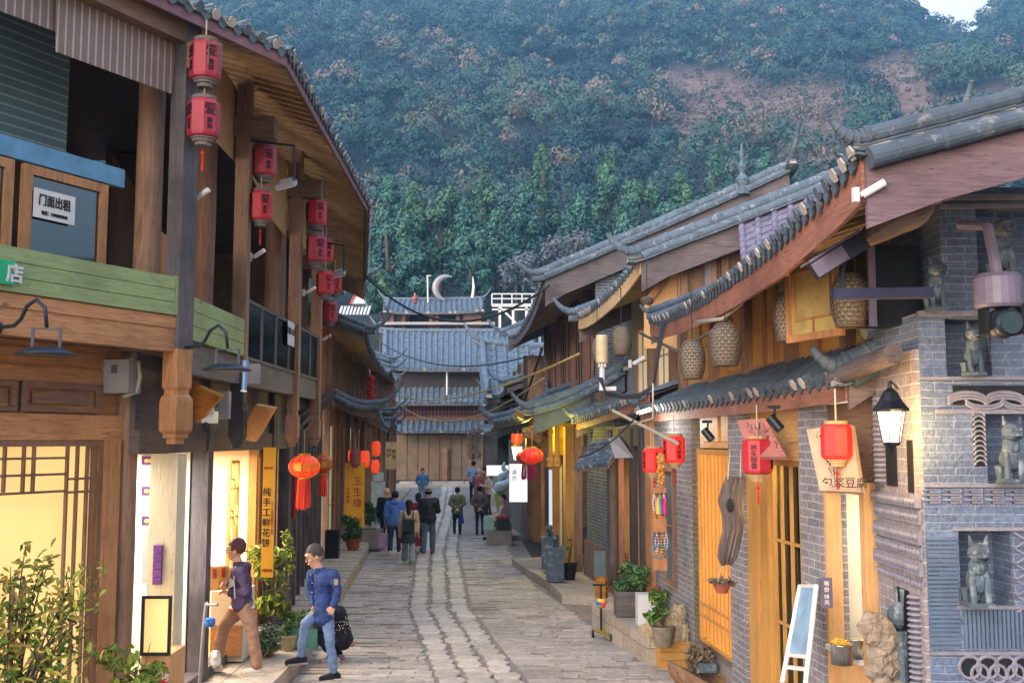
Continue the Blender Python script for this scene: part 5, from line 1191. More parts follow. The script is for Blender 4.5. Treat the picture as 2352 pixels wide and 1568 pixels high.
for a_ in ((1427, 782, 44, 64, 13.0, 'basket lamp hanging just right of the cream antenna'), (1372, 802, 28, 50, 15.5, 'basket lamp partly hidden left of the cream antenna'), (1590, 826, 60, 86, 10.4, 'tall narrow basket lamp hanging from branches under the red eave'),
           (1666, 792, 76, 94, 9.8, 'large basket lamp right of the tall narrow one'), (1808, 728, 60, 112, 9.0, 'basket lamp hanging left of the open square lattice casement'), (1952, 690, 88, 120, 7.9, 'largest basket lamp, behind the stage light and black bar'), (1486, 690, 30, 16, 15.5, 'basket lamp mostly hidden behind the middle upturned eave')): basket(*a_)
# ================================================================== WALL LAMPS, FIXTURES
def gooseneck(F, px, py, sgn, label):
    """wall fixing at px,py on the beam; arm runs sideways then hooks down to a shade"""
    u, z = F.hit(px, py, .02); p = F.pt(u, .02, z); t = thing('gooseneck_lamp', p, label, 'lamp', 'gooseneck barn lamps on the left house')
    x = V(1, 0, 0); y = V(0, -.35, 0); q = [p, p + (x * .2 + y * .4), p + (x * .27 + y * .5) + V(0, 0, .05), p + (x * .33 + y * .6) + V(0, 0, .15), p + (x * .42 + y * .7) + V(0, 0, .2), p + (x * .5 + y * .75) + V(0, 0, .13), p + (x * .52 + y * .75) + V(0, 0, -.03)]
    b = MB(); b.tube(q, .016, 8); b.lathe(p, [(.05, -.02), (.05, .02)], 10, M=Matrix.Rotation(R(90), 3, 'Y')); b.build('arm', M['iron'], t, smooth=True)
    e_ = q[-1]; b = MB(); 
    for s1 in (-1, 1): b.bar(e_ + V(s1 * .11, 0, -.01), e_ + V(s1 * .11, 0, -.17), .025, .008)
    b.bar(e_ + V(-.12, 0, -.01), e_ + V(.12, 0, -.01), .02, .01); b.build('yoke', M['iron'], t)
    b = MB(); b.lathe(e_ + V(0, 0, -.2), [(.235, -.02), (.24, -.012), (.17, .02), (.13, .04), (.05, .045)], 20); b.build('lamp_shade', M['iron'], t, smooth=True)
gooseneck(B1, -5, 752, 1, 'dark gooseneck lamp on the orange beam above the big lattice window'); gooseneck(Frame((-3.3, 10.38), (-3.1, 9.98), 1), 420, 798, 1, 'dark gooseneck lamp on the hanging corner post')
def spot_tube(px, py, d, label, m_=None, k=1):
    p = at(px, py, d); t = thing('spot_fixture', p, label, 'spotlight', 'small white tube spotlights'); b = MB(); b.box(p + V(-.03, 0, 0) * k, V(.04, .05, .1) * k); b.bar(p, p + V(.05, 0, .02) * k, .03 * k); b.build('bracket', m_ or M['white'], t)
    b = MB(); b.tube([p + V(.02, 0, -.0) * k, p + V(.16, -.04, .08) * k], .028 * k, 10); b.build('lamp_head', m_ or M['white'], t)
for a_ in ((446, 455, 10.6, 'white tube spotlight on the post beneath the two nearest lanterns'), (580, 590, 13.0, 'white tube spotlight on the second balcony post'), (702, 672, 16.2, 'white tube spotlight on the third balcony post'), (735, 735, 19, 'white tube spotlight beside the lowest balcony lantern'), (740, 780, 19.5, 'white tube spotlight under the far end of the balcony')): spot_tube(*a_)
spot_tube(1452, 835, 13.5, 'white tube spotlight beneath the antenna side basket lamp')
spot_tube(1975, 448, 5.65, 'white tube spotlight at the corner of the upper right eave', None, .8); spot_tube(1710, 628, 9.5, 'white tube spotlight on the middle of the long red eave board', None, .9)
def floodlight(px, py, d, label, p_arm):
    p = at(px, py, d); t = thing('floodlight', p, label, 'floodlight', 'floodlights on black arms'); b = MB(); a = at(*p_arm[0], d + .1); c = at(*p_arm[1], d); b.tube([a, c, at(p_arm[1][0], py, d)], .018, 6); b.build('arm', M['black'], t)
    Mx = Matrix.Rotation(R(25), 3, 'X') @ Matrix.Rotation(R(-12), 3, 'Y'); b = MB(); b.box(p + V(-.1, 0, 0), (.24, .2, .06), Mx); b.box(p + V(-.1, 0, .05), (.14, .12, .05), Mx); b.build('lamp_head', M['grey_m'], t); b = MB(); b.box(p + V(-.1, -.012, -.034), (.19, .16, .006), Mx); b.build('lens', M['white'], t)
floodlight(676, 425, 12.6, 'grey floodlight hanging from the black arm beside the second lantern pair', ((576, 323), (676, 335))); floodlight(790, 630, 17.5, 'grey floodlight on the farther black arm near the eave end', ((750, 558), (790, 563)))
# pipe and meter boxes, camera
def boxthing(name, label, cat, c, size, mat, M_=None, extra=None, group=None, pname='box'):
    t = thing(name, V(*c) - V(0, 0, size[2] / 2), label, cat, group); b = MB(); b.box(c, size, M_); b.build(pname, mat, t)
    if extra: extra(t)
    return t
u, z = W1.hit(278, 865, .12); p = W1.pt(u, .1, z); RZ = Matrix.Rotation(R(-14), 3, 'Z')
def mb1(t):
    b = MB(); b.box(p + V(.02, -.125, 0), (.27, .01, .3), RZ); b.build('door', M['grey_m'], t); b = MB(); b.box(p + V(-.01, -.132, .07), (.06, .006, .08), RZ); b.build('window', M['dim'], t)
    b = MB(); b.tube([p + V(.1, 0, .18), p + V(.18, 0, .14), p + V(.2, 0, 0), p + V(.17, 0, -.15), p + V(.05, -.02, -.2)], .022, 8); b.build('conduit', M['cable_w'], t)
boxthing('meter_box', 'grey steel meter box with a conduit above the corner post', 'box', p, (.34, .22, .33), M['grey_m'], RZ, mb1)
p5 = at(502, 930, 12.2)
def mb2(t): b = MB(); b.box(p5 + V(-.02, -.065, .02), (.08, .005, .1)); b.build('window', M['brown_h'], t)
boxthing('meter_box', 'pale flat electricity box behind the white security camera', 'box', p5, (.26, .12, .32), M['grey_m'], None, mb2)
p = at(482, 962, 11.6); t = thing('security_camera', p, 'white security camera under the timber name board', 'camera'); b = MB(); b.box(p + V(0, 0, .02), (.14, .16, .13)); b.tube([p + V(0, .05, .08), p + V(0, .05, .2)], .03, 8); b.build('housing', M['white'], t); b = MB(); b.tube([p + V(-.02, -.08, -.06), p + V(-.02, -.1, -.07)], .03, 10); b.build('lens', M['black'], t)
p = at(582, 858, 11.6); t = thing('junction_box', p, 'weathered flat box beside the blue torch shaped light', 'box'); b = MB(); b.box(p, (.15, .06, .22)); b.build('box', M['plaster'], t)
p = at(563, 862, 11.2); t = thing('spot_fixture', p, 'blue torch shaped spotlight pointing down by the second hanging post', 'spotlight'); b = MB(); b.tube([p + V(0, 0, .16), p + V(0, 0, .06), p + V(-.01, 0, -.16)], [.04, .035, .028], 10); b.build('body', M['blue_w'], t); b = MB(); b.tube([p + V(-.01, 0, -.16), p + V(-.012, 0, -.175)], .034, 10); b.build('lens', M['glow_s'], t)
# tilted timber name boards
def strokes(par, pts, s):
    for p in pts:
        c = at(*p); b = MB()
        for _ in range(5): a = random.uniform(-.6, 2.2); q = c + V(random.uniform(-s, s) * .5, -.02, random.uniform(-s, s) * .5); b.bar(q, q + V(math.cos(a) * s, -.004, math.sin(a) * s), s * .12, .003)
        b.build('lettering', M['ink'], par)
def name_board(pts, ds, label, txt, mat, tm=None):
    q = [at(x, y, d) for (x, y), d in zip(pts, ds)]; t = thing('name_board', q[3], label, 'sign', 'tilted timber name boards'); n = (q[1] - q[0]).cross(q[3] - q[0]).normalized() * .05
    b = MB(); b.prism(q, n); b.build('board', mat, t)
    c = (q[0] + q[1] + q[2] + q[3]) / 4; rt = (q[1] - q[0]); up = (q[0] - q[3]); nn = rt.cross(up).normalized(); s_ = 1 if nn.y < 0 else -1
    if txt: lettering(t, txt, min(rt.length, up.length) * .5, c + nn * s_ * .06 * 1, rt, up, tm or M['ink'], vertical=False)
    return t
M['gildboard'] = wood('gilt worn board', '#a8702c', 'h', contrast=.5)
name_board([(440, 882), (508, 912), (452, 972), (428, 955)], [11.4, 11.0, 11.6, 11.9], 'worn gilded board tilted forward above the first shop opening', '', M['gildboard'])
name_board([(586, 930), (630, 938), (585, 1015), (548, 1005)], [13.0, 12.7, 13.4, 13.7], 'carved board tilted forward over the flower cake shop', '', M['pale_v'])
# framed notices
def notice(par_F, px0, py0, px1, py1, v, label, lines, w=None):
    (ua, za), (ub, zb) = par_F.hit(px0, py0, v), par_F.hit(px1, py1, v); u0, u1 = min(ua, ub), max(ua, ub); zt, zb_ = max(za, zb), min(za, zb)
    t = thing('rental_notice', par_F.pt((u0 + u1) / 2, v, zb_), label, 'sign'); b = MB(); b.fbox(par_F, u0, u1, v, v + .006, zb_, zt); b.build('sheet', M['white'], t)
    rt = par_F.u if par_F.u.x > 0 else -par_F.u
    for tx, f, s_ in lines: lettering(t, tx, (zt - zb_) * s_, par_F.pt((u0 + u1) / 2, v + .009, zb_ + (zt - zb_) * f), rt, (0, 0, 1), M['ink'], sx=w or 1, bold=.02)
notice(B1, 78, 430, 170, 518, -.28, 'white rental notice stuck inside the big upstairs casement', [('门面出租', .64, .42), ('电话：15908888868', .2, .16)], .78)
notice(B2, 661, 735, 675, 797, .02, 'narrow white rental notice on the balcony railing', [('出租', .6, .3)], 3.0)
t = thing('shop_sign', at(12, 625, 8.5), 'green sign with one white character at the left edge of the planter', 'sign'); (ua, za), (ub, zb) = B1.hit(34, 598, .05), B1.hit(-40, 655, .05); zc = B1.hit(15, 625, .05)[1]
b = MB(); b.fbox(B1, ua, ub, .04, .06, zc - .1, zc + .1); b.build('board', plain('bright green plastic', '#1fa070', .4, bump=0), t); lettering(t, '店', .17, B1.pt(B1.U(15, .05), .063, zc), -B1.u, (0, 0, 1), M['white'], bold=.02)
# striped cloths
M['stripe'] = stripem('striped curtain cloth', '#7a6860', '#a89c98', .085, ax=tuple(B1.u)); M['stripe2'] = stripem('ochre striped cloth', '#94703e', '#b5966a', .05, ax=(0, 1, 0))
def cloth(F, v, pts, label, mat, wav=.03):
    b = MB(); q = [F.hit(x, y, v) for x, y in pts]; b.prism([F.pt(u, v, z) for u, z in q], F.n * .012)
    o = b.build('striped_cloth', mat); tag(o, label, 'cloth', 'striped cloths hung under the left eave'); return o
cloth(B1, -.12, [(128, 120), (394, 217), (402, 105), (330, 25), (150, -120), (128, -100)], 'grey pink striped cloth nearest the corner post, lower hem slanting', M['stripe'])
cloth(B1, -.16, [(-60, 5), (127, 74), (127, -130), (-60, -200)], 'grey pink striped cloth reaching out of the top left corner', M['stripe'])
cloth(B2, -.18, [(448, 150), (505, 148), (568, 245), (563, 395), (525, 359), (492, 323), (448, 225)], 'ochre striped cloth between the first two balcony posts', M['stripe2'])
cloth(B2, -.2, [(577, 335), (640, 350), (655, 372), (657, 546), (622, 503), (575, 400)], 'ochre striped cloth behind the upper floodlight', M['stripe2']); cloth(B2, -.2, [(659, 375), (695, 395), (703, 575), (659, 529)], 'narrow ochre striped cloth beside the third post', M['stripe2'])
# ================================================================== SIGNS AT STREET LEVEL
def board_sign(name, label, px0, py0, px1, py1, d, mat, lines, yaw=0, th=.03, vertical=True):
    """lines: (text, fx, fy, size fraction of width, material, vertical)"""
    a, c = at(px0, py1, d), at(px1, py0, d); w_, h_ = c.x - a.x, c.z - a.z; cen = (a + c) / 2; Rm = Matrix.Rotation(R(yaw), 3, 'Z'); t = thing(name, V(cen.x, cen.y, a.z), label, 'sign')
    b = MB(); b.box(cen, (w_ / math.cos(R(yaw)), th, h_), Rm); b.build('board', mat, t); rt = Rm @ V(1, 0, 0); nn = Rm @ V(0, -1, 0)
    for tx, fx, fy, s_, m_, ve in lines: lettering(t, tx, w_ * s_, cen + rt * (fx - .5) * w_ / math.cos(R(yaw)) + V(0, 0, (fy - .5) * h_) + nn * (th / 2 + .004), rt, (0, 0, 1), m_, vertical=ve, spacing=1.12)
    return t
M['ysign'] = plain('golden board', '#d09a28', .45, 0, .08, 2, bump=0); M['redink'] = plain('red paint', '#a82a22', .6, bump=0); M['whiteink'] = plain('white paint', '#d8d4cc', .6, bump=0)
board_sign('vertical_sign', 'tall golden vertical sign for flower cakes beside the second shop', 599, 1027, 634, 1325, 14.2, M['ysign'], [('纯手工鲜花饼', .37, .46, .72, M['ink'], True), ('100%新鲜花瓣纯手工制作', .84, .46, .19, M['redink'], True), ('全国包邮', .5, .055, .22, M['redink'], False), ('傣乡园', .45, .84, .24, M['redink'], False)], yaw=-8)
t = board_sign('vertical_sign', 'yellow wooden jade shop sign with big red characters', 790, 1062, 838, 1212, 28.8, M['ysign'], [('玉生缘', .66, .55, .48, M['redink'], True), ('天然翡翠', .18, .5, .18, M['redink'], True), ('本店承诺', .5, .13, .2, M['redink'], False), ('绝无假货', .5, .06, .2, M['redink'], False)])
board_sign('couplet', 'red spring couplet with gold characters on the post left of the round lanterns', 660, 1085, 680, 1190, 17.6, M['red'], [('财源广进', .5, .55, .5, M['gold'], True)], yaw=-20)
board_sign('cloth_banner', 'cream cloth banner with brush characters about boiled tea on the left', 886, 1015, 912, 1077, 32.5, plain('cream cloth', '#c9b48c', .85), [('煮茶', .72, .55, .42, M['ink'], True), ('明炉', .25, .6, .4, M['ink'], True)])
board_sign('light_box_sign', 'bright white lit sign board with two blue characters on the right', 1170, 1065, 1211, 1152, 28.4, emis('lit white sign face', '#ffffff', .06), [('卓尔', .28, .7, .3, plain('deep blue ink', '#1a1a60', .5, bump=0), True)])
board_sign('price_tag', 'small slate price tag on the brick pillar by the food hatch', 1885, 1326, 1910, 1394, 8.75, plain('slate purple board', '#5c5468', .6), [('每份', .5, .72, .46, M['whiteink'], True), ('10', .5, .38, .46, M['whiteink'], False), ('元', .5, .18, .46, M['whiteink'], False)])
t = name_board([(1955, 975), (1978, 1130), (1883, 1126), (1852, 985)], [8.35, 8.1, 8.5, 8.7], 'cream brush written sign for bean curd hanging over the food hatch', '', plain('cream sign board', '#b89c80', .7)); 
lettering(t, '包浆豆腐', .085, at(1940, 1108, 8.05), (1, -.12, 0), (0, .1, 1), M['ink']); strokes(t, [(1880, 1010, 8.35), (1893, 1040, 8.35), (1900, 1065, 8.3), (1908, 1090, 8.3)], .05)
t = name_board([(1693, 965), (1757, 960), (1807, 1048), (1722, 1048)], [10.6, 10.4, 10.0, 10.2], 'pinkish brush written board tilted out behind the large lantern', '', plain('dusty pink board', '#a86a60', .7)); strokes(t, [(1722, 988, 10.25), (1742, 986, 10.2), (1760, 990, 10.1), (1775, 1008, 10.0), (1785, 1030, 9.9)], .06)
t = name_board([(1397, 1005), (1417, 1003), (1450, 1050), (1412, 1052)], [17.2, 17.0, 16.8, 17.0], 'grey aluminium framed sign board hanging edge on near the tiled hood', '', M['grey_m'])
# A-board

q = [at(1850, 1340, 9.3), gz(1903, 1340, 1.35)]; t = thing('chalk_board', (2.72, 9.2, .4), 'white framed easel chalk board leaning between glass doors and brick pillar', 'sign')
a0, a1 = at(1838, 1345, 9.5), at(1797, 1568, 8.9); c0 = at(1875, 1345, 9.1); c1 = at(1850, 1575, 8.6); b = MB(); b.bar(a0, a1, .035); b.bar(c0, c1, .035); b.bar(a0, c0, .03); b.bar(a0.lerp(a1, .72), c0.lerp(c1, .72), .03); b.bar(a0.lerp(a1, .84), c0.lerp(c1, .84), .03); b.build('frame', M['white'], t)
b = MB(); b.prism([a0, c0, c0.lerp(c1, .72), a0.lerp(a1, .72)], (0, .01, 0)); b.build('board', plain('chalk covered blue board', '#7f9cb4', .6, 0, .35, 5), t)
# ================================================================== RIGHT SIDE ITEMS
p = at(2046, 955, 7.1); t = thing('wall_lantern', p - V(0, 0, .2), 'glowing antique wall lantern on the corner of the brick tower', 'lamp')
b = MB(); b.lathe(p, [(.12, .03), (.125, .045), (.08, .1), (.05, .16), (.015, .19), (.012, .24)], 10); b.lathe(p, [(.05, -.2), (.06, -.18)], 8); b.lathe(p, [(.01, -.26), (.03, -.2)], 6); b.bar(p + V(0, 0, .23), p + V(.14, .25, .2), .02)
for k in range(6): a = k * math.pi / 3; b.bar(p + V(math.cos(a) * .095, math.sin(a) * .095, .03), p + V(math.cos(a) * .06, math.sin(a) * .06, -.18), .008)
b.build('frame', M['black'], t); b = MB(); b.lathe(p, [(.055, -.175), (.09, .025)], 12); b.build('glass', M['tube'], t); point('lantern_glow', p + V(0, 0, -.05) + V(-.0, -.14, 0), 1.0, (1, .62, .22), .05); point('lantern_glow', p + V(.1, .25, -.12), 3.5, (1, .6, .2), .05)  # second point light is added by the wall to brighten the bricks
p = at(1187, 1035, 26.5); t = thing('wall_lantern', p - V(0, 0, .3), 'small glowing wall lantern above the white lit sign', 'lamp'); b = MB(); b.lathe(p, [(.15, .1), (.05, .26), (.01, .3)], 8); b.build('frame', M['gold'], t); b = MB(); b.lathe(p, [(.07, -.22), (.13, .1)], 10); b.build('glass', M['tube'], t)
p = at(1187, 1008, 26.5); b = MB(); b.lathe(p, [(.1, -.1), (.14, -.08), (.14, .12), (.1, .14)], 10); tag(b.build('cloth_lantern', M['orange_lit']), 'tiny red lantern directly over the small wall lantern', 'lantern')
p0, p1 = at(1468, 946, 15.2), at(1540, 936, 13.2); b = MB(); b.tube([at(1466, 948, 16), at(1492, 940, 14.6)], .03, 8); tag(b.build('strip_light', M['tube']), 'white tube light under the middle house eave', 'lamp'); point('strip_bulb', at(1478, 955, 15.3) + V(0, 0, -.1), 2.5, (1, .95, .85), .1)
for px, py, d, lb in ((1626, 995, 11.6, 'black track spotlight left of the amber lattice door head'), (1780, 968, 9.3, 'black track spotlight right of the large lantern')):
    p = at(px, py, d); t = thing('track_spotlight', p, lb, 'spotlight', 'black track spotlights'); b = MB(); b.box(p + V(-.01, 0, .13), (.11, .05, .03)); b.tube([p + V(0, 0, .12), p + V(0, 0, .03)], .01, 6); b.build('bracket', M['black'], t); b = MB(); b.tube([p + V(-.04, .02, .04), p + V(.04, -.03, -.07)], .045, 12); b.build('lamp_head', M['black'], t)
# hanging log and its pot
t = thing('driftwood_log', at(1680, 1290, 10.7), 'long hollow weathered log hanging by ropes against the brick pillar', 'driftwood'); b = MB(); cx = [(1690, 1095, 22), (1684, 1120, 28), (1678, 1150, 31), (1684, 1185, 27), (1684, 1215, 24), (1676, 1250, 24), (1670, 1280, 22), (1668, 1296, 12)]
n = 28; vs = []
for j, (x, y, w_) in enumerate(cx):
    c = at(x, y, 10.75); r = w_ / FPX * 9.2
    for k in range(n): a = 2 * math.pi * k / n; rr = r * (1 + .16 * (k % 2) + .06 * math.sin(k * 3.1 + j)); vs.append(c + V(math.cos(a) * rr, math.sin(a) * rr * .7, random.uniform(-.015, .015)))
b.add(vs, [(j * n + k, j * n + (k + 1) % n, (j + 1) * n + (k + 1) % n, (j + 1) * n + k) for j in range(7) for k in range(n)] + [tuple(range(n)), tuple(7 * n + k for k in range(n))]); b.build('log', wood('furrowed grey bark', '#5f524c', 'z', contrast=.6, knots=False), t)
b = MB(); c = at(1672, 1158, 10.75) + V(0, -.105, 0); b.ball(c, .055, 10, 6, (.75, .25, 1.3)); b.build('hollow', M['ink'], t); b = MB(); b.tube([at(1672, 1100, 10.7), at(1677, 1035, 10.7)], .007, 5); b.tube([at(1700, 1100, 10.7), at(1702, 1035, 10.7)], .007, 5); b.build('rope', M['cable_w'], t)  # black ball set on the bark paints the shade inside the hole
p = at(1658, 1356, 10.4); t = thing('hanging_pot', p, 'terracotta pot hanging on three strings below the log', 'flower pot'); b = MB(); b.lathe(p, [(.055, -.02), (.085, .06), (.09, .065), (.09, .075), (.075, .075)], 16); b.build('pot', M['terracotta'], t); b = MB(); ap = at(1657, 1298, 10.45)
for k in range(3): a = 2 * k; b.tube([p + V(math.cos(a) * .085, math.sin(a) * .085, .07), ap], .003, 4)
b.build('string', M['cable_w'], t)
def grass_tuft(par, name, c, r, h, n, mat, seed=0):
    P_, N_, S_ = [], [], []
    for k in range(n):
        a = rng.uniform(0, 6.28); q = rng.random() ** .5 * r; P_.append((c[0] + math.cos(a) * q, c[1] + math.sin(a) * q, c[2] + rng.random() * h)); N_.append(rng.normal(size=3)); S_.append(rng.uniform(.02, .05))
    N_ = np.array(N_); N_ /= np.linalg.norm(N_, axis=1, keepdims=True); return leaf_obj(name, np.array(P_), N_, np.array(S_), rng.random(n), mat, par, aspect=1.4)
grass_tuft(t, 'dry_plant', (p.x, p.y, p.z + .06), .11, .05, 60, M['dry'])
# plants in pots and planters
def potted(name, label, base, potr, poth, fol, potm, leafm, leaf=.05, n=260, trunk=True, cat='potted plant', group=None, polyn=18, lob=None):
    """fol: (dx, dy, z0, z1, radius)"""
    base = V(*base); t = thing(name, base, label, cat, group)
    if poth: b = MB(); b.lathe(base, [(potr * .7, 0), (potr, poth * .9), (potr * 1.08, poth * .92), (potr * 1.08, poth), (potr * .9, poth), (potr * .88, poth * .93)], polyn); b.build('pot', potm, t)
    dx, dy, z0, z1, r = fol; c = base + V(dx, dy, poth)
    b = MB()
    for k in range(7):
        a = rng.uniform(0, 6.28); e_ = V(c.x + math.cos(a) * r * .7, c.y + math.sin(a) * r * .7, base.z + poth + z0 + (z1 - z0) * rng.uniform(.4, .95)); s_ = base + V(0, 0, poth * .9); b.tube([s_, s_.lerp(e_, .5) + V(0, 0, .04), e_], [.008, .006, .003], 5)
    b.build('stems', M['bark'], t)
    L_ = []
    for k in range(12): a = rng.uniform(0, 6.28); q = rng.random() * r * .65; L_.append(((c.x + math.cos(a) * q, c.y + math.sin(a) * q, base.z + poth + z0 + (z1 - z0) * rng.random()), r * .45, .8))
    P_, N_, k = blob_pts(n, L_); leaf_obj('foliage', P_, N_, rng.uniform(leaf * .5, leaf * .95, n), .4 + rng.normal(size=n) * .25, leafm, t, aspect=1.1, fold=1); return t
gp = lambda px, py, z=0.: tuple(gz(px, py, z))
# big shrub bottom left, in a tub, branching and open
t = thing('shrub', (-4.15, 8.7, 0), 'large open shrub with green and reddish leaves before the lattice window', 'shrub'); base = V(-4.1, 8.7, .0); b = MB(); P_, N_, S_, R_ = [], [], [], []
b2 = MB(); b2.lathe(base, [(.2, 0), (.28, .5), (.3, .5), (.3, .55), (.25, .55)], 18); b2.build('pot', M['terracotta'], t)
for px, py in ((60, 1245), (25, 1300), (120, 1270), (200, 1300), (160, 1330), (215, 1400), (80, 1360), (20, 1390), (140, 1420), (190, 1470), (60, 1460), (10, 1480), (110, 1520), (225, 1500), (-40, 1340), (-60, 1420), (180, 1385), (95, 1300), (215, 1345), (30, 1540), (150, 1560)):
    e_ = at(px, py, 8.7 + rng.uniform(-.35, .25)); s_ = base + V(0, 0, .5); pts = [s_.lerp(e_, f) + V(0, 0, .25 * math.sin(math.pi * f)) for f in (0, .25, .5, .75, 1)]; b.tube(pts, [.014, .011, .008, .006, .003], 5)
    for k in range(44):
        f = rng.uniform(.42, 1.03); i = min(3, int(f * 4)); p = pts[i].lerp(pts[i + 1], min(1, f * 4 - i)) + V(*(rng.normal(size=3) * .055)); P_.append(p); nn = rng.normal(size=3) * .6 + np.array([0, -.6, .5]); N_.append(nn / np.linalg.norm(nn)); S_.append(rng.uniform(.022, .048)); R_.append(rng.random())
b.build('branches', M['bark'], t); leaf_obj('leaves', np.array([tuple(p) for p in P_]), np.array(N_), np.array(S_), np.array(R_), foliage('mixed shrub leaves', ['#3a5424', '#5a742c', '#8f9838', '#8a6a3c', '#b0a848']), t, aspect=1.25, fold=1)
potted('shrub', 'yellow leaved shrub at the foot of the corner post', (-3.35, 9.4, .0), .2, .4, (0, 0, .1, .95, .3), M['terracotta'], M['leaf_y'], .06, 420, cat='shrub')
# plants by the man
bx = lambda px, py, z=.22: gp(px, py, z)
potted('potted_plant', 'tall potted shrub with glossy leaves behind the striding man', (-3.42, 14.9, .22), .17, .26, (0, 0, .2, 1.05, .36), M['stone'], M['leaf_y'], .075, 620)
potted('potted_plant', 'low succulent plant spreading over the pavement edge', (-3.28, 14.35, .22), .1, .1, (0, 0, .0, .25, .3), M['terracotta'], foliage('grey green succulent', ['#4a6048', '#6b8060', '#8a9c78']), .045, 520)
potted('potted_plant', 'feathery bamboo like plant rising left of the man’s head', (-3.35, 15.6, .22), .13, .25, (0, 0, .4, 1.35, .2), M['black'], M['leaf_y'], .06, 240)
potted('potted_plant', 'small herb in a pale scalloped pot near the man’s knee', (-3.1, 14.75, .22), .13, .2, (0, 0, .0, .22, .14), plain('pale scalloped pot', '#b8a67c', .7), M['leaf'], .035, 200)
t = thing('planter_trough', (-3.0, 14.6, .22), 'green plastic planter trough behind the striding man', 'planter'); b = MB(); b.box((-2.95, 14.95, .36), (.5, .3, .26)); b.build('trough', plain('sea green plastic', '#5f9a84', .5), t); grass_tuft(t, 'plants', (-2.95, 14.95, .5), .22, .2, 200, M['leaf'])
potted('potted_plant', 'round bushy plant in front of the yellow jade sign', (-4.18, 27.9, .22), .22, .3, (0, 0, .0, .55, .36), M['terracotta'], M['leaf_d'], .07, 800)
potted('potted_plant', 'bonsai like plant on a white tray by the white banner stand', tuple(gz(850, 1215, .6)), .2, .06, (0, 0, .1, .7, .32), M['white'], M['leaf_d'], .09, 260)
b = MB(); c = gz(850, 1215, .6); b.box((c.x, c.y, .35), (.7, .7, .5)); tag(b.build('stone_plinth', M['stone']), 'square stone block carrying the bonsai like plant', 'stone block')
t = thing('planter_crate', tuple(gz(810, 1263, .22)), 'white slatted crate in front of the round bushy plant', 'crate'); c = gz(818, 1262, .22); b = MB()
for k in range(8): b.box((c.x - .28 + k * .08, c.y - .12, .32), (.03, .02, .16))
b.box((c.x, c.y - .12, .41), (.62, .025, .03)); b.box((c.x, c.y - .12, .25), (.62, .025, .03)); b.build('slats', M['white'], t)
boxthing('speaker_box', 'black loudspeaker box standing by the lilac panel', 'speaker', (lambda g: (g.x, g.y, .22 + .34))(gz(763, 1280, .22)), (.32, .3, .68), M['black'], None, lambda t: None)
# white stand sign
c = gz(855, 1212, .2); t = thing('banner_stand', (c.x, c.y + 1, .2), 'white standing display banner with grey characters by the left doors', 'sign'); b = MB(); b.box((c.x + .05, c.y + 1, 1.0), (.46, .06, 1.35)); b.box((c.x + .05, c.y + 1, 1.85), (.36, .05, .3)); b.build('panel', plain('pale banner', '#b8c8d0', .6), t)
# shop goods: cake boxes and glass counter, snack bags
cab = thing('display_counter', (-3.75, 10.95, .22), 'glass topped display counter glowing yellow at the first shop', 'counter'); x0, x1 = at(330, 1400, 11.0).x, at(392, 1400, 11.0).x
b = MB(); za, zb = at(360, 1370, 11).z, at(360, 1500, 11).z; w2 = x1 - x0
for x in (x0, x1): b.box((x, 10.98, (za + zb) / 2), (.03, .03, za - zb))
for z in (za, zb): b.box(((x0 + x1) / 2, 10.98, z), (w2 + .03, .035, .03))
b.build('frame', M['black'], cab); b = MB(); b.box(((x0 + x1) / 2, 11.02, (za + zb) / 2), (w2, .02, za - zb)); b.build('glass', M['glow_y'], cab); b = MB(); b.box(((x0 + x1) / 2, 11.25, zb / 2 + .1), (w2 + .02, .5, zb - .22)); b.build('base', M['pale_v'], cab)
b = MB(); b.box(((x0 + x1) / 2 + .06, 10.97, zb - .22), (w2 * .5, .01, .2)); b.build('label_panel', M['redink'], cab); lettering(cab, '现烤', .1, ((x0 + x1) / 2 + .06, 10.96, zb - .22), (1, 0, 0), (0, 0, 1), M['whiteink'])
M['purple'] = plain('purple label', '#6a3a8a', .5, bump=0); M['cardw'] = plain('white card box', '#b4b2b8', .6, 0, .05, bump=0)
for k, (y0, y1) in enumerate(((1010, 1072), (1078, 1142), (1148, 1210), (1215, 1340))):
    a, c = at(328, y1, 11.6), at(384, y0, 11.6); t = thing('cake_box_display', (a.x, 11.6, a.z), ['white cake poster panel topmost beside the first shop opening', 'white cake poster panel second from the top', 'white cake poster panel third from the top', 'white stacked cake boxes above the glass counter'][k], 'display panel', 'white cake panels in the first shop')
    b = MB(); b.box(((a.x + c.x) / 2, 11.6, (a.z + c.z) / 2), (c.x - a.x, .08, c.z - a.z - .02)); b.build('panel', M['cardw'], t)
    if k < 3:
        b = MB(); b.box(((a.x + c.x) / 2 - .01, 11.555, a.z + .075), (c.x - a.x - .02, .006, .09)); b.build('picture_strip', M['purple'], t); b = MB()
        for q in range(4): b.ball((a.x + .06 + q * .05, 11.55, a.z + .07), .03, 8, 5, (1, .3, .8))
        b.build('cake_picture', plain('cake yellow', '#d8b868', .7) if k == 0 else bpy.data.materials['cake yellow'], t)
    else:
        b = MB()
        for q in range(5): b.box((c.x - .05, 11.5, a.z + .05 + q * .085), (.09, .1, .078))
        b.build('small_boxes', M['purple'], t)
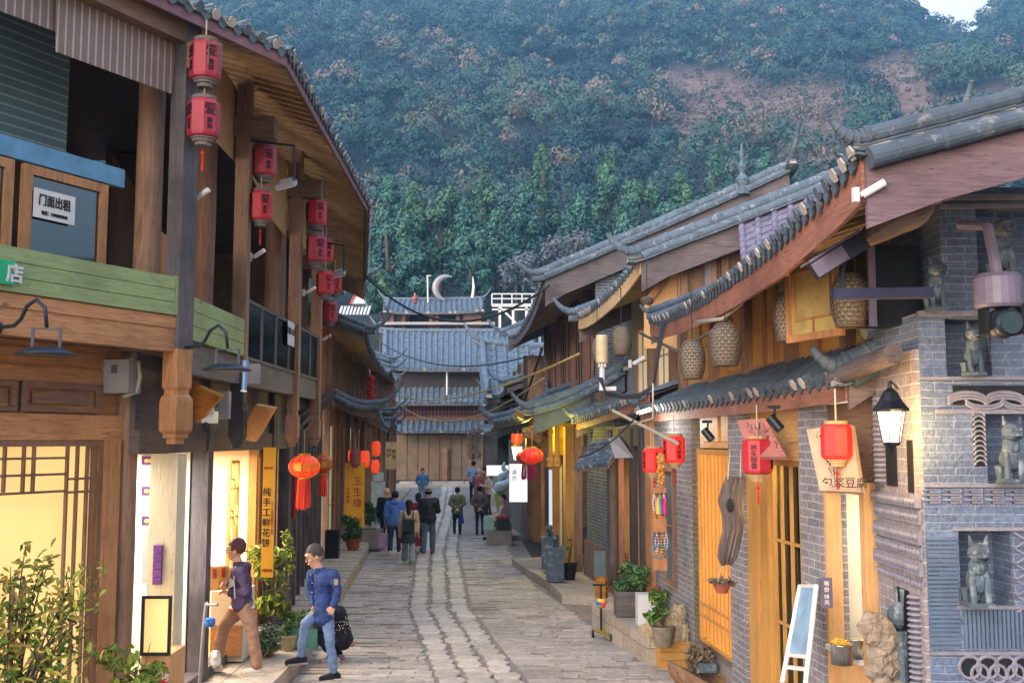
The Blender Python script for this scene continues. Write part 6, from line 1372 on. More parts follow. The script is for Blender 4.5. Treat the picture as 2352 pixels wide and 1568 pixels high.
for k, (px, py) in enumerate(((492, 1320), (513, 1318), (535, 1322))):
    a = at(px, py + 35, 13.6 + k * .1); t = thing('snack_bag', a, ['kraft snack bag with red label nearest the purple post', 'kraft snack bag with red label in the middle of three', 'kraft snack bag with red label nearest the woman'][k], 'bag', 'kraft snack bags on the cake shop shelf'); b = MB(); b.hexa([a + V(-.06, -.03, 0), a + V(.06, -.03, 0), a + V(.06, .03, 0), a + V(-.06, .03, 0), a + V(-.06, -.01, .3), a + V(.06, -.01, .3), a + V(.06, .01, .3), a + V(-.06, .01, .3)]); b.build('bag', plain('kraft paper', '#b8925a', .8) if k == 0 else bpy.data.materials['kraft paper'], t); b = MB(); b.box(a + V(0, -.03, .22), (.04, .02, .12)); b.build('label', M['redink'], t)
for k, z in enumerate((1.2, 1.6, 2.0, 2.4)):
    t = thing('goods_shelf', W2.pt((p3 + p4) / 2, -2.8, z), ['lowest shelf of packets at the back of the cake shop', 'second shelf of packets at the back of the cake shop', 'third shelf of packets at the back of the cake shop', 'topmost shelf of packets at the back of the cake shop'][k], 'shelf', 'goods shelves in the cake shop'); b = MB(); b.fbox(W2, p3 + .12, p4 - .3, -3.0, -2.7, z, z + .03); b.build('board', M['yellow_h'], t)
    for q in range(12): b = MB(); u = p3 + .2 + q * .19; b.fbox(W2, u, u + .14, -2.95, -2.8, z + .03, z + .2 + .08 * random.random()); b.build('packet', [M['redink'], M['cardw'], bpy.data.materials['kraft paper'], M['purple'], M['ysign']][(q * 3 + k) % 5], t)
t = thing('shop_counter', (-3.9, 13.9, .24), 'low shop counter with white front behind the woman', 'counter'); a, c = at(482, 1500, 13.9), at(560, 1357, 13.9); b = MB(); b.box(((a.x + c.x) / 2, 14.2, (.24 + c.z) / 2), (c.x - a.x, .6, c.z - .24)); b.build('body', M['shopw'], t); b = MB(); b.box(((a.x + c.x) / 2, 13.88, .5), (c.x - a.x - .02, .03, .4)); b.build('plinth', M['orange_h'], t)
# water pipe and meter
p = [gz(455, 1600, .22), None]; x0 = at(470, 1400, 12.3); t = thing('water_pipe', (x0.x, 12.3, .22), 'grey standpipe with tap and blue water meter before the purple post', 'pipe'); b = MB(); q = [V(at(458, 1560, 12.3).x, 12.3, .22), at(463, 1500, 12.3), at(470, 1420, 12.3), at(474, 1386, 12.3), at(478, 1384, 12.3)]; b.tube(q, .022, 8); b.tube([at(474, 1388, 12.3), at(500, 1388, 12.2)], .018, 8); b.build('pipe', M['grey_m'], t)
b = MB(); b.lathe(at(482, 1438, 12.25), [(.05, 0), (.06, .03), (.06, .09), (.04, .1)], 12); b.tube([at(472, 1430, 12.3), at(490, 1428, 12.2)], .03, 8); b.build('meter', plain('blue water meter', '#2a6ab0', .5), t)
t = thing('plastic_bag', tuple(at(497, 1525, 12.9)), 'crumpled translucent plastic bag behind the woman’s rear foot', 'bag'); b = MB(); b.ball(at(494, 1512, 12.9), .07, 14, 10, (.9, .8, 1.4)); b.bump(0, .03, 16); b.build('bag', M['white'], t)
# right planters
PB = thing('wooden_planter', tuple(gz(1532, 1535, 0)), 'large slatted yellow wood planter box standing in the street', 'planter'); c0 = gz(1519, 1536)
FA = Frame((c0.x, c0.y), (c0.x - .175, c0.y + .92), -1); FB_ = Frame((c0.x, c0.y), (c0.x + .46, c0.y + .04), 0); LA, LB = FA.L, FB_.L; HB = .34
b = MB()
for k in range(3): b.fbox(FB_, 0, LB, -.02, .01, .01 + k * .11, .01 + k * .11 + .104)
for k in range(14): b.fbox(FA, k * LA / 14, (k + .93) * LA / 14, -.02, .012, .01, HB)
b.fbox(FA, 0, LA, -LB, -LB + .02, .01, HB); b.build('boards', M['yellow_h'], PB)
b = MB(); b.fbox(FA, 0, LA, -.05, .03, HB, HB + .025); b.fbox(FB_, 0, LB, -.05, .03, HB - .004, HB + .03); b.build('rim', M['yellow_h'], PB); b = MB(); b.fbox(FA, .05, LA, -LB, -.03, .28, .33); b.build('inner_floor', M['brown_h'], PB)
potted('potted_plant', 'broad leaved green plant in a mossy stone pot inside the yellow planter', (at(1523, 1465, 14.4).x, 14.4, .335), .155, .27, (-.04, 0, .06, .42, .19), plain('mossy carved pot', '#7a7260', .85, 0, .35, 12, .6), M['leaf'], .1, 110)
t = thing('crate_planter', tuple(gz(1447, 1417, .4)), 'weathered slatted crate of leafy herbs on the pavement edge', 'planter'); c = gz(1447, 1420, .4); b = MB(); cx, cy = c.x + .02, c.y + .3
for k in range(4): b.box((cx, cy - .2, .46 + k * .095), (.42, .02, .088)); b.box((cx - .21, cy, .46 + k * .095), (.02, .4, .088)); b.box((cx + .21, cy, .46 + k * .095), (.02, .4, .088))
b.box((cx, cy, .42), (.4, .38, .02)); b.build('slats', M['grey_h'], t); b = MB(); b.box((cx, cy, .74), (.38, .36, .04)); b.build('soil', M['soil'], t)
L_ = [((cx + rng.uniform(-.2, .2), cy + rng.uniform(-.15, .15), .85 + rng.random() * .28), .13, 1) for _ in range(14)]; P_, N_, k = blob_pts(700, L_); leaf_obj('herbs', P_, N_, rng.uniform(.02, .05, 700), rng.random(700), M['leaf_d'], t, aspect=1.6)
# hollow log trough
t = thing('log_planter', tuple(gz(1600, 1568, 0)), 'hollowed tree trunk planter with dry plants beside the yellow planter', 'planter'); e0, e1 = V(2.18, 13.4, .28), V(2.42, 12.35, .26); b = MB(); n = 14; vs = []; m_ = 8
for j in range(m_ + 1):
    c = e0.lerp(e1, j / m_)
    for k in range(n):
        a = R(-20) + R(220) * k / (n - 1) + math.pi; rr = .23 * (1 + .12 * noise.noise(V(k * .7, j * .8, 3))); vs.append(c + V(math.cos(a) * rr, 0, math.sin(a) * rr))
    for k in range(n - 1, -1, -1):
        a = R(-20) + R(220) * k / (n - 1) + math.pi; rr = .16 * (1 + .1 * noise.noise(V(k * .7, j * .8, 7))); vs.append(c + V(math.cos(a) * rr, 0, math.sin(a) * rr))
q = 2 * n; b.add(vs, [(j * q + k, j * q + (k + 1) % q, (j + 1) * q + (k + 1) % q, (j + 1) * q + k) for j in range(m_) for k in range(q)] + [tuple(range(q)), tuple(m_ * q + k for k in range(q))]); b.build('trunk', wood('split log', '#8a6a50', 'y', contrast=.5), t)
grass_tuft(t, 'dry_plants', tuple(e0.lerp(e1, .4) + V(0, 0, .0)), .16, .32, 260, M['dry']); b = MB(); b.box(e0.lerp(e1, .55) + V(.03, 0, .12), (.2, .1, .1)); b.build('slate_block', M['darkstone'], t)
# scooter with pinwheel
g = gz(1381, 1464, 0); t = thing('kick_scooter', (g.x, g.y, 0), 'black child kick scooter with yellow deck on the paving', 'scooter'); x, y = g.x, g.y; b = MB(); hb = at(1393, 1342, y).z; b.tube([(x, y, .12), (x, y + .02, hb)], .018, 8); b.tube([(x - .13, y, hb), (x + .13, y, hb)], .016, 8); b.build('handlebar', M['black'], t)
b = MB(); b.box((x + .06, y - .12, .09), (.12, .42, .03), Matrix.Rotation(R(22), 3, 'Z')); b.box((x, y + .02, .11), (.22, .05, .04)); b.build('deck', plain('yellow grey deck', '#8a7a30', .6), t)
for dx, dy in ((-.13, .03), (.13, .03), (.13, -.3)): b = MB(); b.lathe((x + dx, y + dy, .06), [(.02, -.018), (.06, -.018), (.06, .018), (.02, .018)], 14, M=Matrix.Rotation(R(90), 3, 'Y')); b.build('wheel', M['black'], t)
pw = thing('pinwheel', (x, y - .04, at(1393, 1384, y).z), 'multicoloured pinwheel tied to the scooter stem', 'pinwheel'); zc = at(1393, 1384, y).z
for k, cl in enumerate(('#d83a28', '#e8a820', '#e8c830', '#2a5ac8', '#3a9a50', '#c82a20')):
    a = k * math.pi / 3; b = MB(); c = V(x, y - .05, zc) + V(math.cos(a) * .045, -.005 * k, math.sin(a) * .045); b.ball(c, .038, 8, 5, (1, .35, 1)); b.build('petal', plain('pinwheel ' + cl[1:], cl, .5, bump=0), pw)
# stone lions on plinths
def lion(px, py_top, py_bot, d, label, w_=.34):
    g0 = at(px, py_bot, d); zt = at(px, py_top, d).z; zp = at(px, py_top + (py_bot - py_top) * .3, d).z; t = thing('stone_lion', g0, label, 'statue', 'dark stone lions on plinths'); b = MB(); b.box((g0.x, d, (g0.z + zp) / 2), (w_, w_, zp - g0.z)); b.box((g0.x, d, zp + .015), (w_ + .05, w_ + .05, .05)); b.build('plinth', M['darkstone'], t)
    h = zt - zp - .04; c = V(g0.x, d, zp + .04); b = MB(); b.ball(c + V(0, .04, h * .3), h * .34, 10, 7, (.8, 1, .95)); b.ball(c + V(0, -.05, h * .72), h * .26, 10, 7, (1, 1, .95)); b.ball(c + V(0, -.12, h * .65), h * .13, 8, 5); b.tube([c + V(-.05, -.1, 0), c + V(-.05, -.08, h * .5)], h * .1, 7); b.tube([c + V(.05, -.1, 0), c + V(.05, -.08, h * .5)], h * .1, 7)
    for s1 in (-1, 1): b.ball(c + V(s1 * h * .2, -.02, h * .93), h * .08, 6, 4)
    for k in range(10): a = k * .63; b.ball(c + V(math.cos(a) * h * .24, .02, h * .72 + math.sin(a) * h * .22), h * .09, 6, 4)
    b.bump(0, .008, 20); b.build('lion', M['darkstone'], t)
lion(1275, 1228, 1332, 22.0, 'dark stone lion on a plinth, nearer of the pair', .36); lion(1262, 1205, 1305, 23.6, 'blue grey stone lion on a plinth half hidden behind the other', .34)
potted('potted_plant', 'sparse twig in a dark fluted pot by the porch', tuple(gz(1308, 1330, .18)), .16, .34, (0, 0, .1, .9, .12), M['black'], M['leaf'], .05, 40)
# electric cabinet, bird cage box, cables box
c = at(1374, 1290, 18.55); boxthing('electric_cabinet', 'grey green electricity cabinet on the rubble wall', 'cabinet', (c.x, 18.3, c.z), (.2, .14, .42), plain('green grey cabinet', '#4c5c5c', .5), None, None)
g = gz(1382, 1372, .4); t = thing('wicker_basket', tuple(g), 'tall yellowish carved wooden lantern box at the wall foot', 'lantern box'); b = MB(); b.lathe(g, [(.11, 0), (.12, .2), (.1, .22), (.11, .3), (.08, .38), (.04, .44)], 6); b.build('body', M['gildboard'], t)
# antenna and cable bundle
c = at(1383, 800, 13.2); t = thing('antenna', at(1383, 905, 13.2), 'cream cylindrical telecom antenna on a pipe mast', 'antenna'); k_ = 13.2 / FPX; b = MB(); b.lathe(at(1383, 833, 13.2), [(13.5 * k_, 0), (14 * k_, .01), (14 * k_, 62 * k_), (12 * k_, 64 * k_)], 18); b.build('radome', plain('cream plastic', '#b8aa88', .5, bump=0), t, smooth=False); b = MB(); b.tube([at(1383, 835, 13.2), at(1383, 895, 13.2)], .035, 8); b.bar(at(1376, 892, 13.2), at(1415, 892, 13.2), .05, .05)
for dx in (-7, 0, 7): b.tube([at(1383 + dx, 834, 13.15), at(1383 + dx, 842, 13.15)], .012, 6)
b.build('mast', M['white'], t)
def cable(pts, r, mat, label, name='cable', sag=0, grp=None, n=10):
    Q = [at(*p) for p in pts]; out_ = []
    if len(Q) == 2: Q = [Q[0].lerp(Q[1], k / n) - V(0, 0, sag * 4 * (k / n) * (1 - k / n)) for k in range(n + 1)]
    b = MB(); b.tube(Q, r, 6); o = b.build(name, mat, smooth=True); tag(o, label, 'cable', grp); return o
for k in range(3): cable([(1376 + k * 3, 868, 13.1), (1392, 900 + k * 3, 12.9), (1430, 908 + k * 3, 12.6), (1470, 905 + k * 3, 12.4), (1500, 885 + k * 2, 12.3), (1510 + k * 3, 800, 12.2), (1520 + k * 4, 740, 12.2)], .014, M['cable'], ['lowest black cable looping from the antenna up to the red eave', 'middle black cable of the three looping from the antenna', 'uppermost black cable of the three looping from the antenna'][2 - k], )
cable([(1600, 740, 11), (1660, 732, 10), (1700, 700, 9.6), (1730, 660, 9.2), (1760, 640, 9.0), (1810, 628, 8.6)], .02, M['cable_w'], 'pale thick conduit sagging below the red eave board')
cable([(1470, 765, 15.0), (1560, 808, 11.2), (1610, 775, 10.6), (1680, 735, 10)], .02, M['bark'], 'bare branch tied under the red eave', name='branch')
cable([(838, 632, 27), (1262, 655, 23)], .03, M['cable'], 'thick black cable sagging across the street between the two roofs', sag=1.0, n=16)
cable([(905, 905, 43), (1330, 812, 20)], .022, M['cable_y'], 'yellowish wire crossing the street, upper of two', sag=.5, n=16); cable([(900, 912, 44), (1250, 868, 24)], .022, M['cable_y'], 'yellowish wire crossing the street, lower and more slack', sag=1.0, n=16)
cable([(880, 790, 60), (1225, 815, 40)], .035, M['cable'], 'dark wire crossing in front of the big tiled hall roof', sag=.8, n=14); cable([(1245, 800, 24), (1205, 920, 30), (1130, 945, 44)], .03, M['cable'], 'hanging wires in front of the hipped tiled roof')
cable([(1468, 948, 13), (1330, 1050, 14)], .012, M['cable'], 'thin wire near the tiled hood', sag=.1); 
cable([(1500, 880, 12), (1500, 960, 12), (1415, 985, 15)], .012, M['cable_w'], 'pale wire below the black cable bundle')
b = MB(); b.tube([at(1408, 943, 15.6), at(1556, 1060 - 42, 13.6)], .025, 8); tag(b.build('conduit', M['cable_w']), 'pale slanting pipe below the middle eave', 'pipe')
b = MB(); q_ = []
for k in range(60):
    y = 7 + k * .21; xe = -2.55 - .0 - max(0, (11.4 - y)) * .56 if y < 11.4 else -2.55 - (y - 11.4) * .02; q_.append((xe + .06, y, 7.55 - (.14 if k % 2 else .0)))
b.tube(q_, .012, 5); tag(b.build('light_string', M['cable_w']), 'pale zigzag light string along the left eave board', 'light string')
# stage lights, loudspeaker and bar by the tower
t = thing('stage_light', at(2285, 760, 7.0), 'grey moving head stage light hanging before the tower niche', 'stage light'); p = at(2292, 672, 6.6); b = MB(); b.lathe(p, [(.13, -.1), (.145, -.08), (.145, .09), (.12, .12)], 20); b.build('base', plain('mauve grey plastic', '#6c6478', .45, bump=.05), t, smooth=False)
p2 = at(2302, 742, 6.6); b = MB(); 
for s1 in (-1, 1): b = MB(); b.box(p2 + V(s1 * .115, 0, .03), (.03, .1, .2)); b.build('yoke', M['black'], t)
b = MB(); b.ball(p2, .1, 16, 10); b.tube([p2, p2 + V(0, -.12, -.01)], .085, 16); b.build('lamp_head', M['iron'], t, smooth=True); b = MB(); b.tube([p2 + V(0, -.12, -.01), p2 + V(0, -.13, -.01)], .07, 16); b.build('lens', M['mirror'], t); b = MB(); b.tube([p + V(0, 0, .12), p + V(-.0, .1, .45)], .035, 8); b.tube([p + V(0, .1, .45), p + V(-.1, .3, .5)], .03, 8); b.build('mast', bpy.data.materials['mauve grey plastic'], t)
t = thing('stage_light', at(1925, 640, 6.9), 'dark rectangular floodlight angled left on the black bar', 'floodlight'); p = at(1925, 588, 6.9); Mx = Matrix.Rotation(R(-32), 3, 'Y'); b = MB(); b.box(p, (.36, .2, .12), Mx); b.build('lamp_head', M['iron'], t); b = MB(); b.box(p + Mx @ V(-.02, 0, .07), (.4, .22, .015), Mx); b.box(p + Mx @ V(-.1, -.1, -.0), (.24, .015, .1), Mx); b.build('visor', bpy.data.materials['mauve grey plastic'], t); b = MB(); b.tube([p + V(.03, 0, 0), p + V(.02, 0, -.25)], .02, 6); b.build('yoke', M['iron'], t)
b = MB(); b.bar(at(1912, 676, 6.9), at(2140, 672, 6.9), .07, .07); tag(b.build('mounting_bar', plain('dark blue steel bar', '#343650', .5, .3)), 'dark horizontal steel bar carrying the floodlight beside the tower', 'bar')
t = thing('loudspeaker', at(2060, 740, 7.6), 'black loudspeaker cabinet in a mauve frame beside the tower', 'speaker'); a, c = at(1995, 745, 7.8), at(2105, 562, 7.8); b = MB(); b.box(((a.x + c.x) / 2 + .02, 7.95, (a.z + c.z) / 2), (c.x - a.x, .3, c.z - a.z)); b.build('cabinet', M['black'], t); b = MB(); b.box((a.x + .02, 7.76, (a.z + c.z) / 2), (.05, .04, c.z - a.z + .04)); b.build('frame_edge', bpy.data.materials['mauve grey plastic'], t)
b = MB(); c = at(2060, 510, 6.9); b.ball(c, .22, 14, 8, (1.3, 1, .4), Matrix.Rotation(R(-25), 3, 'Y')); b.bump(0, .03, 6); tag(b.build('rolled_cloth', plain('dusty folded cloth', '#877468', .9)), 'dusty bundled canvas tucked under the upper right eave', 'cloth')
p = at(1990, 860, 7.9); b = MB(); b.tube([at(1915, 868, 8.6), at(2052, 812, 7.5)], .075, 14); tag(b.build('round_log', M['grey_h']), 'round grey log end under the tiles next to the tower', 'log')
b = MB(); b.lathe(at(1990, 752, 8.2), [(.02, -.03), (.085, -.03), (.085, .03), (.02, .03)], 16, M=Matrix.Rotation(R(75), 3, 'Y')); tag(b.build('wire_coil', M['steel']), 'coil of shiny wire under the loudspeaker', 'coil')
# stone beasts in the tower niches
def beast(px, py0, py1, d, label, yaw=0):
    top, bot = at(px, py0, d), at(px, py1, d); h = top.z - bot.z; c = bot; t = thing('stone_beast', bot, label, 'statue', 'carved stone beasts of the tower'); b = MB(); Rm = Matrix.Rotation(R(yaw), 3, 'Z')
    def q(x, y, z): return c + Rm @ V(x * h, y * h, z * h)
    b.box(q(0, 0, .03), (.36 * h, .3 * h, .06 * h)); b.ball(q(0, .05, .35), .17 * h, 10, 7, (.85, 1, 1.2)); b.ball(q(0, -.03, .56), .14 * h, 10, 7, (1, .9, 1)); b.ball(q(0, -.1, .76), .15 * h, 12, 8, (1.15, .95, .95)); b.ball(q(0, -.2, .72), .08 * h, 8, 5, (1.3, 1, .7))
    for s1 in (-1, 1):
        b.tube([q(s1 * .1, -.1, .05), q(s1 * .1, -.07, .3), q(s1 * .08, -.02, .52)], [.05 * h, .045 * h, .065 * h], 7); b.tube([q(s1 * .12, .1, .05), q(s1 * .14, .08, .25)], [.05 * h, .08 * h], 7)
        b.tube([q(s1 * .1, -.08, .86), q(s1 * .13, -.07, 1.0)], [.05 * h, .012 * h], 6); b.ball(q(s1 * .06, -.235, .79), .022 * h, 6, 4)
    b.tube([q(0, .18, .2), q(.12, .22, .4), q(.1, .2, .6)], [.03 * h, .03 * h, .015 * h], 6); b.bump(0, .006 * h * 3, 14); b.build('body', M['darkstone'], t)
    b = MB(); b.ball(q(0, -.245, .69), .045 * h, 8, 5, (1.4, .5, .5)); b.build('mouth', M['ink'], t)
M['bstone'] = plain('blue grey stone', '#5f7080', .8, 0, .3, 9, .5)
beast(2248, 1228, 1392, 7.35, 'crouching stone beast with open jaws in the lowest front niche'); beast(2325, 955, 1108, 7.35, 'stone beast in the middle niche at the right edge'); beast(2238, 738, 862, 7.4, 'upright cat like stone beast in the small upper left niche'); beast(2305, 492, 640, 7.2, 'cat eared stone beast behind the stage light in the top niche'); beast(2152, 590, 714, 7.3, 'seated cat like stone beast on the outer ledge of the tower')
b0 = thing('stone_beast', at(2068, 1520, 7.8), 'tall horned stone figure in the narrow side niche above the pitted rock', 'statue'); b = MB(); p = TS.pt(.42, .06, 1.15); b.tube([p, p + V(0, 0, .3), p + V(-.02, 0, .55)], [.06, .08, .09], 8); b.ball(p + V(-.02, 0, .66), .1, 10, 7, (.6, 1, 1)); b.tube([p + V(0, .05, .72), p + V(0, .06, .85)], .015, 5); b.tube([p + V(0, -.05, .72), p + V(0, -.06, .85)], .015, 5); b.bump(0, .015, 12); b.build('body', M['darkstone'], b0)
# pitted rock
b = MB()
for k in range(46):
    f = k / 46; c = at(2012 + f * 28 + random.uniform(-16, 26), 1420 + f * 150 + random.uniform(-12, 12), 7.9); c.x -= .02; b.ball(c, random.uniform(.04, .085), 9, 6, (1, 1, .9))
b.bump(0, .03, 18); b.build; o = b.build('pitted_rock', plain('pitted cream rock', '#8f8070', .95, 0, .5, 14, 1.0), smooth=False); tag(o, 'pitted cream scholar rock piled at the foot of the tower side', 'rock')
# food at the hatch
for k, (px, py, r_, lb) in enumerate(((1932, 1445, .085, 'steel pot heaped with chips at the front of the food hatch'), (1966, 1425, .09, 'steel pot farther inside the food hatch'))):
    c = at(px, py, 8.55 + k * .25); c.z = 1.32; c.x += 0; t = thing('steel_pot', c, lb, 'pot', 'steel pots on the hatch counter'); b = MB(); b.lathe(c, [(r_, 0), (r_, .15), (r_ * 1.05, .155), (r_ * .9, .155)], 20); b.build('pot', M['steel'], t, smooth=True)
    if k == 0:
        b = MB()
        for _ in range(50): q = c + V(random.uniform(-.06, .06), random.uniform(-.06, .06), .155 + random.uniform(0, .035)); b.bar(q, q + V(random.uniform(-.03, .03), random.uniform(-.03, .03), random.uniform(-.01, .02)), .009)
        b.build('chips', plain('fried chips', '#d8a83c', .6), t)
# jewellery display by the orange post
t = thing('necklace_rack', at(1520, 1340, 14.0), 'hanging display of beaded necklaces and a dream catcher by the grey wall', 'jewellery display'); a, c = at(1503, 1310, 14.15), at(1531, 1120, 14.15); b = MB(); b.box(((a.x + c.x) / 2, 14.2, (a.z + c.z) / 2), (c.x - a.x, .03, c.z - a.z)); b.build('backing', M['orange_v'], t)
cols = ['#d8d4cc', '#b03030', '#2a8a90', '#d8a020', '#402828', '#c8c8d8', '#7a2a6a', '#3a5aa0']
for j in range(14):
    x = a.x + (c.x - a.x) * (j % 7 + .5) / 7; z = (c.z - .08) if j < 7 else (a.z + c.z) / 2 - .05; b = MB(); L = random.uniform(.18, .32)
    for q in range(9): f = q / 8; b.ball((x + math.sin(f * math.pi) * .018, 14.16, z - L * f), .013, 6, 4); b.ball((x - math.sin(f * math.pi) * .018, 14.16, z - L * f), .013, 6, 4)
    mm = bpy.data.materials.get('bead ' + cols[j % 8]) or plain('bead ' + cols[j % 8], cols[j % 8], .3, bump=0); b.build('necklace', mm, t)
cdx = at(1513, 1265, 14.1); b = MB(); b.tube([cdx + V(math.cos(a_) * .09, 0, math.sin(a_) * .09) for a_ in [k * .35 for k in range(19)]], .008, 6); b.build('dream_catcher', plain('turquoise ring', '#3a90a8', .5), t)
t = thing('gourd_string', at(1523, 1130, 13.8), 'string of small yellow gourds with coloured tassels over the necklaces', 'gourds'); b = MB()
for k in range(26): f = k / 26; c = at(1518 + 5 * math.sin(k * 2.3), 1045 + f * 75, 13.8); b.ball(c + V(0, .03 * math.cos(k), 0), .03 * (1.2 - f * .5), 8, 5)
b.build('gourds', plain('dried gourd', '#b8863c', .5), t)
for k, cl in enumerate(('#d8b020', '#3a8aa0', '#6a2a8a', '#c82a60')): c = at(1511 + k * 5, 1160, 13.75); b = MB(); b.lathe(c, [(.028, -.11), (.02, .0), (.01, .1)], 8); b.build('tassel', plain('silk ' + cl[1:], cl, .7), t)
t = thing('vendor_sheet', gz(1502, 1418, .4), 'small draped display table with white printed sheets by the orange post', 'table'); g = V(2.02, 15.75, .4); b = MB(); b.box(g + V(0, 0, .22), (.36, .3, .44)); b.build('cloth', M['white'], t); b = MB(); b.lathe(g + V(.1, 0, .44), [(.07, 0), (.09, .1), (.06, .1)], 12); b.build('bowl', M['terracotta'], t)
# street stalls on the right, far
g = gz(1130, 1255, 0); boxthing('stone_block', 'squared stone block standing at the right edge of the far paving', 'stone block', (g.x + .2, g.y + .4, .22), (.75, .6, .45), M['stone'])
t = thing('goods_stack', (g.x + .3, g.y + 2, 0), 'stack of pale folded goods and red boxes beside the far stall', 'goods'); b = MB()
for k in range(5): b.box((g.x - .1, g.y + .45, .49 + k * .075), (.32, .4, .07))
b.build('folded_goods', plain('pale green cloth', '#9ab8ac', .8), t); b = MB(); b.box((g.x + .32, g.y + .5, .62), (.4, .4, .34)); b.build('box', M['black'], t); b = MB(); b.box((g.x + .32, g.y + .5, .82), (.4, .4, .07)); b.build('box_lid', M['redink'], t)
t = thing('notice_stand', gz(1165, 1245, 0), 'grey sign panel on a thin pole at the right stall', 'sign'); g = gz(1165, 1245, 0); b = MB(); b.tube([(g.x, g.y, 0), (g.x, g.y, 1.0)], .035, 6); b.build('pole', M['cable_y'], t); b = MB(); b.box((g.x - .02, g.y - .05, 1.1), (.42, .04, .7)); b.build('panel', M['grey_m'], t)
# ice cream model
g = at(1158, 1165, 33); g.z = .12; t = thing('ice_cream_model', g, 'giant white and blue soft ice cream cone model on the right pavement', 'display model'); b = MB(); b.lathe(g, [(.2, .6), (.3, 1.25), (.32, 1.3)], 14); b.build('cone', plain('lime green cone', '#9ab83a', .5), t); b = MB()
pts = []; rs = []
for k in range(60): f = k / 59; a = f * 6 * math.pi; pts.append(g + V(math.cos(a) * .2 * (1 - f), math.sin(a) * .2 * (1 - f), 1.35 + f * .95)); rs.append(.17 * (1 - f) + .03)
b.tube(pts, rs, 8); b.build('swirl', plain('white and blue cream', '#c8d8e0', .4), t, smooth=True); b = MB(); b.box(g + V(0, 0, .3), (.5, .5, .6)); b.build('base', M['white'], t)
b = MB(); c = at(1143, 1080, 33.5); b.box(c, (.7, .2, .32)); tag(b.build('light_box_sign', bpy.data.materials['lit white sign face']), 'small blank white lit sign above the ice cream model', 'sign')
t = thing('menu_board', at(1148, 1120, 34), 'blue framed picture menu under the small white lit sign', 'sign'); c = at(1148, 1103, 34); b = MB(); b.box(c, (.45, .06, .36)); b.build('panel', plain('menu picture', '#8a9a8a', .6, 0, .4, 8), t)
c = at(1090, 1022, 44); t = thing('dried_bundle', c, 'tall bundle of dried straw hanging under the far right eave', 'straw bundle'); grass_tuft(t, 'straw', tuple(c - V(0, 0, .6)), .32, 1.3, 900, M['dry'])
# moon sculpture, mast, tent and flags on the far roofs
t = thing('moon_sculpture', at(1025, 690, 86), 'white crescent moon sculpture on the roof above the pavilion', 'sculpture'); c = at(1028, 662, 86); r0 = 28 / FPX * 86; b = MB(); q, rs = [], []
for k in range(17): a = R(70) + R(190) * k / 16; q.append(c + V(math.cos(a) * r0, 0, math.sin(a) * r0)); rs.append(.05 + .26 * math.sin(math.pi * k / 16))
b.tube(q, rs, 8); b.build('crescent', M['grey_m'], t)
b = MB(); b.tube([at(1086, 635, 86), at(1088, 660, 86), at(1085, 684, 86)], [.03, .12, .12], 6); tag(b.build('curved_mast', M['white']), 'curved white blade standing right of the moon sculpture', 'sculpture')
b = MB(); b.tube([at(982, 633, 86), at(983, 700, 86)], .07, 6); b.box(at(985, 633, 86), (.4, .1, .06)); tag(b.build('lamp_pole', M['white']), 'thin white lamp pole left of the moon sculpture', 'pole')
t = thing('market_tent', at(830, 700, 60), 'small white peaked tent with a red pole by the left eave end', 'tent'); b = MB(); b.prism([at(806, 697, 60), at(826, 655, 60), at(838, 697, 60)], (0, 1.2, 0)); b.build('canopy', M['white'], t); b = MB(); b.bar(at(804, 698, 59.9), at(830, 648, 59.9), .08); b.build('pole', M['redink'], t)
b = MB()
for k in range(9): b.bar(at(780 + k * 8, 722, 58), at(786 + k * 8, 703, 60.5), .12, .04)
tag(b.build('striped_awning', M['white']), 'small blue and white corrugated awning behind the left tiled eave', 'awning')
# ================================================================== PEOPLE
def cap(b, p0, r0, p1, r1, n=12):
    p0, p1 = V(*p0), V(*p1); b.tube([p0, p1], [r0, r1], n); b.ball(p0, r0, n, 8); b.ball(p1, r1, n, 8); return b
def remesh(b, voxel, it=4, folds=0.0, fs=9.0, fseed=0):
    me = bpy.data.meshes.new('tmp'); me.from_pydata([tuple(v) for v in b.v], [], b.f); o = bpy.data.objects.new('tmp', me); COL.objects.link(o)
    r = o.modifiers.new('r', 'REMESH'); r.mode = 'VOXEL'; r.voxel_size = voxel; s = o.modifiers.new('s', 'SMOOTH'); s.iterations = it; s.factor = .5
    dg = bpy.context.evaluated_depsgraph_get(); dg.update(); out_ = bpy.data.meshes.new_from_object(o.evaluated_get(dg)); bpy.data.objects.remove(o); bpy.data.meshes.remove(me)
    if folds:
        n = len(out_.vertices); co = np.zeros(n * 3); out_.vertices.foreach_get('co', co); no = np.zeros(n * 3); out_.vertices.foreach_get('normal', no); co = co.reshape(-1, 3); no = no.reshape(-1, 3)
        h = np.array([noise.noise(V(x * fs + fseed, y * fs, z * fs * 1.8)) + .5 * noise.noise(V(x * fs * 2.3, y * fs * 2.3, z * fs * 3.5 + fseed)) for x, y, z in co]); co = co + no * (h * folds)[:, None]; out_.vertices.foreach_set('co', co.ravel())
    return out_
def put(me, name, mat, par, label=None):
    off = PW[par.name]; me.transform(Matrix.Translation(-off)); me.materials.clear(); me.materials.append(mat); me.polygons.foreach_set('use_smooth', [True] * len(me.polygons)); me.name = name
    return link(name, me, par, off, label)
CM = {}
def cloth_m(col, rough=.85, var=.15):
    if col not in CM: CM[col] = plain('fabric ' + col.lstrip('#'), col, rough, 0, var, 7, .3, spec=.2)
    return CM[col]
SKIN = plain('skin', '#cda088', .55, 0, .06, 8, .05)
def orient(f):
    f = V(f[0], f[1], 0).normalized(); return f, V(f.y, -f.x, 0)
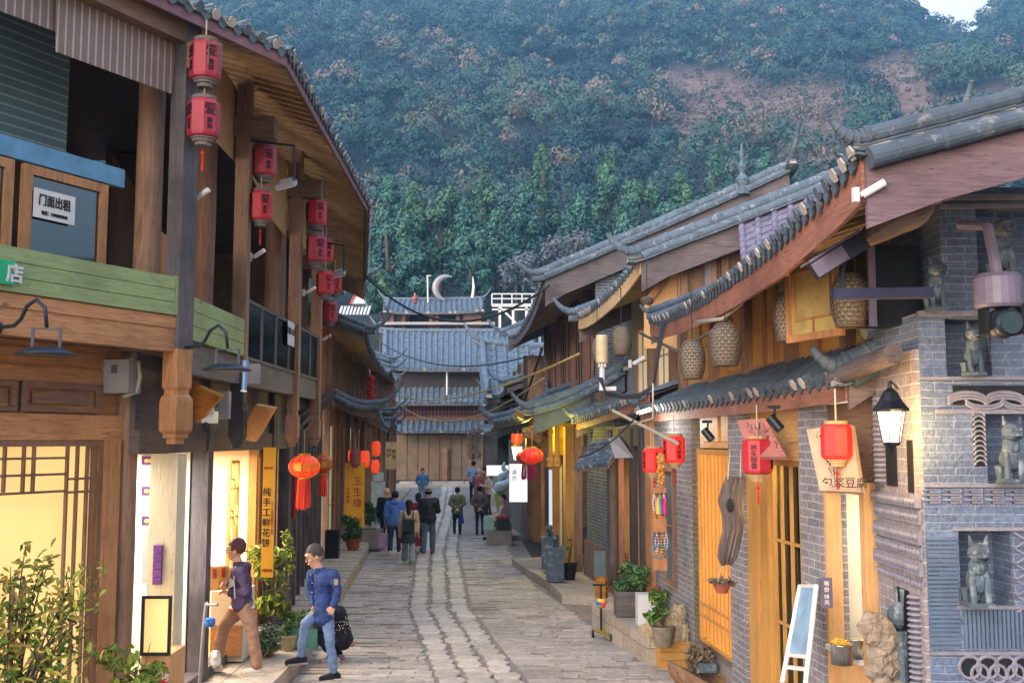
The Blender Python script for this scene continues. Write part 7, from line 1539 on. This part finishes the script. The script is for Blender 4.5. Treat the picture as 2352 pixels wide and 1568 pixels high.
def hand(b, wr, dr, sd, k=1.0, curl=.5, up=None):
    """wrist, direction of the fingers, towards the thumb side"""
    dr = V(*dr).normalized(); sd = V(*sd); sd = (sd - dr * sd.dot(dr)).normalized(); nm = dr.cross(sd)
    cap(b, wr, .022 * k, wr + dr * .03 * k, .026 * k, 8)
    for i, L in enumerate((.07, .078, .072, .058)):
        o = sd * (.027 - i * .018) * k; p = wr + o + dr * .02 * k; q = wr + o * 1.15 + dr * .085 * k; cap(b, p, .013 * k, q, .0105 * k, 7)
        m_ = q + (dr * (1 - curl * .5) + nm * curl).normalized() * L * .5 * k; e_ = m_ + (dr * (1 - curl) + nm * curl * 1.3).normalized() * L * .45 * k; cap(b, q, .0095 * k, m_, .0085 * k, 7); cap(b, m_, .0085 * k, e_, .0075 * k, 7)
    t0 = wr + dr * .02 * k + sd * .022 * k; t1 = t0 + (dr * .6 + sd * .75).normalized() * .04 * k; t2 = t1 + (dr + sd * .15 + nm * .3).normalized() * .035 * k; cap(b, t0, .013 * k, t1, .011 * k, 7); cap(b, t1, .011 * k, t2, .009 * k, 7)
def figure(label, J, f, spec, near=False, group=None, hf=None):
    """J: joints in the world: head neck chest pelvis, shL shR elL elR wrL wrR, hiL hiR knL knR anL anR, toL toR ; f: facing of the body; hf: facing of the head"""
    J = {k: V(*v) for k, v in J.items()}; f, rt = orient(f); hfv, hrt = orient(hf or f); k = spec.get('k', 1.0); vx = .009 if near else .02
    base = V((J['anL'].x + J['anR'].x) / 2, (J['anL'].y + J['anR'].y) / 2, min(J['anL'].z, J['anR'].z) - .07)
    t = thing('person', base, label, 'person', group)
    H = J['head']; nk = J['neck']; Hup = (H - nk).normalized(); Hup = (Hup + V(0, 0, 1.2)).normalized(); pitch = spec.get('pitch', 0); hf3 = (hfv * math.cos(pitch) - V(0, 0, 1) * math.sin(pitch)).normalized(); up3 = hrt.cross(hf3)
    hk = k * (1.13 if near else 1.06)
    if up3.z < 0: up3 = -up3
    HM = Matrix((hrt, hf3, up3)).transposed()
    b = MB(); q = lambda x, y, z: H + HM @ V(x * hk, y * hk, z * hk)
    b.ball(q(0, -.012, .025), .1 * hk, 16, 10, (.84, 1.02, 1.0), HM); b.ball(q(0, .022, -.045), .07 * hk, 14, 9, (.86, .95, 1.05), HM); b.ball(q(0, .055, -.09), .028 * hk, 9, 6)
    cap(b, q(0, .09, .01), .009 * k, q(0, .108, -.025), .014 * k, 8); b.ball(q(0, .085, .045), .03 * hk, 8, 5, (1.9, .6, .5), HM); b.ball(q(0, .092, -.062), .016 * hk, 8, 5, (1.6, .7, .8), HM)
    for s1 in (-1, 1): b.ball(q(s1 * .082, -.005, -.005), .026 * hk, 8, 6, (.35, .8, 1.2), HM); b.ball(q(s1 * .045, .065, -.02), .026 * hk, 8, 5)
    cap(b, nk - V(0, 0, .03), .06 * k, H - V(0, 0, .05 * k), .056 * k)
    cap(b, J['chest'] + rt * .06, .08 * k, J['chest'] - rt * .06, .08 * k); cap(b, J['chest'], .085 * k, J['pelvis'], .08 * k); cap(b, J['pelvis'] + rt * .05, .085 * k, J['pelvis'] - rt * .05, .085 * k)
    for S_ in 'LR':
        sh, el, wr = J['sh' + S_], J['el' + S_], J['wr' + S_]; cap(b, J['neck'].lerp(J['chest'], .4), .045 * k, sh, .036 * k); cap(b, sh, .036 * k, el, .03 * k); cap(b, el, .03 * k, wr, .023 * k)
        hi, kn, an, to = J['hi' + S_], J['kn' + S_], J['an' + S_], J['to' + S_]; cap(b, hi, .07 * k, kn, .045 * k); cap(b, kn, .045 * k, an, .03 * k)
        hd = spec.get('hand' + S_, (wr - el)); hand(b, wr, hd, (f + rt * (.6 if S_ == 'L' else -.6)), k * (1.0 if near else 1.25), spec.get('curl', .5))
    bd = put(remesh(b, vx if near else .014, 2), 'body', SKIN, t)
    for s1 in (-1, 1):
        e_ = MB(); e_.ball(q(s1 * .031, .083, .012), .0085 * k, 8, 6, (1.5, .5, .62), HM); e_.build('eye', M['ink'], bd)
    e_ = MB(); e_.ball(q(0, .105, -.062), .011 * k, 8, 5, (2.0, .5, .4), HM); e_.build('mouth', cloth_m('#8a4a44'), bd)
    for s1 in (-1, 1): e_ = MB(); e_.ball(q(s1 * .032, .088, .036), .008 * k, 8, 5, (2.2, .6, .5), HM); e_.build('eyebrow', M['ink'], bd)
    # upper garment
    tc = spec['top']; a_ = spec.get('fit', 1.0); b = MB(); ch, pv = J['chest'], J['pelvis']; hem = spec.get('hem', .02); bot = pv - V(0, 0, hem)
    cap(b, ch + rt * .09 + V(0, 0, .05), .11 * k * a_, ch - rt * .09 + V(0, 0, .05), .11 * k * a_); cap(b, ch, .135 * k * a_, pv.lerp(ch, .35), .13 * k * a_); cap(b, pv.lerp(ch, .3) + rt * .05, .125 * k * a_, pv.lerp(ch, .3) - rt * .05, .125 * k * a_)
    cap(b, bot + rt * .07, .122 * k * a_, bot - rt * .07, .122 * k * a_); cap(b, pv.lerp(ch, .3) + rt * .05, .12 * k * a_, bot + rt * .06, .125 * k * a_); cap(b, pv.lerp(ch, .3) - rt * .05, .12 * k * a_, bot - rt * .06, .125 * k * a_)
    for S_ in 'LR':
        sh, el, wr = J['sh' + S_], J['el' + S_], J['wr' + S_]; cap(b, nk.lerp(ch, .45), .07 * k * a_, sh, .07 * k * a_); cap(b, sh, .07 * k * a_, el, .058 * k * a_); cap(b, el, .058 * k * a_, el.lerp(wr, .93), .044 * k * a_)
    if spec.get('collar'): b.lathe(nk - V(0, 0, .02), [(.085 * k, -.03), (.083 * k, .035), (.06 * k, .035)], 14)
    tp = put(remesh(b, vx if near else .018, 4, .014 if near else .012, 8), spec.get('topname', 'jacket'), cloth_m(tc, spec.get('trough', .85)), t)
    if spec.get('hood'): b = MB(); c = nk - f * .08 * k; b.ball(c, .13 * k, 12, 8, (1.0, .75, .5)); put(remesh(b, .014, 3, .01), 'hood', cloth_m(tc), t)
    if spec.get('stripe'):
        b = MB()
        for j, cl in enumerate((.0, .018)): b = MB(); b.lathe(bot - V(0, 0, .09 * k * a_ - .02 - cl), [(.155 * k * a_, 0), (.157 * k * a_, .009), (.155 * k * a_, .016)], 20, sx=1.05, sy=1.0); b.build('hem_stripe', M['redink'] if j == 0 else M['whiteink'], t)
    # lower garment
    b = MB(); lf = spec.get('lfit', 1.0)
    if spec.get('skirt'):
        za = min(J['anL'].z, J['anR'].z) + spec['skirt']; zt_ = pv.z + .05; b.lathe((pv.x, pv.y, 0), [(.13 * k, zt_), (.17 * k, zt_ - .15), (.26 * k, za), (.25 * k, za)], 18); low = 'skirt'
    else:
        low = 'trousers'; cap(b, pv + rt * .06, .108 * k * lf, pv - rt * .06, .108 * k * lf)
        for S_ in 'LR':
            hi, kn, an = J['hi' + S_], J['kn' + S_], J['an' + S_]; cap(b, hi, .098 * k * lf, kn, .072 * k * lf); cap(b, kn, .07 * k * lf, an.lerp(kn, .04), .058 * k * lf * spec.get('flare', 1))
    put(remesh(b, vx if near else .018, 5, .012, 7, 4), low, cloth_m(spec['low']), t)
    for S_ in 'LR':
        an, to = J['an' + S_], J['to' + S_]; b = MB(); d = (to - an); d.z = 0; d.normalize(); bt = an - V(0, 0, .045); cap(b, bt - d * .05 * k, .048 * k, bt + d * .06 * k, .05 * k); cap(b, bt + d * .06 * k, .05 * k, bt + d * .17 * k - V(0, 0, .01), .04 * k); cap(b, an, .05 * k, bt, .05 * k)
        put(remesh(b, .012 if near else .02, 2), 'shoe', cloth_m(spec.get('shoe', '#26262a')), t)
        if near: b = MB(); c = an - V(0, 0, .082); b.bar(c - d * .09, c + d * .18, .085, .022); b.build('sole', cloth_m(spec.get('sole', '#b8b0a4')), t)
    # hair / hat
    b = MB(); hs = spec.get('hair', 'short'); hc = spec.get('hairc', '#1c1a1c')
    if hs != 'bald':
        g = 1.0 if hs != 'crop' else .955
        b.ball(q(0, -.022, .045), .11 * hk * g, 14, 9, (.9, 1.0, .98), HM)
        if hs in ('bob', 'long'): b.ball(q(0, -.05, -.01), .095 * hk, 12, 8, (.98, .85, 1.1), HM)
        if hs == 'long': cap(b, q(0, -.07, -.02), .08 * k, q(0, -.1, -.2), .06 * k); cap(b, q(0, -.1, -.2), .06 * k, q(0, -.1, -.38), .03 * k)
        if hs == 'bun': b.ball(q(0, -.12, .03), .04 * k, 8, 6)
        me = remesh(b, .009 if near else .014, 2, .006, 40); n = len(me.vertices); bmh = bmesh.new(); bmh.from_mesh(me)
        kill = [v for v in bmh.verts if (lambda l: l.y > .052 * k and l.z < .07 * k)(HM.transposed() @ (v.co - H))]
        bmesh.ops.delete(bmh, geom=kill, context='VERTS'); bmh.to_mesh(me); bmh.free(); put(me, 'hair', cloth_m(hc, .6, .3), t)
    if spec.get('hat'): b = MB(); c = q(0, -.01, .06); b.lathe(c, [(.17 * k, -.012), (.175 * k, -.005), (.108 * k, .012), (.105 * k, .07), (.085 * k, .1), (.01, .105)], 18, M=HM); b.build('hat', cloth_m(spec['hat']), t, smooth=True)
    if spec.get('glasses'):
        b = MB()
        for s1 in (-1, 1): b.tube([q(s1 * .033 + math.cos(a) * .024, .1, .008 + math.sin(a) * .017) for a in [j * math.pi / 6 for j in range(13)]], .002 * k, 4); b.tube([q(s1 * .057, .1, .012), q(s1 * .085, .0, .01)], .002, 4)
        b.tube([q(-.009, .102, .01), q(.009, .102, .01)], .002, 4); b.build('glasses', M['black'], t)
    return t
def pj(px, py, d): return at(px, py, d)
# man in the blue field jacket stepping on to the pavement
d = 13.95; gF = gz(762, 1532).y; zt_ = .0
Jm = dict(head=pj(722, 1277, d), neck=pj(734, 1305, d + .02), chest=pj(741, 1336, d + .03), pelvis=pj(741, 1398, d), shR=pj(716, 1319, d + .13), shL=pj(767, 1319, d - .12), elR=pj(712, 1356, d + .1), wrR=pj(720, 1389, d - .05), elL=pj(776, 1358, d - .12), wrL=pj(765, 1391, d - .17),
          hiR=pj(731, 1405, d + .06), hiL=pj(751, 1405, d - .05), knR=pj(701, 1432, d - .12), knL=pj(757, 1466, d - .12), anR=V(pj(690, 1500, d - .1).x, d - .1, .31), anL=V(pj(768, 1525, d + .02).x, d + .1, .085), toR=V(pj(664, 1505, d).x, d - .2, .27), toL=V(pj(750, 1540, d).x, d - .06, .05))
Jm['anL'].y = 13.95
tm = figure('man in a navy blue field jacket and jeans stepping up on to the left pavement', Jm, (-.8, -.6), dict(top='#34467a', low='#7088b0', shoe='#26262e', sole='#a89c94', hair='crop', hairc='#4e4846', collar=True, hem=.1, glasses=True, pitch=.35, fit=1.02, lfit=.92, curl=.7, handL=(-.3, -.1, -.9), handR=(.3, -.3, -.8)), near=True, hf=(-.9, -.45))
b = MB(); c = pj(772, 1336, d - .2); b.box(c + V(.0, -.0, 0), (.05, .008, .075), Matrix.Rotation(R(25), 3, 'Z')); b.build('sleeve_patch', cloth_m('#b89c8c'), tm)
f_, r_m = orient((-.8, -.6)); b = MB()
for z0 in (.1, -.0, -.12, -.24): 
    for s1 in (-1, 1): b.ball(Jm['chest'] + f_ * .148 + r_m * s1 * (.05 if z0 > .05 else .012) + V(0, 0, z0), .009, 6, 4)
b.build('jacket_buttons', M['steel'], tm)
b = MB(); b.bar(Jm['chest'] + f_ * .14 + V(0, 0, .12), Jm['pelvis'] + f_ * .135, .02, .012); b.build('placket', cloth_m('#223056'), tm)
# woman with folded arms
d = 13.3
Jw = dict(head=pj(541, 1263, d), neck=pj(549, 1292, d), chest=pj(552, 1325, d), pelvis=pj(556, 1385, d), shL=pj(556, 1312, d - .15), shR=pj(550, 1310, d + .15), elL=pj(566, 1358, d - .17), wrL=pj(527, 1361, d - .1), elR=pj(546, 1352, d + .12), wrR=pj(523, 1340, d - .04),
          hiL=pj(557, 1392, d - .07), hiR=pj(553, 1392, d + .07), knL=pj(578, 1442, d - .08), anL=V(pj(594, 1505, d).x, d - .05, .31), toL=V(pj(570, 1525, d).x, d - .1, .27), knR=pj(514, 1436, d + .06), anR=V(pj(492, 1505, d).x, d + .06, .33), toR=V(pj(470, 1520, d).x, d + .02, .27))
tw = figure('woman in a dark plum jacket with folded arms striding past the golden sign', Jw, (-1, -.12), dict(top='#4c3e5a', low='#9c7a66', shoe='#d8c8bc', sole='#d8ccc0', hair='short', hairc='#5c3438', hem=.0, k=.93, fit=1.08, lfit=1.2, glasses=True, stripe=True, pitch=.05, flare=1.15, curl=.8, handL=(-1, 0, .35), handR=(-.6, -.6, .1), collar=True), near=True)
b = MB(); c = pj(558, 1303, d); b.ball(c + V(.03, 0, 0), .1, 12, 8, (.8, 1.1, .75)); put(remesh(b, .012, 3, .01), 'hood', cloth_m('#4a3a52'), tw)
b = MB(); b.prism([pj(531, 1318, d - .14), pj(540, 1300, d - .12), pj(536, 1345, d - .16), pj(522, 1352, d - .15)], (0, .05, 0)); b.build('inner_shirt', cloth_m('#a8a4a8'), tw)
b = MB(); b.tube([pj(541, 1300, d - .15), pj(537, 1330, d - .19), pj(540, 1375, d - .16)], .006, 5); b.build('piping', M['whiteink'], tw)
# crouching woman behind the man
d = 15.0
Jc = dict(head=pj(752, 1378, d), neck=pj(762, 1396, d), chest=pj(775, 1418, d), pelvis=pj(790, 1466, d), shL=pj(766, 1408, d - .14), shR=pj(764, 1408, d + .14), elL=pj(748, 1438, d - .16), wrL=pj(722, 1447, d - .1), elR=pj(742, 1432, d + .1), wrR=pj(720, 1436, d),
          hiL=pj(788, 1468, d - .09), hiR=pj(786, 1468, d + .09), knL=pj(728, 1458, d - .1), knR=pj(740, 1462, d + .12), anL=V(pj(772, 1495, d).x, d - .1, .09), toL=V(pj(752, 1500, d).x, d - .12, .05), anR=V(pj(776, 1495, d).x, d + .12, .09), toR=V(pj(756, 1500, d).x, d + .1, .05))
tcr = figure('crouching woman in a white dotted black top half hidden behind the man', Jc, (-1, 0), dict(top='#22222a', low='#262a38', shoe='#a898b0', hair='bob', k=.93, curl=.8, fit=1.1), near=True)
b = MB()
for k in range(70):
    z = random.uniform(-.1, .12); a = random.uniform(-2.4, -.2); c = Jc['chest'].lerp(Jc['pelvis'], random.random() * .8); b.ball(c + V(math.cos(a) * .158, math.sin(a) * .158, z * .5), .008, 5, 3)
b.build('dots', M['whiteink'], tcr)
b = MB(); b.lathe(Jc['pelvis'] + V(.0, 0, -.02), [(.155, 0), (.16, .02), (.155, .04)], 20, M=Matrix.Rotation(R(35), 3, 'Y')); b.build('hem_stripe', cloth_m('#b87858'), tcr)
# walkers
def walker(label, px, fy, h, head, spec, stride=.28, arms='swing', z=0, near=False, phase=1, group='people farther down the street', d=None):
    g = gz(px, fy, z) if d is None else at(px, 1000, d); g = V(g.x, g.y, z); f, rt = orient((math.cos(R(head)), math.sin(R(head)))); k = h / 1.72; u = V(0, 0, 1)
    P = lambda r, fw, zz: g + rt * r * k + f * fw * k + u * zz * k; s = stride
    J = dict(head=P(0, .03, 1.6), neck=P(0, 0, 1.45), chest=P(0, 0, 1.28), pelvis=P(0, 0, .95), shR=P(.19, 0, 1.4), shL=P(-.19, 0, 1.4), hiR=P(.09, 0, .9), hiL=P(-.09, 0, .9),
             knR=P(.1, s * .5 * phase + .03, .5), knL=P(-.1, -s * .35 * phase + .03, .5), anR=P(.1, s * phase, .09), anL=P(-.1, -s * phase, .09 + (.06 if s > .15 else 0)), toR=P(.11, s * phase + .16, .05), toL=P(-.11, -s * phase + .15, .05))
    if arms == 'swing': J.update(elR=P(.24, -.06 * phase, 1.12), wrR=P(.25, .0, .88), elL=P(-.24, -.02, 1.12), wrL=P(-.25, .08, .88))
    elif arms == 'behind': J.update(elR=P(.27, -.12, 1.15), wrR=P(.05, -.19, .98), elL=P(-.27, -.12, 1.15), wrL=P(-.04, -.2, .97))
    elif arms == 'front': J.update(elR=P(.26, .02, 1.13), wrR=P(.1, .25, 1.2), elL=P(-.26, .02, 1.13), wrL=P(-.1, .25, 1.2))
    elif arms == 'phone': J.update(elR=P(.27, -.02, 1.15), wrR=P(.2, .2, 1.32), elL=P(-.24, -.03, 1.12), wrL=P(-.2, .05, .9))
    elif arms == 'pocket': J.update(elR=P(.27, -.08, 1.14), wrR=P(.17, .05, .95), elL=P(-.27, -.08, 1.14), wrL=P(-.17, .05, .95))
    spec = dict(spec); spec['k'] = k * spec.get('kk', 1); return figure(label, J, f, spec, near, group), J, P
walker('bald man in a black coat walking at the left of the group', 887, 1262, 1.73, 92, dict(top='#1e2028', low='#22242c', hair='bald', fit=1.15, hem=.12), .2, phase=-1)
tb, Jb, Pb = walker('person in a bright blue puffer jacket carrying the lilac bag', 906, 1276, 1.70, 92, dict(top='#4f74c4', low='#2c3448', shoe='#b8b0a0', hair='short', fit=1.28, hood=True, hem=.02), .22)
bag = thing('handbag', Jb['wrL'] - V(0, 0, .62), 'lilac tote bag hanging from the hand of the person in the blue puffer', 'bag'); c = Jb['wrL'] - V(.02, 0, .45); b = MB(); b.box(c, (.32, .16, .38)); b.bump(0, .015, 6); b.build('body', plain('lilac canvas', '#a88ab0', .8), bag); b = MB(); b.tube([c + V(-.08, 0, .19), Jb['wrL'] - V(0, 0, .07), c + V(.08, 0, .19)], .012, 5); b.build('strap', M['bark'], bag)
tg, Jg, Pg = walker('long haired girl in a cream top with wide grey trousers walking away', 938, 1297, 1.58, 95, dict(top='#b0a090', low='#8a9498', shoe='#a89c80', hair='long', hairc='#2a2224', lfit=1.15, flare=1.5, fit=1.1, topname='sweater'), .2, phase=-1)
b = MB(); c = Pg(0, -.2, 1.08); b.box(c, (.3, .14, .3)); b.bump(0, .02, 5); bp = thing('backpack', c - V(0, 0, .16), 'small dark backpack on the back of the long haired girl', 'bag'); put(remesh(b, .015, 6), 'body', cloth_m('#2a3038', .5), bp); b = MB(); b.tube([c + V(-.1, 0, .1), Jg['shL'] + V(.05, -.1, .05)], .014, 5); b.tube([c + V(.1, 0, .1), Jg['shR'] + V(-.05, -.1, .05)], .014, 5); b.build('strap', M['black'], bp)
b = MB(); c = Pg(0, 0, .78); b.lathe(c, [(.19, -.17), (.2, -.16), (.165, .16), (.16, .17)], 16); put(remesh(b, .015, 4, .012), 'tied_jacket', cloth_m('#3a3c40'), tg)
walker('woman in a long crimson skirt hidden between girl and hatted man', 960, 1268, 1.6, 92, dict(top='#b02a3a', low='#b0243a', skirt=.1, hair='bob', fit=1.05), .1)
walker('man in a pale hat, black leather jacket and blue jeans walking away', 983, 1272, 1.78, 88, dict(top='#262a30', trough=.32, low='#4c6478', shoe='#6a4438', hair='short', hat='#a09c9c', fit=1.32, lfit=1.15, hem=.02), .14, arms='front')
walker('man in an open denim jacket walking towards the camera', 970, 1162, 1.74, -88, dict(top='#5484ac', low='#6a94b4', hair='short', fit=1.1), .12, arms='pocket')
to_, Jo, Po = walker('elderly woman in an olive cardigan standing with hands behind her back', 1050, 1228, 1.53, 90, dict(top='#6e6c4e', low='#262e3c', hair='short', fit=1.22, hem=.06, lfit=1.05, topname='cardigan'), .05, arms='behind')
b = MB(); b.prism([Po(.08, -.1, .85), Po(.2, -.02, .82), Po(.26, 0, .42), Po(.02, -.1, .42)], (0, .03, 0)); b.build('blue_cloth', cloth_m('#2848a0'), to_)
walker('elderly woman in a mottled brown coat standing with hands behind her back', 1102, 1228, 1.57, 90, dict(top='#62504c', low='#283444', hair='short', fit=1.22, hem=.02, lfit=.9), .05, arms='behind')
walker('man in a light blue shirt standing on the raised right side', 1088, 1135, 1.7, 100, dict(top='#8aa4bc', low='#2a2c38', hair='short', fit=1.1), .03, arms='front', z=.5, d=44)
walker('bald headed person in a dusty red coat beside the blue shirted man', 1100, 1150, 1.68, 60, dict(top='#8a5854', low='#3a3030', hair='bald', fit=1.2, hem=.3), .04, arms='front', z=.3, d=41)
walker('person in a patterned cream jacket standing near the right stall', 1122, 1150, 1.55, 200, dict(top='#b0a088', low='#3a3c44', hair='short', fit=1.15), .04, arms='front', z=.3, d=40)
walker('person in dark purple standing against the far right wall', 1112, 1150, 1.6, 180, dict(top='#4a3244', low='#26262c', hair='short', fit=1.1), .04, arms='pocket', z=.3, d=46)
# seated man
d = 31.5; x0 = at(1152, 1165, d).x; g0 = V(x0, d, .12); Pq = lambda x, y, z: g0 + V(x, y, z)
Js = dict(head=Pq(.02, 0, 1.22), neck=Pq(.03, 0, 1.06), chest=Pq(.03, 0, .88), pelvis=Pq(.06, 0, .52), shL=Pq(.03, -.18, 1.0), shR=Pq(.03, .18, 1.0), elL=Pq(-.08, -.2, .76), wrL=Pq(-.28, -.14, .68), elR=Pq(-.08, .2, .76), wrR=Pq(-.28, .1, .68), hiL=Pq(.04, -.09, .5), hiR=Pq(.04, .09, .5), knL=Pq(-.38, -.12, .52), knR=Pq(-.38, .12, .52), anL=Pq(-.36, -.12, .12), anR=Pq(-.36, .12, .12), toL=Pq(-.52, -.12, .06), toR=Pq(-.52, .12, .06))
figure('seated man in a white shirt at the right stall', Js, (-1, 0), dict(top='#c0b0a4', low='#6a7080', hair='crop', fit=1.0), hf=(-.8, -.5), group='people farther down the street')
b = MB(); b.box(g0 + V(.1, .1, .22), (.4, .4, .44)); b.box(g0 + V(.1, .1, .46), (.44, .44, .04)); tag(b.build('stool', M['brown_v']), 'low wooden stool under the seated man', 'stool')
# roof sitter
d = 84; c = at(950, 690, 84)
walker('small figure in a red top sitting up behind the pavilion roof ridge', 950, 700, 1.6, -90, dict(top='#8a4a44', low='#1c1c20', hair='short'), .05, arms='front', z=c.z - .7, d=86)
# ================================================================== DOG
t = thing('dog', (2.35, 15.0, .4), 'fluffy cream dog resting behind the mossy stone pot', 'dog'); dp = 14.62
b = MB(); q = lambda px, py, dd=0: at(px, py, dp + dd)
cap(b, q(1500, 1445), .11, q(1545, 1438), .125); cap(b, q(1480, 1444, .05), .06, q(1500, 1445), .1); cap(b, q(1548, 1438), .12, q(1556, 1412, -.03), .085); b.ball(q(1557, 1406, -.05), .085, 12, 8); cap(b, q(1552, 1410, -.1), .05, q(1546, 1414, -.16), .03)
cap(b, q(1552, 1440, -.08), .05, q(1552, 1464, -.1), .035); cap(b, q(1570, 1440, -.05), .05, q(1571, 1464, -.06), .035)
for px in (1549, 1566): cap(b, q(px, 1398, -.03), .028, q(px + 1, 1389, -.02), .01)
DOGM = plain('cream fur', '#c2ad90', .95, 0, .15, 20, .3); dm = remesh(b, .012, 2, .02, 22)
n = len(dm.vertices); co = np.zeros(n * 3); dm.vertices.foreach_get('co', co); no = np.zeros(n * 3); dm.vertices.foreach_get('normal', no); co = co.reshape(-1, 3); no = no.reshape(-1, 3)
bd = put(dm, 'body', DOGM, t); kk = rng.integers(0, n, 5200); nr = np.cross(no[kk], rng.normal(size=(5200, 3))); nr /= np.linalg.norm(nr, axis=1, keepdims=True)
# fur tufts pointing outward and down
P_ = co[kk] + no[kk] * .012; td = no[kk] * .6 + np.array([0, 0, -.7]) + rng.normal(size=(5200, 3)) * .25; td /= np.linalg.norm(td, axis=1, keepdims=True); sd_ = np.cross(td, rng.normal(size=(5200, 3))); sd_ /= np.linalg.norm(sd_, axis=1, keepdims=True); L_ = rng.uniform(.02, .045, 5200)[:, None]
vv = np.stack([P_ - sd_ * .004, P_ + sd_ * .004, P_ + td * L_], 1).reshape(-1, 3) - np.array(PW[t.name]); me = bpy.data.meshes.new('fur'); me.from_pydata(vv.tolist(), [], np.arange(3 * 5200).reshape(-1, 3).tolist()); me.materials.append(DOGM); link('fur', me, t, PW[t.name])
b = MB(); b.ball(q(1545, 1413, -.18), .013, 8, 5); b.build('nose', M['ink'], t)
for px in (1549, 1558): b = MB(); b.ball(q(px, 1405, -.13), .01, 6, 4); b.build('eye', M['ink'], t)
b = MB(); b.box((0, 280, 95), (1100, 680, 194)); m = bpy.data.materials.new('thin evening air'); m.use_nodes = True; nt = m.node_tree; nt.nodes.clear()
o = nt.nodes.new('ShaderNodeOutputMaterial'); pv = nt.nodes.new('ShaderNodeVolumePrincipled'); pv.inputs['Color'].default_value = (.25, .6, 1, 1); pv.inputs['Density'].default_value = HAZE; pv.inputs['Anisotropy'].default_value = 0
nt.links.new(pv.outputs[0], o.inputs['Volume']); hz = b.build('haze', m); hz['kind'] = 'stuff'
